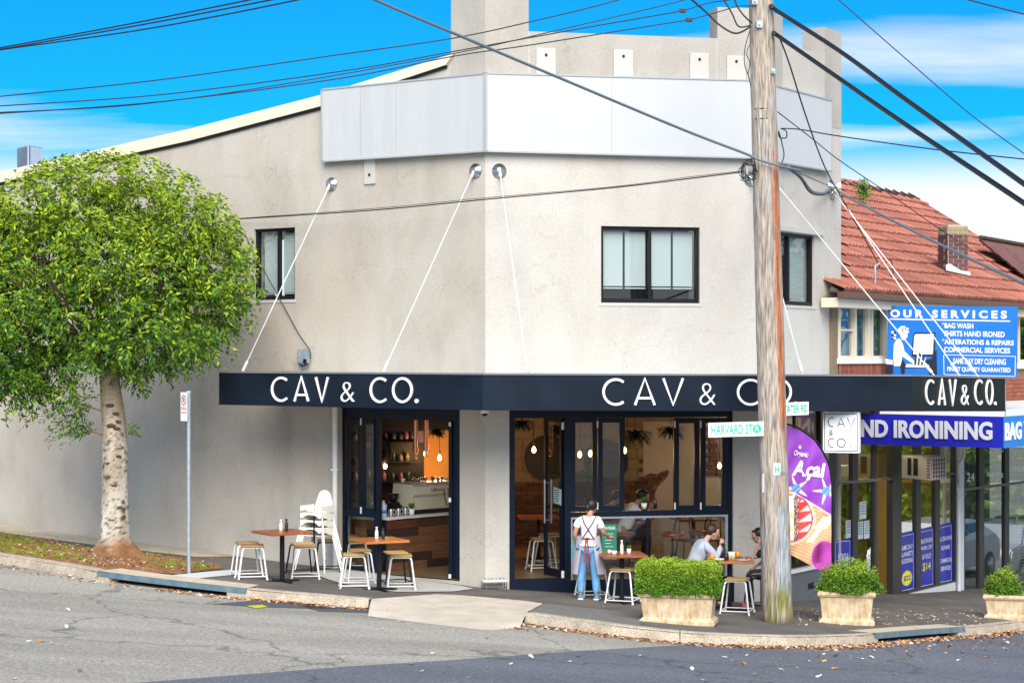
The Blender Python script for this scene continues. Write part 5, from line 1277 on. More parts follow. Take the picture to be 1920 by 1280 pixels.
# long side faces the camera: axis runs out from the wall
A0 = P(1691, 893, 34.75); A1 = P(1746, 900, 34.0); A2_ = P(1773, 895, 34.45); Hh = zc1 - zc0
A0.z = A1.z = A2_.z = zc0
A3 = A0 + (A2_ - A1)
m = MB(); m.prism([A0, A1, A2_, A3], (0, 0, Hh)); m.build('case', mat('ac_beige', (.45, .40, .36), .5), t)
WX = wall2(A0, A1); lx = (A1 - A0).length
m = MB(); 
for f0, f1 in ((.20, .33), (.40, .55)):
    m.prism([WX.pt(lx * f0, zc0 + .06, .004), WX.pt(lx * f1, zc0 + .06, .004), WX.pt(lx * f1, zc1 - .04, .004), WX.pt(lx * f0, zc1 - .04, .004)], WX.n * .002)
for i in range(7): z = zc0 + .04 + i * (Hh - .08) / 6.5; m.prism([WX.pt(lx * .86, z, .004), WX.pt(lx * .96, z, .004), WX.pt(lx * .96, z + .02, .004), WX.pt(lx * .86, z + .02, .004)], WX.n * .002)
m.build('side_louvres', 'black', t)
WY = wall2(A1, A2_); ly = (A2_ - A1).length
m = MB(); m.prism([WY.pt(.02, zc0 + .02, .003), WY.pt(ly - .02, zc0 + .02, .003), WY.pt(ly - .02, zc1 - .02, .003), WY.pt(.02, zc1 - .02, .003)], WY.n * .002); m.build('coil', mat('ac_coil', (.12, .05, .04), .6), t)
m = MB()
for i in range(6): u = .03 + i * (ly - .06) / 5; m.tube([WY.pt(u, zc0 + .02, .012), WY.pt(u, zc1 - .02, .012)], .005, 5)
for i in range(6): z = zc0 + .03 + i * (Hh - .06) / 5; m.tube([WY.pt(.02, z, .016), WY.pt(ly - .02, z, .016)], .004, 5)
m.build('grille', 'plastic', t)

# ---- neighbour awning: end face (AND IRONINING) and street face (BAG)
Q = Vector((.2597 * 32.75, 32.75, 0)); WQ = wall2(Q + WL.d * 2.75, Q)
nb = thing('laundry_awning', 'blue lettered laundry awning under a white roof edge', 'awning', tuple(Q + Vector((0, 0, 2.1))))
def on(W, px, py, n=0.0): return W.pt(*W.uz(px, py, n), n)
m = MB(); m.prism([WQ.pt(0, WQ.z(1600, 832)), on(WQ, 1881.5, 840), on(WQ, 1881.5, 781), WQ.pt(0, WQ.z(1600, 774))], -WQ.n * .05); ef = m.build('end_panel', 'blue2', nb)
m = MB(); text_on(m, 'HAND IRONINING', on(WQ, 1568, 818, .01), on(WQ, 1861, 825, .01), on(WQ, 1568, 785, .01), .035, .02, WQ.n); m.build('lettering', mat('cast_letters', (.58, .60, .68), .5), ef)
WS = Wall(Q, aR, WR.n)
m = MB(); m.prism([WS.pt(0.004, WQ.z(1881, 840)), WS.pt(9, WQ.z(1881, 840) - .0), WS.pt(9, WQ.z(1881, 781)), WS.pt(0.004, WQ.z(1881, 781))], -WS.n * .05); sf = m.build('street_panel', 'blue3', nb)
m = MB(); text_on(m, 'BAG WASH', on(WS, 1884, 826, .006), WS.pt(WS.uz(1911, 826)[0] * 2.9, WS.z(1884, 826), .006), on(WS, 1884, 792, .006), .04, .01, WS.n); m.build('lettering', 'signwhite', sf)
m = MB(); bk = Q - WS.n * 2.75
zt = WQ.z(1881, 781)
m.prism([Vector((p.x, p.y, zt + .002)) for p in (Q, Q + WS.d * 9, Q + WS.d * 9 - WS.n * 2.3, Q - WS.n * 2.3)], (0, 0, .12)); m.build('roof_edge', 'white', nb)
m = MB(); m.prism([Vector((p.x, p.y, 2.08)) for p in (Q - WS.n * .08 + WS.d * .08, Q + WS.d * 9 - WS.n * .08, Q + WS.d * 9 - WS.n * 2.3, Q - WS.n * 2.3 + WS.d * .08)], (0, 0, .02)); m.build('soffit', mat('soffit_paint', (.45, .44, .42)), nb)

# ---- OUR SERVICES board on the awning
WV = wall2(Q + WL.d * 2.2 - WL.n * 0 , Q); 
def ov(px, py, n=.0): return WV.pt(*WV.uz(px, py, n), n)
sb = thing('services_sign', 'bright blue services board with white lettering and a drawing of a laundress', 'sign', tuple(ov(1780, 705)))
m = MB(); m.prism([ov(1662, 702), ov(1905, 709), ov(1907, 575), ov(1665, 573)], -WV.n * .04); m.build('board', 'blue', sb)
for px in (1690, 1880): m = MB(); a = ov(px, 700); m.tube([a - WV.n * .07, Vector((a.x - WV.n.x * .07, a.y - WV.n.y * .07, zt))], .03, 8); m.build('post', 'galv', sb)
def tx(s, x0, x1, yb, yt, bold=.02, dy=.02, n=.004, m_='signwhite', cond=None):
    m = MB(); text_on(m, s, ov(x0, yb, n), ov(x1, yb + (x1 - x0) * dy, n), ov(x0, yt, n), bold); m.build('lettering', m_, sb)
tx('O U R   S E R V I C E S', 1669, 1888, 595, 580, .05, .012)
for s, x0, x1, yb, yt in (('*BAG WASH', 1766, 1825, 615, 604.5), ('*SHIRTS HAND IRONED', 1766, 1884, 630, 619), ('*ALTERATIONS & REPAIRS', 1766, 1901, 645, 635), ('COMMERCIAL SERVICES', 1770, 1894, 660, 650), ('SAME DAY DRY CLEANING', 1787, 1886, 682, 671), ('FINEST QUALITY GUARANTEED', 1776, 1895, 697, 687)):
    tx(s, x0, x1, yb, yt, .03, .02)
m = MB(); stroke(m, [ov(1668, 598, .004), ov(1894, 602, .004)], .022, WV.n, .002)
bx = [(1769.5, 665), (1904, 668), (1903, 705.5), (1770, 702)]
for i in range(4): stroke(m, [ov(*bx[i], .004), ov(*bx[(i + 1) % 4], .004)], .012, WV.n, .002)
m.build('rule', 'signwhite', sb)
# drawing: laundress at a washing machine, as flat print
def flatpoly(pts, mt, n=.004, nm='drawing'):
    m = MB(); m.poly([ov(x, y, n) for x, y in pts]); m.build(nm, mt, sb)
pk = mat('print_black', (.015, .02, .04), .5)
flatpoly([(1715, 623), (1754, 623), (1753, 668), (1709, 668), (1712, 630)], pk, .003); flatpoly([(1717, 626), (1751, 626), (1749, 664), (1712, 664), (1714, 630)], 'signwhite', .005)
flatpoly([(1695, 684), (1746, 672), (1756, 654), (1757, 702), (1742, 702), (1740, 690), (1697, 690)], pk, .0035); flatpoly([(1700, 682), (1742, 684), (1742, 689), (1697, 688)], 'signwhite', .005)
flatpoly([(1681, 636), (1687, 634), (1693, 645), (1696, 658), (1722, 684), (1716, 685), (1692, 668), (1690, 680), (1690, 686), (1676, 686), (1675, 670), (1676, 645)], 'signwhite', .006)
flatpoly([(1692, 672), (1697, 682), (1696, 702), (1690, 700), (1688, 686)], pk, .0065)
for i in range(30):
    a = i * 2.4; r = 1.2 * math.sqrt(i); cx, cy = 1694 + r * math.cos(a) * 1.3, 619 + r * math.sin(a)
    flatpoly([(cx + 3 * math.cos(t), cy + 2.6 * math.sin(t)) for t in np.linspace(0, 5.5, 7)], 'signwhite' if i % 3 else pk, .005 + .0001 * i)
for i in range(9): cx, cy = 1675 + 3 * math.cos(i * 2.1), 628 + 6 * math.sin(i * 1.3); flatpoly([(cx + 2.6 * math.cos(t), cy + 2.4 * math.sin(t)) for t in np.linspace(0, 5.5, 7)], pk if i % 2 else 'signwhite', .005 + .0001 * i)
flatpoly([(1690, 621), (1700, 620), (1702, 630), (1699, 635), (1692, 638), (1688, 630)], 'signwhite', .009)
for i in range(6): flatpoly([(1714 + i * 3, 684), (1716 + i * 4, 660 + 3 * abs(i - 2)), (1719 + i * 3.4, 662 + 3 * abs(i - 2)), (1718 + i * 3, 684)], 'signwhite' if i % 2 else pk, .0075)
flatpoly([(1660, 672), (1674, 675), (1674, 683), (1661, 682)], 'signwhite', .005); flatpoly([(1661, 683), (1675, 684), (1674, 701), (1661, 701)], pk, .005)

# ---- house wall above the shop
HW = .06
hz0 = 2.3
def hp_(px, py, n=HW): return WR.pt(*WR.uz(px, py, n), n)
v1 = WR.u(1561, HW); vEnd = v1 + 14
ztop = WR.z(1600, 572, HW)
win1 = rect(WR, 1571, 574, 1662, 672, HW); win2 = rect(WR, 1908, 590, 1970, 680, HW)
m = MB(); wall_holes(m, WR, v1, vEnd, zt + .1, ztop, [win1, win2], .25, HW); hwall = m.build('house_wall', 'mortar', shop)
hb = mat('house_brick', (.34, .10, .05), .85, col2=(.22, .06, .04), vs=4, rand=.25)
bk_ = MB().box((-.113, -.008, -.037), (.113, .008, .037)).mesh('brick', hb)
stuffb = MB(); nbk = 0
row = 0; z = zt + .16
while z < ztop - .05:
    u = v1 + .12 + (row % 2) * .12
    while u < vEnd - .2:
        if not any(w[0] - .12 < u < w[1] + .12 and w[2] - .28 < z < w[3] + .05 for w in (win1, win2)):
            p = WR.pt(u, z, HW + .006); px = 960 + F * p.x / p.y
            if 1555 < px < 1935 and nbk < 290 and not (1670 < px < 1895 and z > 3.3): piece('brick', bk_, hwall, p, aR); nbk += 1
            else: stuffb.box((-.113, -.008, -.037), (.113, .008, .037), M=Matrix.Translation(p) @ Matrix.Rotation(aR, 4, 'Z'))
        u += .24
    z += .086; row += 1
stuffb.build('far_brickwork', hb, hwall, kind='stuff')
# soldier course under window
sc_ = MB().box((-.035, -.01, -.11), (.035, .01, .11)).mesh('sill_brick', hb)
u = win1[0]
while u < win1[1]: piece('sill_brick', sc_, hwall, WR.pt(u + .04, win1[2] - .20, HW + .03), aR); u += .08
# window of the house
W1 = win1; f = MB(); fr(f, WR, W1, .05, HW - .1, HW + .03)
for s in (.34, .62, .68): u = W1[0] + (W1[1] - W1[0]) * s; bar(f, WR, u - .04, u + .04, W1[2] + .05, W1[3] - .05, HW - .09, HW + .02)
u = W1[0] + (W1[1] - W1[0]) * .17; zm = W1[2] + (W1[3] - W1[2]) * .52; bar(f, WR, W1[0] + .05, W1[0] + (W1[1] - W1[0]) * .32, zm, zm + .03, HW - .08, HW + .0)
wf = f.build('window', 'cream', shop)
m = MB(); bar(m, WR, W1[0] - .03, W1[1] + .03, W1[2] - .09, W1[2] - .001, HW - .1, HW + .08); m.build('sill', 'white', wf)
pane(WR, (W1[0] + .05, W1[1] - .05, W1[2] + .05, W1[3] - .05), HW - .05, wf, 'glass')
m = MB(); cm = []
for k in range(60):
    u = W1[0] + (W1[1] - W1[0]) * k / 59; cm.append((u, HW - .22 + .03 * math.sin(k * 1.3)))
m.add([WR.pt(u, z, n) for u, n in cm for z in (W1[2] + .03, W1[3])], [(2 * i, 2 * i + 2, 2 * i + 3, 2 * i + 1) for i in range(59)], smooth=True)
m.build('curtain', mat('blue_curtain', (.10, .28, .45), .8), wf)
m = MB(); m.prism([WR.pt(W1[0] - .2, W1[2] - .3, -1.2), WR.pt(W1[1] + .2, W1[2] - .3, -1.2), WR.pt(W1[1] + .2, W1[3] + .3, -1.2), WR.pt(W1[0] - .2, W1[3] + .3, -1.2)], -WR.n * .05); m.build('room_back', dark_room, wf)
f = MB(); fr(f, WR, win2, .07, HW - .1, HW + .03); w2f = f.build('window', 'cream', shop); pane(WR, win2, HW - .05, w2f); m = MB(); bar(m, WR, win2[0] - .1, win2[1], win2[2] - .12, win2[2] - .001, HW - .1, HW + .08); m.build('sill', 'white', w2f)
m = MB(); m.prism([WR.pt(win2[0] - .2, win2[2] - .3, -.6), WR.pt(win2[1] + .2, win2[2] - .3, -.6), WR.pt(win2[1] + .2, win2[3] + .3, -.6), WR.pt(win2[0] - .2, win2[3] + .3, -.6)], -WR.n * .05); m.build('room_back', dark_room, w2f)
# ---- roof
EN = .40
e0u, e0z = WR.uz(1550, 545, EN)
SL = math.tan(math.radians(27))
def roof_pt(u, s, h=0):   # s metres up-slope horizontally from the eave
    return WR.pt(u, e0z + s * SL + h, EN - s)
def roof_us(px, py):
    # intersect sight line with roof plane
    nrm = Vector((WR.n.x * SL, WR.n.y * SL, 1)).normalized(); o = roof_pt(0, 0); d = ray(px, py); c = Vector((0, 0, CAMZ))
    t = nrm.dot(o - c) / nrm.dot(d); p = c + d * t
    return (p - WR.o).dot(WR.d), EN - (p - WR.o).dot(WR.n)
out_px = [(1556, 538), (1577, 505), (1577, 345), (1640, 356), (1712, 372), (1760, 402), (1832, 446), (1880, 480), (1925, 512), (1925, 572)]
OUT = [roof_us(*p) for p in out_px]
def inside(u, s, poly):
    c = False; j = len(poly) - 1
    for i in range(len(poly)):
        if (poly[i][1] > s) != (poly[j][1] > s) and u < (poly[j][0] - poly[i][0]) * (s - poly[i][1]) / (poly[j][1] - poly[i][1]) + poly[i][0]: c = not c
        j = i
    return c
roofp = MB(); rmin = min(u for u, s in OUT)
big = [roof_us(1577, 345), roof_us(1712, 372), roof_us(1832, 446)]
bu_ = [OUT[0], OUT[1], OUT[2], OUT[3], OUT[4], OUT[5], OUT[6], OUT[7], OUT[8]]
uE = OUT[8][0] + 4
m = MB(); m.prism([roof_pt(u, s, -.03) for u, s in ([OUT[0], OUT[1], OUT[2], OUT[3], OUT[4], OUT[5], OUT[6], OUT[7], OUT[8], (uE, OUT[8][1] * .6), (uE, 0)])], (0, 0, -.05)); rf = m.build('roof', 'alub', shop)
tmat = mat('terracotta_tile', (.38, .135, .09), .8, col2=(.23, .08, .055), vs=2.5, rand=.30, bump=.3, bs=30, detail=8)
TW, TL = .30, .60
def tile_mesh():
    m = MB(); n = 9; prof = [0, .018, .042, .018, 0, 0, .028, .028, 0]
    vs = []
    for k in range(n):
        x = -TW / 2 + TW * k / (n - 1); vs += [(x, 0, prof[k] + .060), (x, TL, prof[k] + .0)]
    for k in range(n): x = -TW / 2 + TW * k / (n - 1); vs.append((x, 0, prof[k] - .01))
    fs = [(2 * k, 2 * k + 2, 2 * k + 3, 2 * k + 1) for k in range(n - 1)] + [(2 * n + k, 2 * n + k + 1, 2 * k + 2, 2 * k) for k in range(n - 1)]
    m.add(vs, fs); return m.mesh('roof_tile', tmat)
TM = tile_mesh()
cs_ = 1 / math.sqrt(1 + SL * SL); tilerot = None
X = WR.d; Yv = Vector((-WR.n.x, -WR.n.y, SL)).normalized(); Zv = X.cross(Yv)
if Zv.z < 0: Zv = -Zv
Mt3 = Matrix(((X.x, Yv.x, Zv.x), (X.y, Yv.y, Zv.y), (X.z, Yv.z, Zv.z)))
teul = Mt3.to_euler()
stt = MB(); nt = 0; row = 0; s = 0.02; polyR = [(OUT[0][0] - .05, -.05)] + OUT[1:9] + [(uE, OUT[8][1] * .6), (uE, -.05)]
smax = max(s_ for u_, s_ in OUT)
bump_v = [(v.co.copy()) for v in TM.vertices]; bump_f = [tuple(p.vertices) for p in TM.polygons]
cand = []
while s < smax:
    u = OUT[0][0] - .2 + (row % 2) * .0
    while u < uE:
        if inside(u, s + .1, polyR): cand.append((u + rnd.uniform(-.004, .004), s))
        u += TW
    s += (TL - .035) * cs_; row += 1
for u, s in cand:
    p = roof_pt(u, s, .0); px = 960 + F * p.x / p.y
    if nt < 300 and px < 1930:
        piece('roof_tile', TM, rf, p, rot=teul, sc=(1, 1.06, 1)); nt += 1
    else: stt.add(bump_v, bump_f, M=Matrix.Translation(p) @ Mt3.to_4x4())
stt.build('far_roof_tiles', tmat, rf, kind='stuff')
# ridge and hip caps
def caps(a, b, n, r=.09, mt=tmat, nm='ridge_tile', par=None):
    for i in range(n):
        p, q = a.lerp(b, i / n), a.lerp(b, (i + 1.08) / n); m = MB(); m.tube([p, q], [r, r * 1.12], 8); m.build(nm, mt, par or rf)
caps(roof_pt(*OUT[2], .03), roof_pt(*OUT[4], .03), 9, .06, mat('dark_ridge', (.07, .045, .035), .9, var=.4, vs=9))
caps(roof_pt(*OUT[4], .03), roof_pt(*OUT[6], .03), 8, .04)
# weathered upstands along the ridge
for i in range(9):
    a = roof_pt(OUT[2][0] + (OUT[4][0] - OUT[2][0]) * (i + .5) / 9, OUT[2][1] + (OUT[4][1] - OUT[2][1]) * (i + .5) / 9, .0)
    m = MB(); m.tube([a - Yv * .3 + Zv * .08, a + Yv * .08 + Zv * .10], .02, 6); m.build('ridge_rib', mat('dark_ridge', (0, 0, 0)), rf)
# flashing line and far roof
caps(roof_pt(*OUT[6], .05), roof_pt(*OUT[8], .05), 6, .05, mat('flashing_white', (.62, .62, .60), .7, var=.2, vs=9), 'flashing')
r2 = thing('far_house_roof', 'dark tiled roof of the house farther down the street', 'roof', tuple(P(1880, 480, 44)))
A_ = P(1838, 449, 42); B_ = P(1950, 470, 50); C_ = P(1960, 575, 44); D_ = P(1842, 456, 41.9)
for i in range(6):
    ya, yb = 449 + i * 12.5, 449 + (i + 1) * 12.5; xa, xb = 1838 + (ya - 449) * 1.25, 1838 + (yb - 449) * 1.25
    a0, b0, b1, a1 = P(xa, ya, 44 - .3 * i), P(1965, ya + 22, 47 - .3 * i), P(1965, yb + 22, 46.6 - .3 * i), P(xb, yb, 43.6 - .3 * i)
    m = MB(); m.prism([a0, b0, b1 + Vector((0, 0, -.02)), a1 + Vector((0, 0, -.02))], (0, .12, -.02)); m.build('tile_course', mat('dark_tiles', (.20, .085, .06), .85, col2=(.11, .05, .045), vs=3, bump=.5, bs=12), r2)
A_, B_ = P(1838, 449, 44), P(1965, 471, 47)
caps(A_ + Vector((0, 0, .05)), B_ + Vector((0, 0, .05)), 12, .05, mat('dark_ridge', (0, 0, 0)), 'ridge_tile', r2)
# gutter, fascia board, hip end
m = MB(); g0 = roof_pt(OUT[0][0] - .02, -.02, -.02); g1 = roof_pt(uE, -.02, -.02)
prf = [(-.0, .0), (.11, .0), (.12, -.02), (.12, -.10), (.02, -.12), (0, -.10)]
gv = []
for u in (OUT[0][0] - .02, uE):
    for a_, b_ in prf: gv.append(WR.pt(u, e0z - .0 + b_, EN + a_ - .01))
m.add(gv, [(i, (i + 1) % 6, 6 + (i + 1) % 6, 6 + i) for i in range(6)] + [(0, 1, 2, 3, 4, 5), (11, 10, 9, 8, 7, 6)]); m.build('gutter', mat('brown_gutter', (.12, .06, .035), .5), rf)
m = MB(); m.prism([WR.pt(OUT[0][0] + .05, e0z - .26, EN - .03), WR.pt(uE, e0z - .26, EN - .03), WR.pt(uE, e0z - .10, EN - .03), WR.pt(OUT[0][0] + .05, e0z - .10, EN - .03)], -WR.n * (EN - HW - .03)); m.build('eave_box', 'cream', rf)
# chimney, brick by brick
cu, cs2 = roof_us(1787, 520)
cb_ = roof_pt(cu, cs2); 
CW = .60 ; cbz = cb_.z - .35; ctz = P(1787, 421, cb_.y).z
ch = MB(M=Matrix.Translation(Vector((cb_.x, cb_.y, 0))) @ Matrix.Rotation(aR - math.radians(38), 4, 'Z'))
W_, Dp = .46, .40
ch.box((-W_ / 2, -Dp / 2, cbz), (W_ / 2, Dp / 2, ctz - .02)); chm = ch.build('chimney', mat('grey_mortar', (.42, .38, .34), .9), rf)
cbr = [mat('chimney_brick_%d' % i, c, .85, rand=.2, bump=.4, bs=30) for i, c in enumerate([(.12, .045, .045), (.28, .08, .04), (.30, .25, .12)])]
cme = [MB().box((-.105, -.01, -.035), (.105, .01, .035)).mesh('brick', c) for c in cbr]; cmh = [MB().box((-.05, -.01, -.035), (.05, .01, .035)).mesh('brick', c) for c in cbr]; cms = [MB().box((-.085, -.01, -.035), (.085, .01, .035)).mesh('brick', c) for c in cbr]
Mc_ = ch.M; row = 0; z = cbz + .1
while z < ctz - .04:
    kind = 2 if z > ctz - .25 else (1 if z < cbz + .55 + rnd.uniform(-.1, .1) else 0)
    offs = (-.115, .115) if row % 2 == 0 else (-.17, .0, .17)
    ra = aR - math.radians(38)
    for x in offs:
        if row % 2: me = (cmh if abs(x) > .1 else cme)[kind]
        else: me = cme[kind]
        piece('brick', me, chm, Mc_ @ Vector((x, -Dp / 2 - .004, z)), ra, sc=(1 if not row % 2 else .97, 1, 1))
    for y in ((-.095, .095) if row % 2 else (-.14, .03, .15)):
        piece('brick', (cms if row % 2 else cmh)[kind], chm, Mc_ @ Vector((W_ / 2 + .004, y, z)), ra + PI / 2)
        piece('brick', (cms if row % 2 else cmh)[kind], chm, Mc_ @ Vector((-W_ / 2 - .004, y, z)), ra + PI / 2)
    z += .083; row += 1
m = MB(M=Mc_); fb = cbz + .42
m.prism([(-W_ / 2 - .07, -Dp / 2 - .04, fb + .06), (W_ / 2 + .03, -Dp / 2 - .04, fb - .04), (W_ / 2 + .03, -Dp / 2 - .04, fb + .04), (.05, -Dp / 2 - .04, fb + .06), (-W_ / 2 + .02, -Dp / 2 - .04, fb + .20), (-W_ / 2 - .07, -Dp / 2 - .04, fb + .18)], (0, .02, 0))
m.build('flashing', mat('flashing_white', (0, 0, 0)), chm)
# insulator post on roof
c = roof_pt(*roof_us(1641, 538)); m = MB(); m.tube([c, c + Vector((0, 0, .38)), c + Vector((.08, 0, .42))], .022, 8); t = thing('service_bracket', 'grey service bracket with looped cable standing on the red roof', 'bracket', tuple(c)); m.build('post', 'galv', t)
m = MB(); c2 = roof_pt(*roof_us(1660, 522)); m.tube([c2 + Vector((.0, 0, .3)), c2 + Vector((.1, -.05, .35)), c2 + Vector((.13, -.1, .1)), c2 + Vector((.05, -.05, -.02))], .012, 6); m.build('cable_loop', 'cable', t)
# foliage tuft behind the ridge
tc = P(1619, 356, 44); tt = thing('distant_tree', 'treetop just showing over the ridge of the red roof', 'tree', (tc.x, tc.y, -2))
m = MB(); r2_ = random.Random(5)
for i in range(420):
    a = r2_.uniform(0, 2 * PI); ph = r2_.uniform(0, PI); rr = r2_.uniform(.1, 1); p = tc + Vector((math.cos(a) * math.sin(ph) * .26, math.sin(a) * math.sin(ph) * .2, math.cos(ph) * .26)) * rr; d = Vector((r2_.uniform(-1, 1), r2_.uniform(-1, 1), r2_.uniform(-1, 1))).normalized() * .035; s = d.orthogonal() * .4
    m.add([p, p + d + s, p + d * 2, p + d - s], [(0, 1, 2, 3)], mi=r2_.randrange(2))
m.build('crown', ['leafA', 'leafC'], tt); m = MB(); m.tube([(tc.x, tc.y, -2), tc - Vector((0, 0, .4))], [.15, .06], 8); m.build('trunk', 'ply_dark', tt)
# exhaust box on the left of the cafe roof
c = P(56, 318, 38.5); t = thing('roof_vent_box', 'square galvanised exhaust box standing on the far left of the cafe roof', 'vent', (c.x, c.y, c.z - .4))
e1 = P(32, 318, 38.9); e2 = P(54, 318, 38.4); e3 = P(80, 318, 38.9)
zt_ = P(56, 275, 38.5).z; 
for p, q, mt in ((e1, e2, mat('vent_shade', (.18, .22, .30), .4, .4, var=.4, vs=6)), (e2, e3, mat('vent_lit', (.55, .62, .68), .4, .2, var=.15, vs=6))):  # same sheet metal, shaded and lit faces put into the two colours
    W = wall2(p, q); l = (q - p).length; m = MB(); m.prism([W.pt(0.003, c.z - .4), W.pt(l - .003, c.z - .4), W.pt(l - .003, zt_), W.pt(.003, zt_)], -W.n * .03)
    m.build('side_panel', mt, t)
m = MB(); m.prism([Vector((p.x, p.y, zt_)) for p in (e1, e2, e3, e1 + (e3 - e2))], (0, 0, .02)); m.build('lid', 'galv', t)
from mathutils import noise as mn
# ------------------------------------------------------------------ vertex-coloured prints and weathered wood
def attr_mat(name, rough=.7, grain=None, bump=.3, bs=30, stretch=(1, 1, 1), spec=.4):
    m, nt, out = nmat(name); N, L = nt.nodes, nt.links
    b = N.new('ShaderNodeBsdfPrincipled'); L.new(b.outputs[0], out.inputs[0]); b.inputs['Roughness'].default_value = rough; b.inputs['Specular IOR Level'].default_value = spec
    a = N.new('ShaderNodeAttribute'); a.attribute_name = 'print'; src = a.outputs['Color']
    tc = N.new('ShaderNodeTexCoord'); mp = N.new('ShaderNodeMapping'); mp.inputs['Scale'].default_value = stretch; L.new(tc.outputs['Object'], mp.inputs[0])
    n = N.new('ShaderNodeTexNoise'); n.inputs['Scale'].default_value = bs; n.inputs['Detail'].default_value = 6; L.new(mp.outputs[0], n.inputs['Vector'])
    if grain:
        mr = N.new('ShaderNodeMapRange'); mr.inputs[1].default_value = .3; mr.inputs[2].default_value = .7; mr.inputs[3].default_value = 1 - grain; mr.inputs[4].default_value = 1 + grain * .7; L.new(n.outputs['Fac'], mr.inputs[0])
        vm = N.new('ShaderNodeVectorMath'); vm.operation = 'SCALE'; L.new(src, vm.inputs[0]); L.new(mr.outputs[0], vm.inputs['Scale']); src = vm.outputs[0]
    L.new(src, b.inputs['Base Color'])
    bp = N.new('ShaderNodeBump'); bp.inputs['Strength'].default_value = bump; bp.inputs['Distance'].default_value = .01; L.new(n.outputs['Fac'], bp.inputs['Height']); L.new(bp.outputs[0], b.inputs['Normal'])
    return m
def color_mesh(name, vs, fs, cols, m, parent=None, **k):
    me = bpy.data.meshes.new(name); me.from_pydata([tuple(v) for v in vs], [], fs); me.materials.append(m)
    at = me.color_attributes.new('print', 'FLOAT_COLOR', 'POINT'); arr = np.ones((len(vs), 4), dtype=np.float32); arr[:, :3] = np.array(cols, dtype=np.float32); at.data.foreach_set('color', arr.ravel())
    me.polygons.foreach_set('use_smooth', [True] * len(fs)); me.update()
    o = bpy.data.objects.new(name, me); COL.objects.link(o); attach(o, parent); tag(o, **k); return o
def mixc(a, b, t): t = max(0, min(1, t)); return tuple(x + (y - x) * t for x, y in zip(a, b))

# ---- power pole
PB = GP(1458, 1166); YP = PB.y
def pole_c(z):
    t0 = P(1427, 0, YP); t = (z - PB.z) / (t0.z - PB.z); return Vector((PB.x + (t0.x - PB.x) * t, YP, z))
ptop = 10.6; pz0 = PB.z - .25
pole = thing('power_pole', 'tall weathered timber power pole with an orange stained flank beside the kerb', 'power pole', tuple(PB))
vs, fs, cs = [], [], []; NS, NR = 56, 300
for i in range(NR + 1):
    z = pz0 + (ptop - pz0) * i / NR; c = pole_c(z); t = (z - PB.z) / (9 - PB.z); R = .218 - .045 * t
    for k in range(NS):
        a = 2 * PI * k / NS; d = Vector((math.cos(a), math.sin(a), 0))
        g = mn.noise(Vector((math.cos(a) * 5.5, math.sin(a) * 5.5, z * .55))); g2 = mn.noise(Vector((math.cos(a) * 14, math.sin(a) * 14, z * 1.1 + 7))); g3 = mn.noise(Vector((math.cos(a) * 3, math.sin(a) * 3, z * 2.3)))
        r = R * (1 + .035 * g - .05 * max(0, g2 - .22)) + .006 * g3; vs.append(c + d * r)
        py = HOR - (z - CAMZ) * F / YP
        base = mixc((.35, .28, .215), (.46, .41, .35), .5 + g); base = mixc(base, (.26, .20, .16), max(0, g2 * 2.6 - .3)); base = mixc(base, (.36, .36, .37), max(0, g3 * 1.6 - .1) * .8)
        fx = math.cos(a)  # +1 right side seen from the street
        rust = max(0, 1 - abs((fx - .62 - .18 * mn.noise(Vector((0, 3, z * 1.2)))) / .36)) * (1 if 330 < py < 790 else max(0, 1 - min(abs(py - 330), abs(py - 790)) / 60))
        if math.sin(a) < .3: base = mixc(base, (.42, .12, .04), rust * (1.5 + 1.2 * g2) * .85)
        if 945 < py < 1115 and abs(fx - .35 + .1 * g) < .38 and math.sin(a) < 0: base = mixc(base, (.30, .34, .37), .85)
        if py > 1085: base = mixc(base, (.20, .19, .05), max(0, .5 + g3 * 1.5) * min(1, (py - 1085) / 30))
        if py > 1150: base = mixc(base, (.07, .045, .025), (py - 1150) / 20)
        cs.append(base)
for i in range(NR):
    for k in range(NS): k2 = (k + 1) % NS; fs.append((i * NS + k, i * NS + k2, (i + 1) * NS + k2, (i + 1) * NS + k))
fs.append(tuple(NR * NS + k for k in range(NS)))
color_mesh('shaft', vs, fs, cs, attr_mat('weathered_pole', .85, .6, .9, 9, (5, 5, .45)), pole)
def onpole(px, py, off=.0):
    z = CAMZ - (py - HOR) * (YP - .2) / F; c = pole_c(z); t = (z - PB.z) / (9 - PB.z); R = .218 - .045 * t
    x = P(px, py, YP - .2).x - c.x; x = max(-R * .97, min(R * .97, x)); return Vector((c.x + x, YP - math.sqrt(max(R * R - x * x, 0)) - off, z))
def pplate(px0, py0, px1, py1, mt, nm='tag_plate'):
    a, b, c, d = onpole(px0, py1, .012), onpole(px1, py1, .012), onpole(px1, py0, .012), onpole(px0, py0, .012); m = MB(); m.prism([a, b, c, d], (0, .008, 0)); return m.build(nm, mt, pole)
hm = pplate(1450, 868, 1463, 890, 'signwhite'); a, b, c = onpole(1452.5, 886, .018), onpole(1460.5, 886, .018), onpole(1452.5, 873, .018); m = MB(); text_on(m, 'H', a, b, c, .03); m.build('letter', 'green', hm)
pplate(1462, 884, 1474, 890, 'steel'); pplate(1431, 888, 1434, 924, 'signwhite'); pplate(1419, 206, 1439, 221, mat('old_tag', (.25, .20, .15), .8), 'old_tag')
for px, py, s in ((1424, 46, 1), (1450, 133, .8), (1416, 2, 1)):
    m = MB(M=Matrix.Translation(onpole(px, py, .02))); m.bbox((-.04 * s, -.03, -.05 * s), (.04 * s, .04, .05 * s), .008); m.tube([(0, -.06, 0), (0, 0, 0)], .018, 8); m.build('bolt_plate', 'galv', pole)
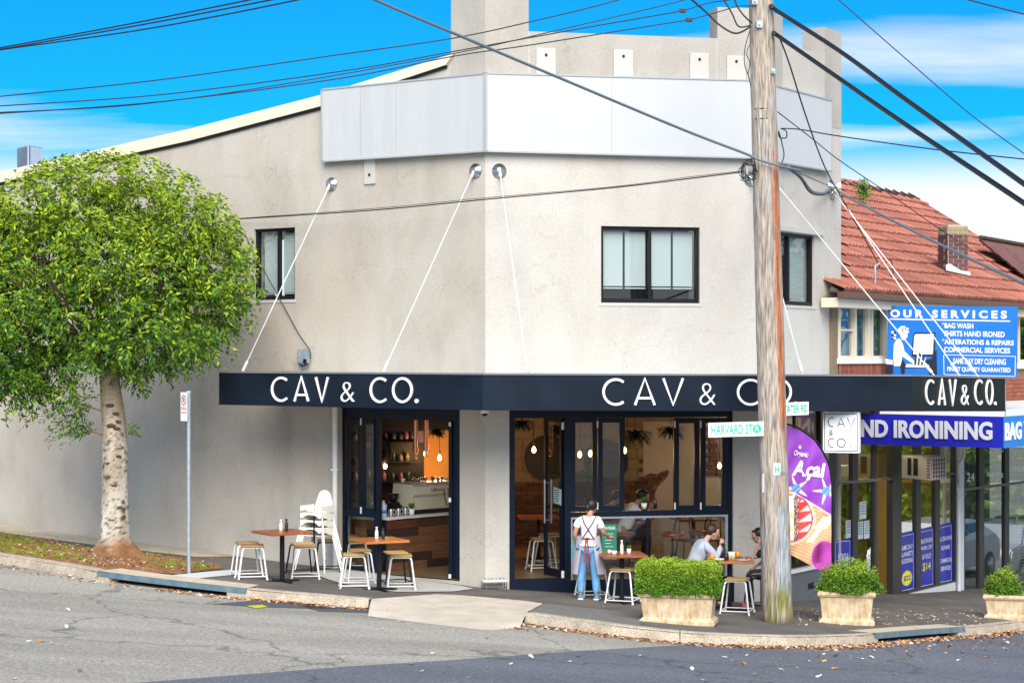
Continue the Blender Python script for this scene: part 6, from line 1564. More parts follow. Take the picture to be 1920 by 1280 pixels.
for py in (203, 222): m = MB(); m.tube([onpole(1417, py, .004), onpole(1428, py, .006), onpole(1440, py, .004)], .006, 5); m.build('nail_strip', 'cable', pole)
# conductor hardware on the pole
m = MB(); c = onpole(1407, 318, .0)
for i in range(3): m.lathe([(.02, -.05), (.045, -.03), (.02, 0), (.045, .02), (.02, .05)], c + Vector((-.06 - .05 * i, -.08, .03 - .07 * i)), 10)
m.build('insulator', 'whitemetal', pole)

# ---- cables
def cpt(px, py, Y): return P(px, py, Y)
def cable(lab, pts, r=.010, mt='cable', group='overhead cables', k=8):
    q = smooth([P(*p) for p in pts], k); m = MB(); m.tube(q, r, 8 if r > .015 else 6, cap=True); return tag(m.build('overhead_cable', mt), lab, 'cable', group)
for i, (p, y) in enumerate((((-60, 100), 20), ((0, 89), 20.3), ((0, 92), 20.6))): pass
cable('top one of the three thin wires crossing the upper left sky', [(-80, 104, 26), (0, 90, 25.5), (240, 46, 24), (480, -2, 22.5), (620, -30, 21.5)])
cable('middle one of the three thin wires crossing the upper left sky', [(-80, 105, 26.3), (0, 93, 25.8), (260, 48, 24.2), (525, -3, 22.8), (650, -30, 21.8)])
cable('lowest of the three thin wires crossing the upper left sky', [(-80, 107, 26.5), (0, 94, 26), (280, 54, 24.5), (565, -1, 23), (680, -30, 22)])
cable('long thin wire rising over the corner pier, uppermost of the set above the side wall', [(-80, 187, 26.5), (0, 181, 26.4), (300, 150, 26.2), (635, 103, 26.1), (850, 72, 26.1), (1000, 40, 26.2), (1140, 6, 26.3), (1240, -25, 26.3)], .009)
cable('thin wire that ends in a black insulator, higher one beside the pole top', [(-80, 204, 26.6), (0, 199, 26.6), (300, 178, 26.5), (640, 134, 26.4), (850, 97, 26.4), (1100, 52, 26.6), (1280, 21, 26.9)], .009)
cable('thin wire that ends in a black insulator, lower one beside the pole top', [(-80, 216, 26.7), (0, 213, 26.7), (300, 191, 26.6), (640, 147, 26.6), (850, 106, 26.6), (1000, 84, 26.7), (1290, 38, 26.9)], .009)
cable('sagging thin wire between the two insulator wires over the side wall', [(-80, 214, 26.8), (0, 211, 26.8), (250, 197, 26.7), (520, 160, 26.7), (850, 101, 26.7), (1050, 56, 26.8), (1270, 4, 27), (1340, -20, 27)], .008)
for i, (px, py) in enumerate(((1280, 21), (1292, 38))):
    c = P(px, py, 26.9); m = MB(); m.bbox((-.05, -.03, -.03), (.05, .03, .03), .01, M=Matrix.Translation(c)); tag(m.build('line_clamp', 'cable'), 'black wire clamp left of the pole top, %s one' % ['upper', 'lower'][i], 'clamp', 'wire clamps')
cable('wire tail from the upper clamp to the pole top', [(1284, 20, 26.9), (1330, 6, 27), (1370, 0, 27.1), (1410, -12, YP - .2)], .008)
cable('wire tail from the lower clamp to the pole top', [(1296, 37, 26.9), (1350, 22, 27), (1385, 12, 27.1), (1412, 12, YP - .2)], .008)
cable('drooping black jumper cable left of the pole top', [(1285, -10, 26.9), (1320, 20, 27), (1350, 48, 27), (1380, 63, YP - .25), (1408, 50, YP - .2)], .014)
cable('short black loop left of the pole top', [(1352, -8, 27), (1372, 25, 27), (1385, 50, YP - .25), (1408, 48, YP - .2)], .012)
cable('inner black loop hugging the left of the pole top', [(1375, -8, 27), (1382, 12, 27), (1395, 30, YP - .25), (1410, 44, YP - .2)], .012)
cable('slack thin wire hanging down the left flank of the pole', [(1406, 58, YP - .15), (1397, 90, YP - .2), (1396, 120, YP - .2), (1404, 145, YP - .2), (1408, 165, YP - .2)], .007)
cable('kinked thin wire beside the slack wire on the pole flank', [(1408, 80, YP - .15), (1400, 100, YP - .2), (1406, 118, YP - .2), (1403, 140, YP - .2), (1408, 160, YP - .2)], .006)
cable('thick black bundled cable running down from the top of the picture to the pole', [(640, -35, 22), (704, 0, 22.3), (854, 64, 23.2), (1060, 151, 24.6), (1280, 243, 26.4), (1392, 286, YP - .3), (1430, 302, YP - .28), (1470, 313, YP - .25), (1500, 320, YP - .1)], .020, 'cableg')
cable('blue-grey cable swinging below the wall bracket from pole to laundry', [(1478, 312, YP - .1), (1500, 330, 28), (1522, 358, 29), (1545, 362, 31), (1562, 354, 32.9), (1600, 375, 31.5), (1750, 452, 27), (1920, 532, 22), (2000, 570, 20)], .020, 'cableg')
cable('thin cable beside the blue-grey cable at the pole', [(1478, 316, YP - .1), (1500, 334, 28), (1518, 360, 29), (1540, 366, 31), (1562, 358, 32.8)], .012)
cable('tight thin stay wire from pole to wall bracket', [(1480, 315, YP - .1), (1520, 334, 29.5), (1562, 352, 32.9)], .007)
cable('thin twin service line from the pole to the side wall bracket', [(1405, 321, YP - .1), (1300, 334, 27.9), (1150, 352, 28.8), (910, 374, 29.2), (700, 394, 30.3), (442, 411, WL.pt(WL.u(442, .1), 0, .12).y)], .010)
cable('faint upper strand of the service line', [(1405, 319, YP - .1), (1300, 331, 27.9), (1150, 350, 28.8), (910, 371, 29.2), (700, 391, 30.3), (442, 410, WL.pt(WL.u(442, .1), 0, .12).y)], .005)
yw = lambda px, n=.05: WL.pt(WL.u(px, n), 0, n).y
cable('thin feed wire dropping past the small window to the floodlight', [(443, 412, yw(443, .1)), (452, 425, yw(452, .08)), (480, 480, yw(480, .04)), (520, 552, yw(520, .04)), (560, 625, yw(560, .04)), (580, 655, yw(580, .1)), (582, 672, yw(582, .1))], .008)
cable('upper of the two thick black cables leaving the pole to the right', [(1448, 12, YP - .25), (1456, 20, YP - .25), (1577, 98, 25.4), (1700, 188, 23.2), (1920, 345, 20), (2050, 440, 18)], .030)
cable('lower of the two thick black cables leaving the pole to the right', [(1452, 62, YP - .25), (1462, 70, YP - .25), (1577, 150, 25.4), (1700, 235, 23.2), (1920, 381, 20), (2050, 470, 18)], .030)
cable('thin dark wire in the sky right of the parapet', [(1545, -25, 24), (1572, 0, 24), (1700, 112, 24), (1820, 215, 24), (1925, 292, 24), (2000, 350, 24)], .007)
cable('thick grey wire cutting the top right corner', [(1780, -10, 22), (1815, 0, 22), (1925, 28, 22), (2000, 44, 22)], .009)
cable('thin wire running flat from a coil on the pole to the right edge', [(1464, 241, YP - .05), (1500, 243, 27.5), (1577, 256, 27), (1750, 280, 26), (1925, 299, 25), (2000, 306, 24)], .009)
cable('coil of thin wire on the right flank of the pole', [(1464, 241, YP - .1), (1474, 246, YP - .15), (1474, 258, YP - .15), (1462, 258, YP - .15), (1460, 246, YP - .15), (1466, 268, YP - .1), (1470, 290, YP - .1), (1466, 305, YP - .1)], .009)
cable('black drop wire falling from the thick cable to the roof bracket', [(1462, 72, YP - .25), (1480, 120, 27.5), (1510, 215, 28.5), (1545, 310, 30.5), (1580, 375, 32.0), (1620, 445, 33.6), (1650, 500, roof_pt(*roof_us(1650, 530)).y)], .012)
cable('thin wire crossing behind the pole towards the chimney', [(1458, 210, YP + .1), (1520, 258, 29), (1577, 303, 31), (1680, 372, 33.5), (1760, 428, 34.4), (1890, 512, 36)], .008)
m = MB(); c0_ = P(1404, 322, YP - .3); rr = random.Random(3)
for i in range(7):
    pts = [c0_ + Vector((math.cos(t) * rr.uniform(.06, .13), rr.uniform(-.04, .04), math.sin(t) * rr.uniform(.08, .17))) + Vector((rr.uniform(-.02, .02), 0, rr.uniform(-.04, .06))) for t in np.linspace(0, 2 * PI, 9)]
    m.tube(smooth(pts + [pts[0]], 4), .006, 5)
tag(m.build('wire_tangle', 'cable'), 'tangle of looped wire on the left of the pole where the service line starts', 'wire')
u, z = WL.uz(442, 413, .1); c = WL.pt(u, z, .06); m = MB(); m.tube([WL.pt(u, z, 0), WL.pt(u, z, .12)], .015, 8); m.tube([c + WL.n * .04, c + WL.n * .04 - Vector((0, 0, .16))], .02, 8)
tag(m.build('wall_bracket', 'cable'), 'small black cable bracket left of the small upper window', 'bracket')
u, z = WR.uz(1560, 350, .05); c = WR.pt(u, z, .06); m = MB(); m.tube([c, c + WR.n * .1], .02, 8); m.lathe([(.03, -.06), (.05, 0), (.03, .06)], c + WR.n * .12, 10); tag(m.build('wall_insulator', 'whitemetal'), 'white porcelain insulator high on the right corner of the cafe', 'insulator')

# ---- street name signs
def board(lab, p0, p1, h, th, Yd, txt, tb, cat='sign'):
    pass
s0_ = P(1328, 806, 27.0); s1_ = P(1432, 803, YP - .22); h = .205
WH = wall2(s0_, s1_); lh = (s1_ - s0_).length
def hs(x, y, n=0): p = s0_.lerp(s1_, x); return Vector((p.x, p.y, p.z + (y - .5) * h)) + WH.n * n
t = thing('street_sign', 'white street sign on the left of the timber pole reading Harvard St', 'sign', tuple(s0_))
m = MB(); m.prism([hs(0, 0), hs(1, 0), hs(1, 1), hs(0, 1)], WH.n * .02); m.build('blade', 'signwhite', t)
m = MB(); text_on(m, 'HARVARD ST', hs(.05, .15, .023), hs(.80, .15, .023), hs(.05, .84, .023), .022); m.build('lettering', 'green', t)
m = MB(); cc = hs(.875, .5, .023); ex = (s1_ - s0_).normalized()
m.poly([cc + ex * .062 * math.cos(a) + Vector((0, 0, .062 * math.sin(a))) for a in np.linspace(0, 2 * PI, 20, endpoint=False)]); em = m.build('emblem', 'green', t)
m = MB(); text_on(m, 'R', cc - ex * .025 + Vector((0, 0, -.035)) + WH.n * .003, cc + ex * .03 + Vector((0, 0, -.035)) + WH.n * .003, cc - ex * .025 + Vector((0, 0, .035)) + WH.n * .003, 0); m.build('letter', 'signwhite', em)
q0 = P(1436, 768, YP + .15); q1 = P(1514.5, 765, YP + .6); WP_ = wall2(q0, q1)
def ps(x, y, n=0): p = q0.lerp(q1, x); return Vector((p.x, p.y, p.z + (y - .5) * .19)) + WP_.n * n
t = thing('street_sign', 'white street sign partly hidden behind the pole reading Pittwater Rd', 'sign', tuple(q0))
m = MB(); m.prism([ps(0, 0), ps(1, 0), ps(1, 1), ps(0, 1)], WP_.n * .02); m.build('blade', 'signwhite', t)
m = MB(); text_on(m, 'PITTWATER RD', ps(.10, .2, .023), ps(.97, .2, .023), ps(.10, .8, .023), .022); m.build('lettering', 'green', t)

# ---- hanging CAV & CO. sign box
a0 = P(1543, 848, 28.95); a1 = P(1611, 849, 28.75); WG = wall2(a0, a1); lg = (a1 - a0).length; hg = .622
t = thing('hanging_sign', 'square white light box sign with thin black border hanging under the awning', 'sign', tuple(a0))
m = MB(); m.prism([WG.pt(0, a0.z), WG.pt(lg, a0.z), WG.pt(lg, a0.z + hg), WG.pt(0, a0.z + hg)], -WG.n * .12); m.build('box', mat('light_box', (.80, .85, .85), .4), t)
m = MB(); bxp = [(.05, .05), (.95, .05), (.95, .95), (.05, .95)]
def g_(x, y, n=.004): return WG.pt(lg * x, a0.z + hg * y, n)
for i in range(4): stroke(m, [g_(*bxp[i]), g_(*bxp[(i + 1) % 4])], .009, WG.n, .001)
m.build('border', 'black', t)
def ltr(ch, x0, x1, y0, y1, w=.012):
    m = MB(); q = lambda x, y: g_(x0 + (x1 - x0) * x, y0 + (y1 - y0) * y)
    if ch == 'C': stroke(m, [q(.58 + .58 * math.cos(math.radians(a)), .5 + .5 * math.sin(math.radians(a))) for a in range(55, 306, 12)], w, WG.n, .001)
    elif ch == 'O': stroke(m, [q(.5 + .5 * math.cos(math.radians(a)), .5 + .5 * math.sin(math.radians(a))) for a in range(0, 360, 15)], w, WG.n, .001, True)
    elif ch == 'A': stroke(m, [q(0, 0), q(.5, 1), q(1, 0)], w, WG.n, .001); stroke(m, [q(.2, .28), q(.8, .28)], w, WG.n, .0008)
    elif ch == 'V': stroke(m, [q(0, 1), q(.5, 0), q(1, 1)], w, WG.n, .001)
    elif ch == '&': text_on(m, '&', q(0, 0), q(1, 0), q(0, 1), -.01)
    elif ch == '.': stroke(m, [q(.5 + .5 * math.cos(a), .5 + .5 * math.sin(a)) for a in np.linspace(0, 5, 6)], .01, WG.n, .001, True)
    m.build('letter', 'black', t)
for a in (('C', .15, .32, .64, .86), ('A', .41, .60, .64, .86), ('V', .68, .88, .64, .86), ('&', .17, .28, .42, .56), ('C', .15, .32, .14, .35), ('O', .40, .62, .14, .35), ('.', .76, .78, .15, .17)): ltr(*a)
for x in (.2, .8): m = MB(); m.tube([g_(x, 1, -.06), Vector((g_(x, 1, -.06).x, g_(x, 1, -.06).y, 2.9))], .008, 6); m.build('hanger', 'black', t)

# ---- parking sign
pb = GP(354, 1074); pt_ = P(354, 733, pb.y)
t = thing('parking_sign', 'small parking restriction sign on a galvanised post near the street tree', 'sign', tuple(pb))
m = MB(); m.tube([pb - Vector((0, 0, .1)), Vector((pb.x, pb.y, pt_.z))], .030, 12); m.build('post', 'galv', t)
ang = math.radians(-66); dx = Vector((math.cos(ang), math.sin(ang), 0)); nn = Vector((math.sin(ang), -math.cos(ang), 0))
if nn.y > 0: nn = -nn
pc = Vector((pb.x, pb.y, 0)) - dx * .0 + nn * .038; z1 = P(0, 735, pb.y).z; z0 = P(0, 789, pb.y).z
ws = .15; m = MB(); m.prism([pc - dx * ws * 0 + Vector((-.12, .0, z0)), pc + Vector((.02, -.10, z0)), pc + Vector((.02, -.10, z1)), pc + Vector((-.12, .0, z1))], nn * .004)
A_ = pc + Vector((-.10, .10, 0)); B_ = pc + Vector((.03, -.08, 0)); WN = wall2(A_, B_); ln = (B_ - A_).length
m = MB(); m.prism([WN.pt(0, z0), WN.pt(ln, z0), WN.pt(ln, z1), WN.pt(0, z1)], WN.n * .004); pl_ = m.build('plate', 'signwhite', t)
redm = mat('print_red', (.55, .03, .04), .5)
m = MB(); zc = z1 - .12; stroke(m, [WN.pt(ln / 2 + .36 * ln * math.cos(a), zc + .07 * math.sin(a), .006) for a in np.linspace(0, 2 * PI, 20, endpoint=False)], .014, WN.n, .001, True); stroke(m, [WN.pt(ln * .25, zc + .05, .006), WN.pt(ln * .75, zc - .05, .006)], .012, WN.n, .001); m.build('symbol', redm, pl_)
m = MB(); text_on(m, 'P', WN.pt(ln * .36, zc - .035, .006), WN.pt(ln * .64, zc - .035, .006), WN.pt(ln * .36, zc + .035, .006), .01); m.build('print', 'black', pl_)
m = MB(); text_on(m, '8.30-6', WN.pt(ln * .1, z1 - .26, .006), WN.pt(ln * .9, z1 - .26, .006), WN.pt(ln * .1, z1 - .22, .006), .01); text_on(m, 'MON-FRI', WN.pt(ln * .1, z1 - .32, .006), WN.pt(ln * .9, z1 - .32, .006), WN.pt(ln * .1, z1 - .29, .006), .0); m.build('print', redm, pl_)
m = MB(); m.bbox((-.035, -.035, -.02), (.035, .035, .02), .01, M=Matrix.Translation(Vector((pb.x, pb.y, z1 + .0)))); m.build('cap', 'galv', t)

# ---- feather banner
fbp = GP(1563, 1164); YF = fbp.y
fl_t = thing('feather_banner', 'purple feather banner advertising acai bowls between pole and planter', 'banner', tuple(fbp))
edge_px = [(1450, 793), (1480, 799), (1504, 809), (1527, 826), (1542.6, 849), (1554, 876), (1559.6, 917), (1560, 971), (1560, 1085)]
def top_y(x):
    for a, b in zip(edge_px, edge_px[1:]):
        if a[0] <= x <= b[0] and b[0] > a[0]: return a[1] + (b[1] - a[1]) * (x - a[0]) / (b[0] - a[0])
    return edge_px[-2][1]
def fwave(x, y): return .035 * math.sin((x - 1450) * .13 + (y - 800) * .035) * min(1, max(0, (1560 - x) / 40)) * .9 + .012 * math.sin((x + y) * .11)
def FP(x, y, off=0.0):
    p = P(x, y, YF - .02); return Vector((p.x, YF - .02 + fwave(x, y) - off, p.z))
def fcol(x, y):
    pur = (.25, .045, .43)
    if y < 905 and x < 1530: pur = mixc(pur, (.36, .09, .52), max(0, min(1, (1500 - x) / 60)))
    ln_ = 919 + (x - 1484) * .63
    c = pur
    if y > ln_:
        g = math.sin((y * .9 - x * .35) * 1.1); c = mixc((.72, .42, .24), (.50, .25, .12), .5 + .5 * g if g > .3 else .1)
        # bowl
        ex, ey = (x - 1482) / 47, (y - 971) / 50; d = ex * ex + ey * ey
        if d < 1: c = (.80, .55, .36)
        if d < .80: c = (.36, .03, .20)
        if d < .72:
            if x > 1497: c = (.70, .05, .05) if abs(((y + (x - 1497) * .4) % 19) - 9.5) * 1.1 > (x - 1497) * .33 else (.86, .62, .52)
            elif x > 1488: c = (.12, .03, .03) if (int(x * 7.7) ^ int(y * 5.3)) % 3 else (.6, .5, .4)
            else: c = (.85, .80, .66) if y < 960 or (int(y / 12) % 2) else (.80, .62, .36)
        # spoon
        if abs((x - 1537) * .8 + (y - 990) * .62) < 4.5 + (5 if y < 990 else 0) and 968 < y < 1016: c = (.86, .74, .58)
        ex, ey = (x - 1546) / 25, (y - 1043) / 30; d = ex * ex + ey * ey
        if d < 1: c = (.50, .08, .42) if d > .86 else mixc((.40, .04, .34), (.16, .01, .10), max(0, 1 - abs(x - 1535) / 12) if y < 1055 else 0)
    for cx, cy in ((1493, 915), (1549, 920)):
        for k in range(10):
            a = k * .63; r = 26; px_, py_ = x - cx, y - cy; along_ = px_ * math.cos(a) + py_ * math.sin(a); ac = abs(-px_ * math.sin(a) + py_ * math.cos(a))
            if 4 < along_ < r and ac < 3.4 * (1 - along_ / r) + .5 and y < ln_ + 12 and k % 2: c = (.80, .80, .42)
        if (x - cx) ** 2 + (y - cy) ** 2 < 75 and y < ln_ + 6: c = (.08, .20, .62) if int((x + y) / 5) % 2 else (.20, .42, .75)
    if abs(y - ln_) < 1.2 and x > 1510: c = (.8, .7, .75)
    return c
nx, ny = 110, 200; vs, cs = [], []
for j in range(ny + 1):
    for i in range(nx + 1):
        x = 1450 + 108.5 * i / nx; t0, b0 = top_y(x), 1022 + (x - 1450) * .53; y = t0 + (b0 - t0) * j / ny; vs.append(FP(x, y)); cs.append(fcol(x, y))
fs = [(j * (nx + 1) + i, j * (nx + 1) + i + 1, (j + 1) * (nx + 1) + i + 1, (j + 1) * (nx + 1) + i) for j in range(ny) for i in range(nx)]
color_mesh('cloth', vs, fs, cs, attr_mat('banner_print', .6, None, .05, 60), fl_t)
def ftext(s, x0, x1, y0, y1, bold, mt, slant=.12):
    V, Fc = text_geo(s, bold); ax0 = min(v.x for v in V); ax1 = max(v.x for v in V); ay0 = min(v.y for v in V); ay1 = max(v.y for v in V); m = MB(); w = []
    for v in V:
        u_ = (v.x - ax0) / (ax1 - ax0); v_ = (v.y - ay0) / (ay1 - ay0); x = x0 + (x1 - x0) * (u_ + slant * v_); y = y0 - (y0 - y1) * v_ + u_ * 4; w.append(FP(x, y, .014))
    m.add(w, Fc); m.build('lettering', mt, fl_t)
ftext('Organic', 1487, 1513, 856, 843, .02, 'signwhite'); ftext('Açai', 1483, 1542, 898, 862, .035, 'signwhite')
m = MB(); m.poly([FP(1500 + 4 * math.cos(a) * (1 if k % 2 else .4), 838 + 5 * math.sin(a) * (1 if k % 2 else .4), .012) for k, a in enumerate(np.linspace(0, 2 * PI, 14, endpoint=False))]); m.build('emblem', 'signwhite', fl_t)
m = MB(); pl_pts = [(1563, 1166), (1562, 1080), (1561.5, 971), (1560.5, 917), (1556, 876), (1544, 848), (1528, 824), (1504, 806), (1480, 796), (1450, 789)]
m.tube(smooth([P(x, y, YF) for x, y in pl_pts], 5), [.016] * 46, 8); m.build('pole', 'black', fl_t)
m = MB(M=Matrix.Translation(fbp)); m.tube([(-.35, -.1, .012), (.35, .1, .012)], .012, 6); m.tube([(-.1, .3, .012), (.1, -.3, .012)], .012, 6); m.tube([(0, 0, 0), (0, 0, .25)], .022, 8); m.build('foot', 'black', fl_t)

# ---- street tree
tb_ = GP(216, 1046); YT = tb_.y
tree = thing('street_tree', 'leafy rounded street tree with pale banded trunk growing in the bare verge', 'tree', tuple(tb_))
prof = [(1060, 224, 54), (1046, 220, 46), (1030, 216, 36), (1010, 216, 29), (960, 216, 25.5), (900, 215, 24), (850, 216, 24), (800, 214, 22.5), (760, 210, 21), (720, 206, 19), (680, 203, 18), (640, 202, 16)]
vs, fs, cs = [], [], []; NS = 48; rows = 120
def pinterp(y):
    for a, b in zip(prof, prof[1:]):
        if b[0] <= y <= a[0]: t = (a[0] - y) / (a[0] - b[0]); return a[1] + (b[1] - a[1]) * t, a[2] + (b[2] - a[2]) * t
    return prof[-1][1:]
for i in range(rows + 1):
    y = 1060 - 420 * i / rows; cx, r = pinterp(y); c = P(cx, y, YT); R = r * YT / F
    for k in range(NS):
        a = 2 * PI * k / NS; n1 = mn.noise(Vector((math.cos(a) * 1.6, math.sin(a) * 1.6, c.z * 1.5))); n2 = mn.noise(Vector((math.cos(a) * 2.0, math.sin(a) * 2.0, c.z * 16))); n3 = mn.noise(Vector((math.cos(a) * 5, math.sin(a) * 5, c.z * 34 + 5)))
        fl_ = max(0, (y - 1008) / 50); lob = 1 + fl_ * .32 * math.sin(a * 4 + 1.2) + (fl_ * .5 if math.cos(a) > .2 else 0) * .5
        rr = R * lob * (1 + .05 * n1 + .025 * n2); vs.append(Vector((c.x + math.cos(a) * rr, c.y + math.sin(a) * rr, c.z)))
        col = mixc((.62, .58, .52), (.36, .30, .22), .5 + 1.1 * n1); col = mixc(col, (.06, .045, .03), max(0, n2 * 4.2 - .9)); col = mixc(col, (.09, .06, .04), max(0, n3 * 3.2 - .8))
        if y < 860: col = mixc(col, (.30, .22, .13), min(.8, (860 - y) / 120))
        if y > 1000: col = mixc(col, (.23, .11, .045), min(1, (y - 1000) / 25 * (1.1 + n1 + .5 * math.cos(a))))
        cs.append(col)
for i in range(rows):
    for k in range(NS): k2 = (k + 1) % NS; fs.append((i * NS + k, i * NS + k2, (i + 1) * NS + k2, (i + 1) * NS + k))
trunk = color_mesh('trunk', vs, fs, cs, attr_mat('tree_bark', .85, .25, .8, 25, (1, 1, 2)), tree)
# knots
for px, y, s in ((206, 760, .07), (217, 775, .06), (208, 798, .075), (219, 803, .06), (222, 855, .05), (202, 868, .04), (213, 910, .05), (222, 790, .05)):
    c = P(px, y, YT - pinterp(y)[1] * YT / F * .97); m = MB(); m.sphere(c, s, 10, 8, sc=(1, .35, .45)); m.sphere(c - Vector((0, s * .25, 0)), s * .5, 8, 6, sc=(1, .35, .4)); m.build('knot', mat('knot_bark', (.10, .07, .045), .9, var=.5, vs=20), trunk)
rt = random.Random(11)
cc = P(205, 560, YT)
limbs = MB(); tips = []
start = P(203, 660, YT)
for i in range(11):
    a = 2 * PI * i / 11 + rt.uniform(-.2, .2); L = rt.uniform(1.3, 2.1); up = rt.uniform(.25, 1.3)
    p = start + Vector((0, 0, rt.uniform(-.3, .1))); pts = [p]; d = Vector((math.cos(a), math.sin(a), up)).normalized()
    for k in range(6): p = p + d * L / 6; d = (d + Vector((rt.uniform(-.25, .25), rt.uniform(-.25, .25), rt.uniform(-.1, .2)))).normalized(); pts.append(p)
    limbs.tube(pts, [.085, .07, .055, .042, .032, .024, .012], 8)
    for k in range(2, 7):
        for _ in range(2):
            q = pts[k]; dd = (d + Vector((rt.uniform(-1, 1), rt.uniform(-1, 1), rt.uniform(-.4, .9)))).normalized(); limbs.tube([q, q + dd * .3, q + dd * .6 + Vector((0, 0, .05))], [.02, .012, .006], 5)
limbs.build('limbs', mat('limb_bark', (.075, .05, .03), .9, var=.5, vs=8, bump=.6, bs=25), tree)
# leaves
def leaf_mass(twigs, nleaf, ll, lw, seed, young=lambda p: .3, droop=.35):
    R = np.random.RandomState(seed); V = []; Fc = []; MI = []
    for (p, d, L) in twigs:
        d = Vector(d).normalized(); q = Vector(p)
        for k in range(nleaf):
            t = (k + .5) / nleaf; b = q + d * (L * t) + Vector((0, 0, -droop * L * t * t))
            s = d.cross(Vector(R.uniform(-1, 1, 3)))
            if s.length < 1e-3: continue
            s.normalize(); ld = (d * .55 + s * .9 + Vector((0, 0, -.45 + R.uniform(-.3, .3)))).normalized(); l = ll * R.uniform(.65, 1.2)
            w = ld.cross(Vector(R.uniform(-1, 1, 3))).normalized() * lw * R.uniform(.7, 1.1); nrm = ld.cross(w).normalized() * lw * .35
            i = len(V); V += [b, b + ld * l * .42 + w + nrm, b + ld * l, b + ld * l * .42 - w + nrm]; Fc += [(i, i + 1, i + 2), (i, i + 2, i + 3)]
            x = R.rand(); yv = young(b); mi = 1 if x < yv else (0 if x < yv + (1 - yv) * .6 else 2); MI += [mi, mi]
    return V, Fc, MI
def leaf_obj(name, data, mats, parent):
    V, Fc, MI = data; me = bpy.data.meshes.new(name); me.from_pydata([tuple(v) for v in V], [], Fc)
    for m in mats: me.materials.append(M_[m] if isinstance(m, str) else m)
    me.polygons.foreach_set('material_index', MI); me.update(); o = bpy.data.objects.new(name, me); COL.objects.link(o); attach(o, parent); return o
# crown envelope (pixel-measured half widths turned into metres at the trunk's distance)
k_ = YT / F
lobes = [(60, 420, 95, 75), (150, 385, 95, 72), (250, 380, 92, 66), (340, 415, 80, 62), (400, 480, 76, 66), (440, 545, 46, 50), (375, 575, 88, 62), (300, 510, 100, 80), (200, 480, 105, 85), (90, 510, 105, 85), (20, 560, 85, 80), (60, 640, 80, 62), (20, 712, 76, 56), (140, 590, 74, 58), (218, 625, 60, 62), (340, 640, 80, 46), (265, 610, 70, 56), (190, 655, 70, 40), (-60, 500, 120, 130), (-40, 640, 90, 90), (245, 690, 42, 26), (100, 665, 48, 36)]
tw = []
tot = sum(a[2] ** 2 * a[3] for a in lobes)
for (cx, cy, rx, rz_) in lobes:
    n = int(7400 * (rx ** 1.6 * rz_ ** .9) / sum(a[2] ** 1.6 * a[3] ** .9 for a in lobes))
    c = P(cx, cy, YT + rt.uniform(-.9, .7)); 
    # patchy: some sectors get few twigs
    for _ in range(n):
        v = Vector((rt.gauss(0, 1), rt.gauss(0, 1), rt.gauss(0, 1))).normalized(); rad = rt.uniform(.2, 1.0) ** .4 * rt.uniform(.92, 1.1)
        if mn.noise(v * 2.4 + c) < -.12: continue
        p = c + Vector((v.x * rx * k_, v.y * (rx * k_ * .6 + .55), v.z * rz_ * k_)) * rad
        d = (v + Vector((0, 0, .25)) + Vector((rt.uniform(-.5, .5), rt.uniform(-.5, .5), rt.uniform(-.4, .4)))).normalized()
        tw.append((p - d * .2, d, rt.uniform(.25, .48)))
for i in range(150):    # sprays hanging from the underside
    px = rt.choice((rt.uniform(-60, 150), rt.uniform(230, 430))); py = 705 - max(0, px - 150) * .28 + rt.uniform(-30, 18); p = P(px, py, YT + rt.uniform(-.9, .7)); tw.append((p, Vector((rt.uniform(-.6, .6), rt.uniform(-.5, .5), -.6)), rt.uniform(.3, .5)))
for i in range(230):    # upright whips breaking the outline
    a = rt.uniform(-1, 1); px = 190 + 260 * a; py = 560 - 235 * math.sqrt(max(0, 1 - a * a)) ; p = P(px, py, YT + rt.uniform(-1.2, 1.2))
    tw.append((p, Vector((a * .8 + rt.uniform(-.3, .3), rt.uniform(-.3, .3), 1)), rt.uniform(.35, .6)))
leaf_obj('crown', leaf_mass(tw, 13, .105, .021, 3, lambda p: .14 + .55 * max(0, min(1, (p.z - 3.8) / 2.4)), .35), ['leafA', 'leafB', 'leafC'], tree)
pass
tw = []
for i in range(60):
    px, py = 185 - abs(rt.gauss(0, 38)), rt.uniform(715, 815); p = P(px, py, YT - rt.uniform(-.1, .3)); tw.append((p, Vector((-1, rt.uniform(-.5, .5), rt.uniform(-.5, .3))), rt.uniform(.2, .4)))
for i in range(5): tw.append((P(238, 795 + i * 4, YT - .1), Vector((1, rt.uniform(-.5, .5), rt.uniform(-.3, .4))), .22))
tw.append((P(232, 705, YT - .1), Vector((1, 0, .0)), .3))
leaf_obj('trunk_sprouts', leaf_mass(tw, 10, .085, .017, 5, lambda p: .06, .4), ['leafA', 'leafB', 'leafC'], tree)
m = MB()
for y in (770, 815): b_ = P(192, y, YT); m.tube([b_, b_ + Vector((-.3, -.1, .1)), b_ + Vector((-.6, -.1, -.05))], [.014, .009, .004], 5)
m.build('sprout_stems', 'ply_dark', tree)

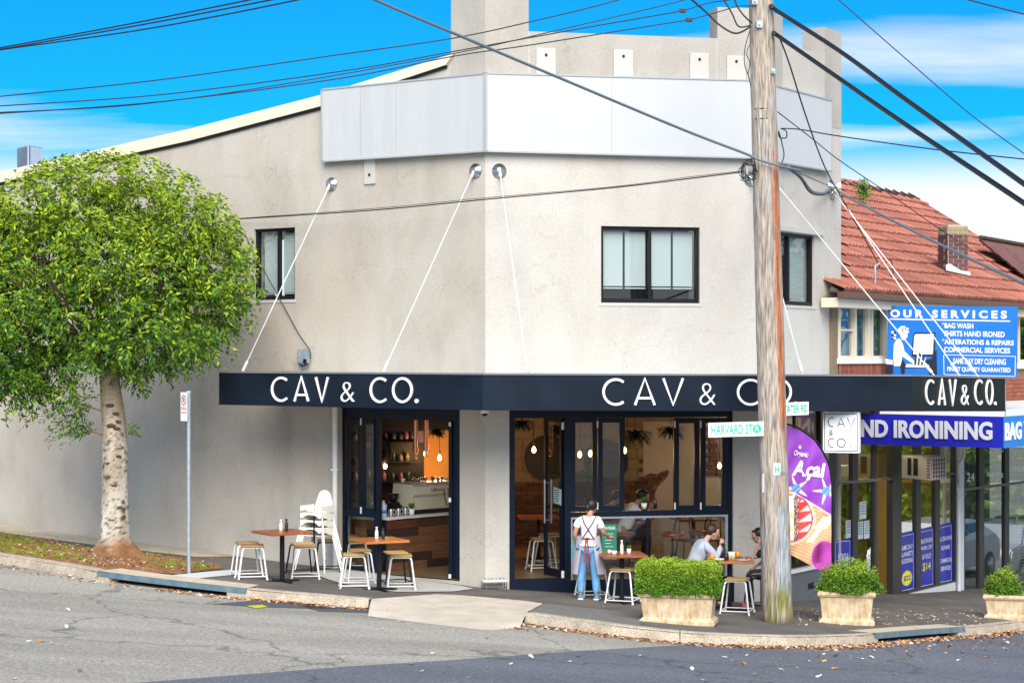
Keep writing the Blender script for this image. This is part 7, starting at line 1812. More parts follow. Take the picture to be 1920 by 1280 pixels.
# ---- planters and hedges
def planter(p0, wpx, rzd, h, dep, lab, hedge, seed):
    a = GP(*p0); rz = math.radians(rzd); L = wpx / F * a.y / math.cos(rz); b = a + Vector((math.cos(rz), math.sin(rz), 0)) * L; b.z = G(b.x, b.y); c = (a + b) / 2
    t = thing('planter', lab, 'planter', (c.x, c.y, min(a.z, b.z)), rz, 'cream planters along the kerb', local=True)
    t['group'] = 'cream planters along the kerb'
    hw = L / 2; D = dep
    m = MB()
    def ring(e, z): return [(-hw - e, -e, z), (hw + e, -e, z), (hw + e, D + e, z), (-hw - e, D + e, z)]
    def loft(rs, cap=True):
        vs = [p for r in rs for p in r]; n = len(rs); fs = [(i * 4 + k, i * 4 + (k + 1) % 4, (i + 1) * 4 + (k + 1) % 4, (i + 1) * 4 + k) for i in range(n - 1) for k in range(4)]
        return vs, fs + ([(0, 3, 2, 1), tuple((n - 1) * 4 + k for k in range(4))] if cap else [])
    m.add(*loft([ring(-.04, .10), ring(-.005, h - .08)], False)); m.build('body', 'sand', t)
    m = MB(); m.add(*loft([ring(.0, 0), ring(.015, .02), ring(.015, .07), ring(-.01, .09), ring(-.035, .11)])); m.build('base_moulding', 'sand', t)
    m = MB(); m.add(*loft([ring(-.01, h - .085), ring(.02, h - .07), ring(.035, h - .04), ring(.03, h - .01), ring(.01, h), ring(-.05, h), ring(-.05, h - .06)])); m.build('rim', 'sand', t)
    m = MB(); m.add([(-hw + .05, .05, h - .05), (hw - .05, .05, h - .05), (hw - .05, D - .05, h - .05), (-hw + .05, D - .05, h - .05)], [(0, 1, 2, 3)]); m.build('soil', mat('potting_soil', (.06, .035, .02), .95, var=.5, vs=20), t)
    hx, hy, hz0, hz1, off, shape, n = hedge
    R = random.Random(seed); tw = []
    for _ in range(n):
        if shape == 'box':
            x, y, z = R.uniform(-1, 1), R.uniform(-1, 1), R.uniform(0, 1)
            f = R.random()
            if f < .45: y = -1 + R.uniform(0, .15)
            elif f < .75: z = 1 - R.uniform(0, .12)
            elif f < .9: x = R.choice((-1, 1)) * (1 - R.uniform(0, .1))
            wob = (1 - .10 * abs(x) ** 4 * z) * (1 - .12 * math.exp(-(x - .15) ** 2 / .02) * z) + .09 * mn.noise(Vector((x * 3, y * 2, z * 3 + seed)))
            wz = .10 * mn.noise(Vector((x * 3.5 + 9, y * 3, seed)))
            sag = 1 - .05 * (1 - z); p = Vector((off + x * hx * wob * sag, D / 2 + y * hy * wob, hz0 + (hz1 - hz0) * (z * wob) + wz)); dd = Vector((x * .5, y * .6, .7 + z))
        else:
            v = Vector((R.gauss(0, 1), R.gauss(0, 1), abs(R.gauss(0, 1)) - .25)).normalized(); rr = R.uniform(.25, 1) ** .5 * (1 + .30 * mn.noise(v * 2.3 + Vector((seed, 0, 0))))
            p = Vector((off + v.x * hx * rr, D / 2 + v.y * hy * rr, hz0 + max(-.08, v.z) * (hz1 - hz0) * rr)); dd = v + Vector((0, 0, .9))
        tw.append((p, dd, R.uniform(.04, .10)))
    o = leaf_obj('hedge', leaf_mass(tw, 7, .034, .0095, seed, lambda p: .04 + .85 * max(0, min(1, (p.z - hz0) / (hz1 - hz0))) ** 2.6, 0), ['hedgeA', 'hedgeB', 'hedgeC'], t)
    m = MB()
    for _ in range(40):
        x = R.uniform(-.85, .85) * hx; m.tube([(off + x * .8, D / 2 + R.uniform(-.5, .5) * hy, h - .06), (off + x + R.uniform(-.08, .08), D / 2 + R.uniform(-.8, .8) * hy, hz0 + (hz1 - hz0) * .75)], [.006, .003], 4)
    m.build('stems', mat('hedge_stem', (.14, .09, .05), .9), t)
    return t
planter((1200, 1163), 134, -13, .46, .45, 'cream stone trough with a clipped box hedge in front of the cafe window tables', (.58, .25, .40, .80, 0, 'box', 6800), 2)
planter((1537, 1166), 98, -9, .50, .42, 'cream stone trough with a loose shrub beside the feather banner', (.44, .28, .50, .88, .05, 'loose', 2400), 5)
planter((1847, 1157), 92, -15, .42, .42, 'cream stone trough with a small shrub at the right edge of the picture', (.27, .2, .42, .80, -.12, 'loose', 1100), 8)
# ------------------------------------------------------------------ furniture
LOCAL_M = Matrix.Identity(4)
def make_stool(lab, legm, seatm):
    t = thing('stool', lab, 'stool', (0, 0, 0), 0, 'metal stools with timber seats', local=True)
    H, b, a = .47, .198, .122
    m = MB(); m.bbox((-.155, -.155, H - .012), (.155, .155, H + .012), .012); 
    m.build('seat', seatm, t)
    for sx, sy in ((-1, -1), (1, -1), (1, 1), (-1, 1)):
        m = MB(); m.tube([(sx * b, sy * b, 0), (sx * (a + .02), sy * (a + .02), H - .05), (sx * a, sy * a, H - .025), (sx * (a - .04), sy * (a - .04), H - .018)], .0125, 8); m.lathe([(.017, 0), (.017, .03)], (sx * b, sy * b, 0), 8); m.build('leg', legm, t)
    m = MB(); q = [(-1, -1), (1, -1), (1, 1), (-1, 1)]; k = b * .975 + a * .0
    for i in range(4):
        (x0, y0), (x1, y1) = q[i], q[(i + 1) % 4]; m.tube([(x0 * k, y0 * k, .055), (x1 * k, y1 * k, .055)], .009, 6)
    m.build('foot_rail', legm, t)
    m = MB(); k = a
    for i in range(4):
        (x0, y0), (x1, y1) = q[i], q[(i + 1) % 4]; m.tube([(x0 * k, y0 * k, H - .022), (x1 * k, y1 * k, H - .022)], .012, 6)
    m.build('seat_ring', legm, t)
    return t
st_w = make_stool('white plywood-seated stool, front one of the nested pair left of the red-topped table', 'whitemetal', 'seat')
st_y = make_stool('white stool with yellow plywood seat directly in front of the orange table, nearest the kerb', 'whitemetal', 'seat2')
st_b = make_stool('black-legged stool with yellow seat standing under the stacked high chairs', 'black', 'seat2')
SC = 1.06
def put(root, px, py, rz, dz=0, sc=SC, inside=False, Y=None):
    p = GP(px, py) if Y is None else Vector((P(px, py, Y).x, Y, FZ)); root.location = (p.x, p.y, p.z + dz); root.rotation_euler = (0, 0, rz); root.scale = (sc, sc, sc); return root
def again(root, lab, px, py, rz, dz=0, sc=SC, Y=None):
    r = dup(root, (0, 0, 0), rz, lab); return put(r, px, py, rz, dz, sc, Y=Y)
put(st_w, 474, 1085, .15)
again(st_w, 'white stool nested behind the front one at the far left of the terrace', 463, 1082, .30, .02)
again(st_w, 'white stool at the right side of the red-topped table', 573, 1084, .1)
put(st_b, 614, 1070, .1)
again(st_b, 'black-legged stool just behind the white one at the red-topped table', 566, 1078, .35)
put(st_y, 664, 1102, .12)
again(st_w, 'white stool nested behind the yellow-seated one at the orange table', 674, 1092, .25)
again(st_w, 'white stool nearest the shopfront behind the orange table, seat near the window sill', 672, 1066, .2, .02, 1.12)
again(st_w, 'white stool nested under the one nearest the shopfront behind the orange table', 668, 1067, .2, -.0, 1.0)
again(st_y, 'white stool with pale seat at the right of the orange table', 752, 1103, .08)
again(st_b, 'black-legged stool half behind the pale seated one right of the orange table', 742, 1096, .3)
again(st_y, 'white stool with yellow seat tilting out between waitress and clipped hedge', 1168, 1130, -.35, 0, 1.1)
again(st_w, 'white stool behind the legs of the waitress', 1110, 1118, .3)
again(st_y, 'white stool with yellow seat right of the clipped hedge, beside the timber pole', 1382, 1150, -.30, 0, 1.1)
again(st_b, 'black-legged stool under the woman in black', 1424, 1138, .1, 0, 1.05)
again(st_b, 'black-legged stool under the man in the grey-blue jumper, behind the hedge', 1306, 1140, .1, 0, 1.0)
again(st_w, 'white stool inside the cafe seen through the entrance, front one', 1015, 1060, .2, 0, 1.1, Y=31.3)
again(st_w, 'white stool inside the cafe seen through the entrance, back one', 1034, 1050, .5, 0, 1.1, Y=32.1)

def make_table(lab, topm):
    t = thing('cafe_table', lab, 'table', (0, 0, 0), 0, 'square pedestal tables', local=True)
    m = MB(); m.bbox((-.34, -.34, .715), (.34, .34, .75), .005); m.build('tabletop', topm, t)
    m = MB(); m.tube([(0, 0, .02), (0, 0, .715)], .036, 12); m.box((-.18, -.18, .705), (.18, .18, .714)); m.build('pedestal', 'black', t)
    m = MB()
    for a in range(4):
        c, s = math.cos(a * PI / 2), math.sin(a * PI / 2); m.add([(c * .02 - s * .03, s * .02 + c * .03, .045), (c * .02 + s * .03, s * .02 - c * .03, .045), (c * .28 + s * .022, s * .28 - c * .022, .02), (c * .28 - s * .022, s * .28 + c * .022, .02), (c * .02 - s * .03, s * .02 + c * .03, .0), (c * .02 + s * .03, s * .02 - c * .03, .0), (c * .28 + s * .022, s * .28 - c * .022, .0), (c * .28 - s * .022, s * .28 + c * .022, .0)], [(0, 1, 2, 3), (0, 4, 5, 1), (1, 5, 6, 2), (2, 6, 7, 3), (3, 7, 4, 0)])
    m.build('foot', 'black', t); return t
T1 = make_table('square table with a red-brown top at the far left of the terrace', 'timber')
T2 = make_table('square table with an orange timber top in front of the left shopfront', 'timber2')
put(T1, 529, 1090, .60, 0, 1.0); put(T2, 711, 1106, .46, 0, 1.0)
T3 = again(T1, 'square orange-brown table between the waitress and the clipped hedge', 1166, 1130, .12, 0, 1.0)
T4 = again(T2, 'square orange table shared by the seated man and the woman in black', 1368, 1144, -.05, 0, 1.04)
T5 = again(T1, 'dark red table inside the cafe behind the entrance door', 1010, 1040, .1, 0, 1.0, Y=33.0)
T6 = again(T1, 'red-brown table inside the cafe behind the low window, left one', 1165, 1040, .1, 0, 1.0, Y=32.2)
T7 = again(T1, 'red-brown table inside the cafe behind the low window, right one', 1300, 1040, .2, 0, 1.0, Y=32.6)
# bar-like stools inside behind the glass
def spider_stool(lab, px, Y):
    p = Vector((P(px, 0, Y).x, Y, FZ)); t = thing('pedestal_stool', lab, 'stool', tuple(p), group='round timber stools behind the window'); m = MB(); m.lathe([(.17, .60), (.185, .615), (.185, .645), (.17, .66)], p, 24); m.build('seat', 'timber', t)
    m = MB(); m.tube([p + Vector((0, 0, .25)), p + Vector((0, 0, .60))], .018, 8)
    for a in range(4): m.tube([p + Vector((0, 0, .35)), p + Vector((math.cos(a * PI / 2 + .5) * .22, math.sin(a * PI / 2 + .5) * .22, 0))], .012, 6)
    m.build('legs', 'black', t)
spider_stool('round timber stool behind the low window, centre one', 1261, 30.9); spider_stool('round timber stool behind the low window, right one', 1312, 31.2); spider_stool('round timber stool behind the low window, left one beside the green notice', 1171, 30.9)
def bent_chair(lab, px, Y, rz):
    p = Vector((P(px, 0, Y).x, Y, FZ)); M0 = Matrix.Translation(p) @ Matrix.Rotation(rz, 4, 'Z'); t = thing('bentwood_chair', lab, 'chair', tuple(p), group='black bentwood chairs')
    m = MB(M=M0); m.lathe([(.18, .44), (.2, .45), (.2, .47), (.18, .475)], seg=20); m.build('seat', 'ply_dark', t)
    for x, y in ((-.15, -.15), (.15, -.15), (.15, .15), (-.15, .15)): m = MB(M=M0); m.tube([(x * 1.25, y * 1.25, 0), (x, y, .45)], .012, 6); m.build('leg', 'black', t)
    m = MB(M=M0); m.tube([(-.17, .17, .45)] + [(.19 * math.cos(a), .2, .62 + .26 * math.sin(a)) for a in np.linspace(PI, 0, 10)] + [(.17, .17, .45)], .012, 6); m.tube([(-.1, .18, .46), (-.08, .2, .85)], .008, 6); m.tube([(.1, .18, .46), (.08, .2, .85)], .008, 6); m.build('backrest', 'black', t)
bent_chair('black bentwood chair behind the low window between the round stools', 1292, 31.6, .3); bent_chair('black bentwood chair inside near the right end of the low window', 1335, 31.8, -.4)
# high chairs, stacked
hcb = GP(596, 1072); 
def high_chair(k, lab, top):
    t = thing('high_chair', lab, 'high chair', (hcb.x, hcb.y, hcb.z + .115 * k), .0, 'stack of white high chairs', local=True); t.scale = (.98, .98, .98)
    for sx, sy in ((-1, -1), (1, -1), (1, 1), (-1, 1)): m = MB(); m.tube([(sx * .30, sy * .24, 0), (sx * .175, sy * .14, .64)], .013, 8); m.build('leg', 'whitemetal', t)
    m = MB(); vs = []; seg = 20
    prof = [(-.18, .56), (-.16, .54), (.0, .53), (.16, .54), (.2, .58)]
    m.bbox((-.18, -.16, .595), (.18, .16, .61), .007)
    for sx in (-1, 1):   # cheeks with a scooped edge
        pts = [(sx * .19, -.20, .74), (sx * .19, -.18, .675), (sx * .19, -.06, .65), (sx * .19, .10, .60), (sx * .19, .16, .60), (sx * .19, .17, .745)]
        m.prism(pts, (sx * .015, 0, 0))
    # front tray lip with arched underside
    pts = [(-.20, -.20, .745), (-.20, -.20, .66)] + [(.15 * math.cos(a), -.20, .66 + .055 * math.sin(a)) for a in np.linspace(PI, 0, 9)] + [(.20, -.20, .66), (.20, -.20, .745)]
    m.prism(pts, (0, -.012, 0)); m.build('seat_shell', 'plastic', t)
    m = MB()
    hgt = .98 if top else .75
    pts = [(-.17, .17, .60), (.17, .17, .60), (.18, .17, .70)] + [(.13 * math.cos(a) , .19, hgt - .13 + .13 * math.sin(a)) for a in np.linspace(.2, PI - .2, 12)] + [(-.18, .17, .70)]
    m.prism(pts, (0, .018, 0)); m.build('backrest', 'plastic', t)
    m = MB(); m.prism([(.05, -.19, .62), (.08, -.19, .62), (.09, -.22, .42), (.06, -.22, .42)], (0, -.006, 0)); m.build('strap', 'black', t); return t
for k in range(4): high_chair(k, 'white high chair, %s of the four stacked against the side wall' % ['bottom one', 'second from bottom', 'third from bottom', 'topmost'][k], k == 3)
for o in list(bpy.data.objects):
    if o.name.startswith('high_chair'): o.rotation_euler = (0, 0, -.5)

# table ware
def bottle(root, dx, dy, mt, lab, h=.17, r=.026, cat='bottle', grp=None, nm='sauce_bottle'):
    M0 = Matrix.Translation(root.location) @ Matrix.Rotation(root.rotation_euler.z, 4, 'Z') @ Matrix.Scale(root.scale.x, 4); c = M0 @ Vector((dx, dy, .752)); m = MB()
    m.lathe([(r * .9, 0), (r, .01), (r, h * .6), (r * .55, h * .78), (r * .55, h * .88), (r * .7, h * .89), (r * .7, h), (r * .5, h)], c, 14); return tag(m.build(nm, mt), lab, cat, grp)
cream_b = mat('cream_ceramic', (.70, .66, .48), .35); blackg = mat('black_glaze', (.015, .015, .02), .3)
bottle(T1, -.02, .0, cream_b, 'cream salt bottle on the red-topped table'); bottle(T1, .05, -.04, blackg, 'black pepper bottle on the red-topped table', .18)
bottle(T2, -.04, .0, cream_b, 'cream salt bottle on the orange table by the left shopfront', .18); bottle(T2, .05, -.03, blackg, 'black pepper bottle on the orange table by the left shopfront', .16)
bottle(T3, -.02, -.1, cream_b, 'tall cream bottle on the table the waitress is laying', .21); 
def glassware(root, dx, dy, mt, lab, h, r, nm, cat):
    M0 = Matrix.Translation(root.location) @ Matrix.Rotation(root.rotation_euler.z, 4, 'Z') @ Matrix.Scale(root.scale.x, 4); c = M0 @ Vector((dx, dy, .752)); m = MB(); m.lathe([(r * .75, 0), (r, h), (r * .9, h), (r * .65, .01)], c, 16); return tag(m.build(nm, mt), lab, cat)
M0 = Matrix.Translation(T3.location); plant_ball('potted_plant', M0 @ Vector((.10, -.1, .752)), .03, .07, ['hedgeA', 'hedgeC'], 60, .004, .06, 'tiny grass in a white pot on the table the waitress is laying', 'plant', 'pot', .035, .08, True, seed=9)
glassware(T3, -.14, -.12, 'pot', 'white sugar bowl on the table the waitress is laying', .05, .045, 'sugar_bowl', 'bowl'); glassware(T3, -.2, -.05, cream_b, 'small cream cup beside the sugar bowl', .06, .03, 'cup', 'cup')
org = mat('orange_juice', (.75, .28, .03), .2)
glassware(T4, -.26, -.15, org, 'glass of orange juice in front of the seated man', .09, .038, 'juice_glass', 'glass'); glassware(T4, .12, .0, org, 'glass of orange juice in the middle of the shared table', .11, .042, 'juice_glass', 'glass')
bottle(T4, -.10, .0, blackg, 'tall black water bottle on the shared table', .24, .045); glassware(T4, -.06, -.18, blackg, 'black cup with a white band on the shared table', .10, .036, 'cup', 'cup')
glassware(T4, -.17, -.2, 'pot', 'white plate and napkin at the left of the shared table', .025, .09, 'plate', 'plate'); glassware(T4, .04, -.12, cream_b, 'milky drink in a short glass on the shared table', .12, .035, 'glass', 'glass'); glassware(T4, .0, -.1, cream_b, 'second milky drink touching the black cup', .12, .03, 'glass', 'glass')
M4 = Matrix.Translation(T4.location); m = MB(); 
for i in range(9): m.sphere(M4 @ Vector((.16 + rnd.uniform(-.07, .09), -.15 + rnd.uniform(-.04, .04), .78 * 1.04 + rnd.uniform(0, .015))), rnd.uniform(.018, .032), 8, 6, sc=(1, 1, .6))
tag(m.build('food', mat('toast_brown', (.28, .12, .04), .7, var=.5, vs=20)), 'brown toasted food heaped on the right of the shared table', 'food')
glassware(T4, .18, -.15, 'pot', 'white plate under the toasted food', .012, .12, 'plate', 'plate')
t7 = WM.pt(WM.u(1208, -.15), 0, -.16); t7.z = Z(955) + .01
plant_ball('potted_plant', t7, .05, .12, ['hedgeA', 'hedgeC'], 120, .004, .1, 'spiky plant in a white pot on the sill of the open hatch', 'plant', 'pot', .05, .09, True, seed=12)
c = WM.pt(WM.u(1229, -.15), 0, -.16); c.z = Z(955) + .01; m = MB(); m.lathe([(.03, 0), (.03, .1), (.015, .13), (.02, .16), (.015, .16)], c, 12); tag(m.build('bottle', blackg), 'black bottle on the sill of the open hatch', 'bottle')
# green menu notice in the window, teal board
u, z = WM.uz(1150, 1000, -.06); c = WM.pt(u, z, -.06); t = thing('menu_notice', 'green notice with white lettering behind the low window right of the waitress', 'notice', tuple(c))
def mq(px, py, n=-.06): return WM.pt(*WM.uz(px, py, n), n)
m = MB(); m.prism([mq(1128, 1048), mq(1156, 1048), mq(1156, 982), mq(1128, 982)], WM.n * .004); m.build('sheet', mat('notice_green', (.01, .22, .13), .6), t)
m = MB(); text_on(m, 'the kiosk', mq(1131, 992, -.052), mq(1154, 992, -.052), mq(1131, 985, -.052), .02); 
for i in range(5): stroke(m, [mq(1134, 1000 + i * 6, -.052), mq(1150 - (i % 2) * 5, 1000 + i * 6, -.052)], .008, WM.n, .001)
m.build('print', 'signwhite', t)
c = GP(1080, 1112); p0_, p1_ = P(1073, 1050, c.y), P(1085, 1050, c.y); m = MB(); ya = c.y + .15
pts = [P(1073.5, 1052, ya), P(1084, 1052, ya), P(1085, 1020, ya), P(1084, 1003, ya), P(1077, 1001, ya), P(1073.5, 1012, ya)]
m.prism(pts, (0, .03, 0)); 
tag(m.build('tray', mat('teal_paint', (.03, .42, .46), .5)), 'turquoise tray held at the left hip of the waitress', 'tray')

# ------------------------------------------------------------------ people
def skin_mesh(name, J, E, mt, parent, sub=2, extra=None):
    keys = list(J); me = bpy.data.meshes.new(name); me.from_pydata([J[k][:3] for k in keys], [(keys.index(a), keys.index(b)) for a, b in E], [])
    o = bpy.data.objects.new(name, me); COL.objects.link(o)
    sm = o.modifiers.new('skin', 'SKIN'); sm.use_smooth_shade = True; sl = me.skin_vertices[0].data
    for i, k in enumerate(keys):
        r = J[k][3]; sl[i].radius = (r, r) if not isinstance(r, tuple) else r
        sl[i].use_root = (i == 0)
    ss = o.modifiers.new('sub', 'SUBSURF'); ss.levels = sub; ss.render_levels = sub
    dg = bpy.context.evaluated_depsgraph_get(); m2 = bpy.data.meshes.new_from_object(o.evaluated_get(dg))
    V = [v.co.copy() for v in m2.vertices]; Fc = [tuple(p.vertices) for p in m2.polygons]
    bpy.data.objects.remove(o); bpy.data.meshes.remove(me); bpy.data.meshes.remove(m2)
    m = MB(); m.add(V, Fc, smooth=True)
    if extra: extra(m)
    return m.build(name, mt, parent)
def hand(m, w, d, up, side, curl=.6, s=1.0):
    "palm and five curled fingers: w wrist point, d pointing direction, up back-of-hand normal"
    d = Vector(d).normalized(); up = Vector(up); up = (up - d * up.dot(d)).normalized(); x = d.cross(up); w = Vector(w)
    m.sphere(w + d * .045 * s, .04 * s, 10, 8, sc=(1, 1, 1)) if False else m.tube([w - d * .01, w + d * .03 * s, w + d * .08 * s], [.024 * s, .034 * s, .032 * s], 8)
    for i, (o, l) in enumerate(((-.026, .062), (-.009, .072), (.009, .068), (.026, .054))):
        b = w + d * .075 * s + x * o * s; p1 = b + (d * math.cos(curl * .5) - up * math.sin(curl * .5)) * l * .5 * s; p2 = p1 + (d * math.cos(curl * 1.5) - up * math.sin(curl * 1.5)) * l * .5 * s; m.tube([b, p1, p2], [.0095 * s, .009 * s, .007 * s], 6)
    b = w + d * .02 * s + x * side * .028 * s; m.tube([b, b + (d * .6 + x * side * .7) * .035 * s, b + (d * 1.0 + x * side * .6 - up * .4) * .062 * s], [.012 * s, .010 * s, .008 * s], 6)
def head(m, c, r, fwd, tilt=0):
    f = Vector(fwd).normalized(); s = Vector((0, 0, 1)).cross(f).normalized(); u = f.cross(s)
    Mh = Matrix(((s.x, f.x, u.x, c[0]), (s.y, f.y, u.y, c[1]), (s.z, f.z, u.z, c[2]), (0, 0, 0, 1)))
    m.sphere((0, 0, .01), r, 18, 14, M=Mh, sc=(.80, .98, 1.10)); m.sphere((0, r * .30, -r * .55), r * .62, 14, 10, M=Mh, sc=(.86, .95, .95))
    m.tube([(0, r * .92, r * .12), (0, r * 1.14, -r * .18), (0, r * .93, -r * .28)], [r * .06, r * .13, r * .08], 8, M=Mh)
    for x in (-1, 1): m.sphere((x * r * .80, -.02 * r, -.02), r * .22, 8, 6, M=Mh, sc=(.4, .8, 1.2)); m.sphere((x * r * .32, r * .86, r * .12), r * .10, 8, 6, M=Mh)
    m.tube([(-r * .25, r * .86, -r * .55), (0, r * .95, -r * .57), (r * .25, r * .86, -r * .55)], r * .05, 6, M=Mh)
    return Mh
# --- waitress, seen from behind, leaning a little right
wp = GP(1103, 1124); rw = -.12
wt = thing('person', 'waitress in white T-shirt, crossed apron straps and blue jeans laying the outside table', 'person', tuple(wp), rw, local=True); wt.scale = (.955,) * 3
J = dict(pel=(0, 0, .86, .12), wa=(0, .0, 1.0, .10), ch=(.01, .03, 1.19, .115), nk=(.02, .06, 1.335, .05), nt=(.03, .085, 1.40, .045), hd=(.035, .10, 1.47, .07),
         sl=(-.155, .03, 1.28, .052), el=(-.215, -.0, 1.04, .038), wl_=(-.205, .12, .86, .026), sr=(.165, .05, 1.27, .052), er=(.235, .08, 1.06, .038), wr=(.31, .27, .98, .026),
         hl=(-.085, 0, .82, .09), kl=(-.105, .03, .46, .058), al=(-.125, 0, .09, .036), hr=(.085, 0, .82, .09), kr=(.10, .02, .46, .058), ar=(.125, -.02, .09, .036), tl=(-.135, .12, .03, .03), tr=(.15, .11, .03, .03))
E = [('pel', 'wa'), ('wa', 'ch'), ('ch', 'nk'), ('nk', 'nt'), ('nt', 'hd'), ('ch', 'sl'), ('sl', 'el'), ('el', 'wl_'), ('ch', 'sr'), ('sr', 'er'), ('er', 'wr'), ('pel', 'hl'), ('hl', 'kl'), ('kl', 'al'), ('al', 'tl'), ('pel', 'hr'), ('hr', 'kr'), ('kr', 'ar'), ('ar', 'tr')]
hfw = Vector((.45, .85, -.25))
def ex(m): head(m, (.045, .12, 1.47), .098, hfw); hand(m, (.31, .27, .98), (.5, .8, -.15), (0, 0, 1), -1, .7); hand(m, (-.205, .12, .86), (.1, .6, -.6), (-1, 0, 0), 1, .7)
body = skin_mesh('body', J, E, 'skin', wt, 2, ex)
def grow(ks, f, over={}):
    d = {k: (*J[k][:3], J[k][3] * f) for k in ks}; d.update(over); return d
skin_mesh('t_shirt', dict(wa=(0, .0, .99, .135), ch=(.01, .03, 1.17, .145), nk=(.015, .055, 1.315, .062), sl=(-.15, .03, 1.27, .075), ml=(-.20, .01, 1.13, .062), sr=(.16, .05, 1.26, .075), mr=(.215, .065, 1.12, .062), hem=(0, -.01, .87, .145)),
          [('ch', 'wa'), ('wa', 'hem'), ('ch', 'nk'), ('ch', 'sl'), ('sl', 'ml'), ('ch', 'sr'), ('sr', 'mr')], 'tshirt', wt)
skin_mesh('jeans', dict(pel=(0, -.01, .86, .115), hl=(-.09, -.015, .80, .115), kl=(-.11, .03, .46, .077), ml=(-.12, .01, .27, .064), al=(-.125, 0, .10, .050), hr=(.09, -.015, .80, .115), kr=(.105, .02, .46, .077), mr=(.12, 0, .27, .064), ar=(.125, -.02, .10, .050)),
          [('pel', 'hl'), ('hl', 'kl'), ('kl', 'ml'), ('ml', 'al'), ('pel', 'hr'), ('hr', 'kr'), ('kr', 'mr'), ('mr', 'ar')], 'jeans', wt)
m = MB(); 
for sx, x, y in ((-1, -.13, .04), (1, .135, .03)):
    M1 = Matrix.Translation((x, y, 0)) @ Matrix.Rotation(sx * -.12, 4, 'Z'); m = MB(); m.sphere((0, .03, .045), .05, 12, 8, M=M1, sc=(.95, 2.4, .95)); so = m.build('shoe', 'shoe', wt)
    m = MB(); m.bbox((-.046, -.10, .0), (.046, .15, .028), .012, M=M1); m.build('sole', 'white', so)
# apron: wrapped from the front, open at the back
m = MB(); vs = []; n = 30; rows = 9
for j in range(rows + 1):
    t_ = j / rows; z = 1.02 - .60 * t_; a0_ = math.radians(-66 + 12 * t_); rx = .185 + .085 * t_; ry = .155 + .05 * t_
    for i in range(n + 1):
        a = a0_ + (PI - 2 * a0_) * i / n; w = 1 + .035 * math.sin(i * 1.3 + t_ * 2) * t_; vs.append((rx * w * math.cos(a), ry * w * math.sin(a) + .01, z))
m.add(vs, [(j * (n + 1) + i, j * (n + 1) + i + 1, (j + 1) * (n + 1) + i + 1, (j + 1) * (n + 1) + i) for j in range(rows) for i in range(n)], smooth=True); m.build('apron', 'apron_c', wt)
m = MB()
def ribbon(pts, w, mm):
    for a, b in zip(pts, pts[1:]):
        a, b = Vector(a), Vector(b); t_ = (b - a).normalized(); s = t_.cross(Vector((0, -1, 0))).normalized() * w; mm.prism([a - s, a + s, b + s, b - s], (0, -.004, 0))
ribbon([(-.095, -.035, 1.335), (-.05, -.125, 1.22), (.03, -.135, 1.10), (.10, -.128, .985)], .009, m); ribbon([(.125, -.02, 1.33), (.07, -.122, 1.22), (-.01, -.140, 1.10), (-.085, -.130, .985)], .009, m); ribbon([(-.11, -.128, .985), (.11, -.128, .982)], .008, m); m.build('apron_straps', 'strap', wt)
m = MB(); ribbon([(-.02, -.142, 1.0), (-.035, -.15, .85), (-.04, -.15, .62)], .014, m); ribbon([(-.005, -.142, 1.0), (.01, -.15, .86), (.005, -.15, .52)], .010, m); m.tube([(-.045, -.15, .985), (0, -.155, 1.0), (.03, -.15, .985)], .014, 6); m.build('apron_ties', 'red', wt)
m = MB(); f = hfw.normalized(); c = Vector((.045, .12, 1.48)); 
m.sphere(c - f * .018 + Vector((0, 0, .022)), .108, 18, 14, sc=(.94, 1.0, 1.0)); m.sphere(c - f * .085 + Vector((-.02, 0, -.035)), .055, 12, 10, sc=(1, .9, 1.1)); m.build('hair', 'hair', wt)
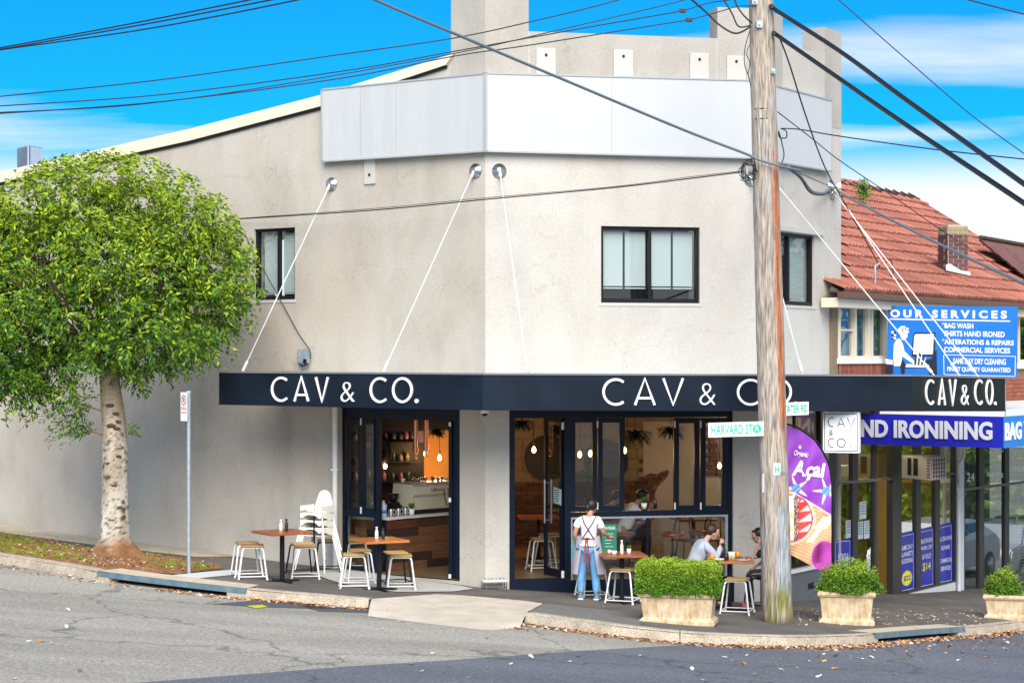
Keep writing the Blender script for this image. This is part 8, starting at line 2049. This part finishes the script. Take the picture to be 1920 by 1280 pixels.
# --- seated figures
def seated(lab, loc, rz, top, legs, hairm, skinm='skinl', sc=1.0, near=-1, armpose='chin', shoe='black_c', longhair=False, lean=.0):
    t = thing('person', lab, 'person', tuple(loc), rz, local=True); t.scale = (sc,) * 3
    L = lean
    J = dict(pel=(-.06, 0, .56, .125), wa=(-.03 + L * .3, 0, .70, .11), ch=(.06 + L, 0, .90, .12), nk=(.13 + L * 1.3, 0, 1.04, .05), nt=(.17 + L * 1.4, 0, 1.09, .045), hd=(.20 + L * 1.5, 0, 1.15, .07))
    E = [('pel', 'wa'), ('wa', 'ch'), ('ch', 'nk'), ('nk', 'nt'), ('nt', 'hd')]
    C = {}
    for s, nme in ((-1, 'n'), (1, 'f')):
        sh_ = (.09 + L, s * .165, .985, .052)
        if armpose == 'chin' and s == near: el, wr = (.27 + L, s * .20, .80, .04), (.36 + L, s * .08, .985, .026)
        elif armpose == 'up' and s == near: el, wr = (.30, s * .22, .82, .036), (.22, s * .14, 1.06, .024)
        elif armpose == 'up': el, wr = (.10, s * .24, .76, .036), (.28, s * .16, .64, .024)
        else: el, wr = (.16 + L, s * .25, .77, .04), (.38 + L, s * .14, .79, .026)
        J['s' + nme], J['e' + nme], J['w' + nme] = sh_, el, wr; E += [('ch', 's' + nme), ('s' + nme, 'e' + nme), ('e' + nme, 'w' + nme)]
        J['h' + nme] = (-.02, s * .09, .54, .09); J['k' + nme] = (.38, s * .11, .54, .06); J['a' + nme] = (.34, s * .12, .09, .038); J['t' + nme] = (.46, s * .12, .03, .03); E += [('pel', 'h' + nme), ('h' + nme, 'k' + nme), ('k' + nme, 'a' + nme), ('a' + nme, 't' + nme)]
    hc = Vector((.235 + L * 1.5, 0, 1.165)); fw = Vector((.9, 0, -.35))
    def ex(m):
        head(m, hc, .10, fw)
        for s, nme in ((-1, 'n'), (1, 'f')):
            w = Vector(J['w' + nme][:3]); d = (w - Vector(J['e' + nme][:3])).normalized(); hand(m, w, d, Vector((0, s, .3)), -s, 1.0)
    skin_mesh('body', J, E, skinm, t, 2, ex)
    T = {k: (*J[k][:3], J[k][3] + .028) for k in ('wa', 'ch')}; T['pel'] = (*J['pel'][:3], .14); T['nk'] = (*J['nk'][:3], .062)
    ET = [('ch', 'wa'), ('wa', 'pel'), ('ch', 'nk')]
    for nme in 'nf':
        T['s' + nme] = (*J['s' + nme][:3], .072); T['e' + nme] = (*J['e' + nme][:3], .054); ET += [('ch', 's' + nme), ('s' + nme, 'e' + nme)]
        if top != 'black_c': w = Vector(J['w' + nme][:3]).lerp(Vector(J['e' + nme][:3]), .18); T['w' + nme] = (*w, .04); ET += [('e' + nme, 'w' + nme)]
        elif True:
            w = Vector(J['s' + nme][:3]).lerp(Vector(J['e' + nme][:3]), .9); T['e' + nme] = (*w, .054)
    skin_mesh('jumper' if top != 'black_c' else 'top', T, ET, top, t)
    K = {k: (*J[k][:3], J[k][3] + .016) for k in J if k[0] in 'hka' and len(k) == 2 and k != 'hd'}; K['pel'] = (*J['pel'][:3], .135)
    skin_mesh('trousers', K, [('pel', 'hn'), ('hn', 'kn'), ('kn', 'an'), ('pel', 'hf'), ('hf', 'kf'), ('kf', 'af')], legs, t)
    for s in (-1, 1): m = MB(); m.sphere((.39, s * .12, .045), .05, 12, 8, sc=(2.2, .9, .9)); m.build('shoe', shoe, t)
    m = MB(); f = fw.normalized(); m.sphere(hc - f * .020 + Vector((-.005, 0, .030)), .106, 18, 14, sc=(1.0, .9, .96)); m.sphere(hc + f * .05 + Vector((0, 0, .085)), .05, 10, 8, sc=(1.1, 1.3, .6))
    if longhair: m.tube([hc + Vector((-.07, 0, .04)), hc + Vector((-.12, 0, -.12)), hc + Vector((-.13, 0, -.30))], [.08, .085, .04], 10)
    m.build('hair', hairm, t)
    return t
mp_ = GP(1306, 1139)
seated('seated man in a grey-blue jumper leaning on the table with a hand at his mouth', (mp_.x - .02, mp_.y, mp_.z), .15, 'grey_knit', 'black_c', 'hairb', sc=.98, lean=.03)
wp2 = GP(1442, 1140)
w_ = seated('seated woman in black with leather trousers and pink shoes, mostly behind the pole', (wp2.x + .06, wp2.y + .05, wp2.z), PI - .1, 'black_c', 'leather', 'hair', 'skinl', .97, 1, 'up', 'pink', True)
seated('person in a white shirt seated inside behind the hatch', (P(1172, 0, 31.9).x, 31.9, FZ), .1, 'tshirt', 'black_c', 'hair', 'skin', 1.0, lean=.05)
seated('person in dark clothes seated inside facing the white shirted one', (P(1126, 0, 32.0).x, 32.0, FZ), .0, 'black_c', 'black_c', 'hair', 'skin', .98, lean=.05)

# ------------------------------------------------------------------ leaf litter, grass, leaves on the road
lit = [mat('dry_leaf_%d' % i, c, .8) for i, c in enumerate([(.30, .10, .03), (.48, .25, .09), (.62, .46, .28), (.18, .055, .02), (.55, .50, .44)])]
def leafquad(m, p, L, mi, R, flatness=.3, z=.0):
    a = R.uniform(0, 2 * PI); d = Vector((math.cos(a), math.sin(a), R.uniform(-flatness, flatness))) * L; s = Vector((-math.sin(a), math.cos(a), R.uniform(-flatness, flatness))) * L * .42
    p = Vector(p) + Vector((0, 0, z + abs(d.z) * .5 + abs(s.z) * .5 + .004)); m.add([p - d * .5, p + s - Vector((0, 0, .1 * L)), p + d * .5, p - s + Vector((0, 0, .15 * L))], [(0, 1, 2), (0, 2, 3)], mi=mi)
R = random.Random(21); m = MB()
def litter(at, s0, s1, n, w0, w1, tight=1.0):
    for _ in range(n):
        p, t = at(R.uniform(s0, s1)); nr = Vector((t.y, -t.x, 0)); o = w0 + (w1 - w0) * R.random() ** tight; q = p + nr * o; leafquad(m, (q.x, q.y, G(q.x, q.y) - .13), R.uniform(.03, .075), R.choice((0, 0, 1, 1, 2, 3, 4)), R)
litter(atR, 0, cumR[-1] * .62, 2300, .03, .30, 1.6); litter(atR, 0, 6, 900, .03, .36, 1.3); litter(atR, 3, cumR[-1] * .8, 500, .1, 1.2, 1.5)
kk = along(KL, flat(GP(470, 1105))); litter(atL, kk, cumL[-1], 900, .03, .22, 1.4); litter(atL, kk - 1.4, kk, 160, .05, .35); litter(atL, 9, kk, 130, .04, .6, 1.5)
for _ in range(900):
    s = R.random(); a = GP(692 + 290 * s, 1134 + 26 * s); leafquad(m, (a.x + R.uniform(-.1, .1), a.y - R.uniform(.0, .35) * R.random(), G(a.x, a.y) - .135), R.uniform(.02, .05), R.choice((0, 0, 3, 1)), R)
m.build('gutter_leaves', lit, kind='stuff')
m = MB()
for _ in range(420):
    x = R.uniform(1480, 1900); y = R.uniform(1140, 1172); a = GP(x, y); leafquad(m, (a.x, a.y, G(a.x, a.y)), R.uniform(.02, .05), R.choice((1, 2, 2, 4)), R, .15)
for _ in range(60): a = GP(R.uniform(1000, 1450), R.uniform(1135, 1165)); leafquad(m, (a.x, a.y, G(a.x, a.y) + .004), R.uniform(.015, .03), R.choice((1, 2, 0)), R, .15)
for _ in range(40): a = GP(R.uniform(720, 990), R.uniform(1122, 1150)); leafquad(m, (a.x, a.y, G(a.x, a.y) + .004), R.uniform(.015, .03), R.choice((1, 3, 0)), R, .15)
for _ in range(120): a = GP(R.uniform(0, 440), R.uniform(1000, 1060)); leafquad(m, (a.x, a.y, G(a.x, a.y) + .03), R.uniform(.015, .035), R.choice((1, 3, 0)), R, .15)
m.build('footpath_leaves', lit, kind='stuff')
# verge litter and grass
def in_poly(x, y, P_):
    c = False; j = len(P_) - 1
    for i in range(len(P_)):
        if (P_[i].y > y) != (P_[j].y > y) and x < (P_[j].x - P_[i].x) * (y - P_[i].y) / (P_[j].y - P_[i].y) + P_[i].x: c = not c
        j = i
    return c
m = MB(); g = MB(); x0, x1 = min(p.x for p in VERGE), max(p.x for p in VERGE); y0, y1 = min(p.y for p in VERGE), max(p.y for p in VERGE)
for _ in range(9000):
    x, y = R.uniform(x0, x1), R.uniform(y0, y1)
    if not in_poly(x, y, VERGE): continue
    zz = G(x, y) + .055 + .02 * math.sin(x * 9) * math.cos(y * 11)
    if R.random() < .5: leafquad(m, (x, y, zz), R.uniform(.02, .06), R.choice((0, 1, 2, 3, 3, 4)), R)
    if mn.noise(Vector((x * .9, y * 1.4, 3))) > .12 or (x < -8 and R.random() < .6):
        for _k in range(3):
            d = Vector((R.uniform(-.5, .5), R.uniform(-.5, .5), 1)).normalized() * R.uniform(.03, .08); b = Vector((x + R.uniform(-.03, .03), y + R.uniform(-.03, .03), zz - .02)); s = d.orthogonal().normalized() * .005; g.add([b - s, b + s, b + d], [(0, 1, 2)], mi=R.randrange(2))
m.build('verge_litter', lit, kind='stuff'); g.build('verge_grass', ['leafA', 'leafB'], kind='stuff')
# single leaves on the carriageway
lm = []
for i, c in enumerate([(.62, .55, .46), (.72, .52, .06), (.40, .20, .08), (.72, .68, .62)]):
    q = MB(); q.add([(-.06, 0, .004), (-.02, .028, .02), (.03, .026, .012), (.065, 0, .022), (.03, -.03, .016), (-.02, -.026, .008)], [(0, 1, 2), (0, 2, 3), (0, 3, 4), (0, 4, 5)]); lm.append(q.mesh('fallen_leaf', mat('road_leaf_%d' % i, c, .7)))
LP_ = [(128, 1144, 0), (124, 1176, 0), (55, 1203, 0), (78, 1203, 2), (100, 1207, 3), (119, 1237, 3), (192, 1240, 0), (263, 1240, 3), (28, 1273, 0), (150, 1258, 3), (8, 1150, 2), (262, 1018, 0), (680, 1196, 2), (714, 1161, 2), (752, 1166, 0), (716, 1180, 0), (812, 1225, 0), (772, 1246, 1), (792, 1259, 3), (846, 1269, 0), (878, 1271, 2), (913, 1197, 2), (911, 1178, 1), (944, 1178, 0), (1016, 1180, 3), (996, 1232, 3), (915, 1250, 3), (958, 1245, 3), (1083, 1231, 1), (1069, 1241, 0), (1203, 1229, 3), (1173, 1192, 1), (1297, 1255, 0), (1358, 1233, 3), (1375, 1240, 0), (1395, 1245, 2), (1400, 1229, 0), (1465, 1236, 3), (1494, 1252, 1), (1466, 1256, 3), (1516, 1240, 3), (1545, 1240, 1), (1565, 1254, 2), (1535, 1269, 3), (1417, 1265, 2), (1322, 1277, 0), (1612, 1235, 0), (1618, 1236, 3), (1700, 1235, 1), (1723, 1238, 3), (1797, 1238, 3), (1824, 1217, 3), (1835, 1207, 1), (1851, 1232, 2), (1886, 1217, 3), (1893, 1196, 1), (1905, 1206, 0), (1868, 1245, 0), (1779, 1214, 3), (1679, 1264, 0), (1635, 1233, 0), (1760, 1200, 3), (1700, 1203, 2), (1870, 1195, 0)]
nm_ = ['pale dry', 'yellow', 'brown curled', 'whitish dry']
for x, y, k in LP_:
    p = gp2(x, y); main = y > 1250 - (x - 640) * .05 and x > 200
    o = bpy.data.objects.new('fallen_leaf', lm[k]); COL.objects.link(o); o.location = (p.x, p.y, p.z + .006); o.rotation_euler = (R.uniform(-.2, .2), R.uniform(-.2, .2), R.uniform(0, 6)); s = R.uniform(.5, 1.0); o.scale = (s, s, s)
    sur = 'dark asphalt of the main road' if main else 'grey asphalt of the side road'
    tag(o, '%s leaf lying on the %s' % (nm_[k], sur), 'leaf', '%s leaves on the %s' % (nm_[k], 'main road' if main else 'side road'))

# ------------------------------------------------------------------ down the street: what the shop windows mirror
def car(lab, loc, rz, col, seed=0):
    t = thing('parked_car', lab, 'car', tuple(loc), rz, 'cars parked down the street', local=True)
    paint = mat('car_paint_%d' % seed, col, .25, coat=.8)
    m = MB(); side = [(-2.2, .35), (-2.25, .75), (-2.15, .95), (-1.35, 1.05), (-.7, 1.48), (1.0, 1.50), (1.75, 1.12), (2.2, .95), (2.25, .6), (2.2, .35)]
    bm = bmesh.new(); 
    vs = [bm.verts.new((x, -.86, z)) for x, z in side]; f = bm.faces.new(vs); r = bmesh.ops.extrude_face_region(bm, geom=[f]); ev = [v for v in r['geom'] if isinstance(v, bmesh.types.BMVert)]
    for v in ev: v.co.y = .86
    for v in bm.verts:
        if v.co.z > 1.2: v.co.y *= .80
    bmesh.ops.bevel(bm, geom=bm.edges[:], offset=.05, segments=2, affect='EDGES'); m.addbm(bm, smooth=False); m.build('body', paint, t)
    m = MB()
    for s in (-1, 1): m.prism([(-1.25, s * .84, 1.06), (-.68, s * .725, 1.42), (.12, s * .715, 1.44), (.12, s * .84, 1.04)], (0, s * .03, 0)); m.prism([(.2, s * .84, 1.04), (.2, s * .715, 1.44), (.95, s * .725, 1.43), (1.45, s * .82, 1.08)], (0, s * .03, 0))
    m.build('side_windows', mat('car_glass', (.02, .03, .04), .08, spec=.8), t)
    for x in (-1.4, 1.4):
        for s in (-1, 1):
            m = MB(M=Matrix.Translation((x, s * .80, .33)) @ Matrix.Rotation(PI / 2, 4, 'X')); m.lathe([(.33, -.1), (.34, 0), (.33, .1)], seg=24); w = m.build('wheel', 'black', t)
            m = MB(M=Matrix.Translation((x, s * .80, .33)) @ Matrix.Rotation(PI / 2, 4, 'X')); m.lathe([(.2, -.115), (.2, .115)], seg=20); m.build('rim', 'steel', w)
    m = MB()
    for s in (-1, 1): m.bbox((-2.27, s * .62 - .15, .70), (-2.15, s * .62 + .15, .84), .03)
    m.build('headlights', 'white', t); return t
rdir = Vector((WR.d.x, WR.d.y, 0)); base = C1 + WR.n * 4.2
def cpos(v, n): p = C1 + rdir * v + WR.n * n; return Vector((p.x, p.y, G(p.x, p.y) - .13))
car('white sedan parked farther down the street, mirrored in the laundry posters window', cpos(17.4, 4.0), aR, (.85, .87, .9), 0)
car('silver car parked beyond the white sedan, mirrored in the second shop window', cpos(22.9, 4.1), aR, (.45, .5, .55), 1)
def bg_tree(lab, v, n, h, r, seed, x=None, y=None):
    p = cpos(v, n) if x is None else Vector((x, y, G(x, y) - .13)); R = random.Random(seed); t = thing('roadside_tree', lab, 'tree', tuple(p), 0, 'trees across the street')
    m = MB(); m.tube([p, p + Vector((0, 0, h * .35)), p + Vector((.1, .1, h * .6))], [.28, .2, .1], 10); m.build('trunk', 'ply_dark', t)
    tw = []
    for _ in range(1300):
        vv = Vector((R.gauss(0, 1), R.gauss(0, 1), R.gauss(0, 1))).normalized(); q = p + Vector((0, 0, h * .46)) + Vector((vv.x * r, vv.y * r, vv.z * h * .46)) * R.uniform(.4, 1) ** .5 * (1 + .3 * mn.noise(vv * 2)); tw.append((q, vv, .7))
    leaf_obj('crown', leaf_mass(tw, 9, .42, .15, seed, lambda p: .45), ['hedgeA', 'hedgeB', 'leafA'], t)
for i, (v, n, h, r) in enumerate(((25, 8, 7, 3), (29, 9, 8, 3.2), (33, 9.5, 8, 3.4), (37, 10.5, 9, 3.6), (42, 12, 9, 4), (32, 15, 11, 4.5), (40, 18, 12, 4.5), (48, 15, 11, 4.5))):
    bg_tree('roadside tree %s, mirrored in the shop glass' % ['nearest the crossing', 'second from the crossing', 'third from the crossing', 'behind the parked cars', 'tallest in the back row', 'beyond the bend', 'at the far end of the street', 'in the far back row'][i], v, n, h, r, 40 + i)
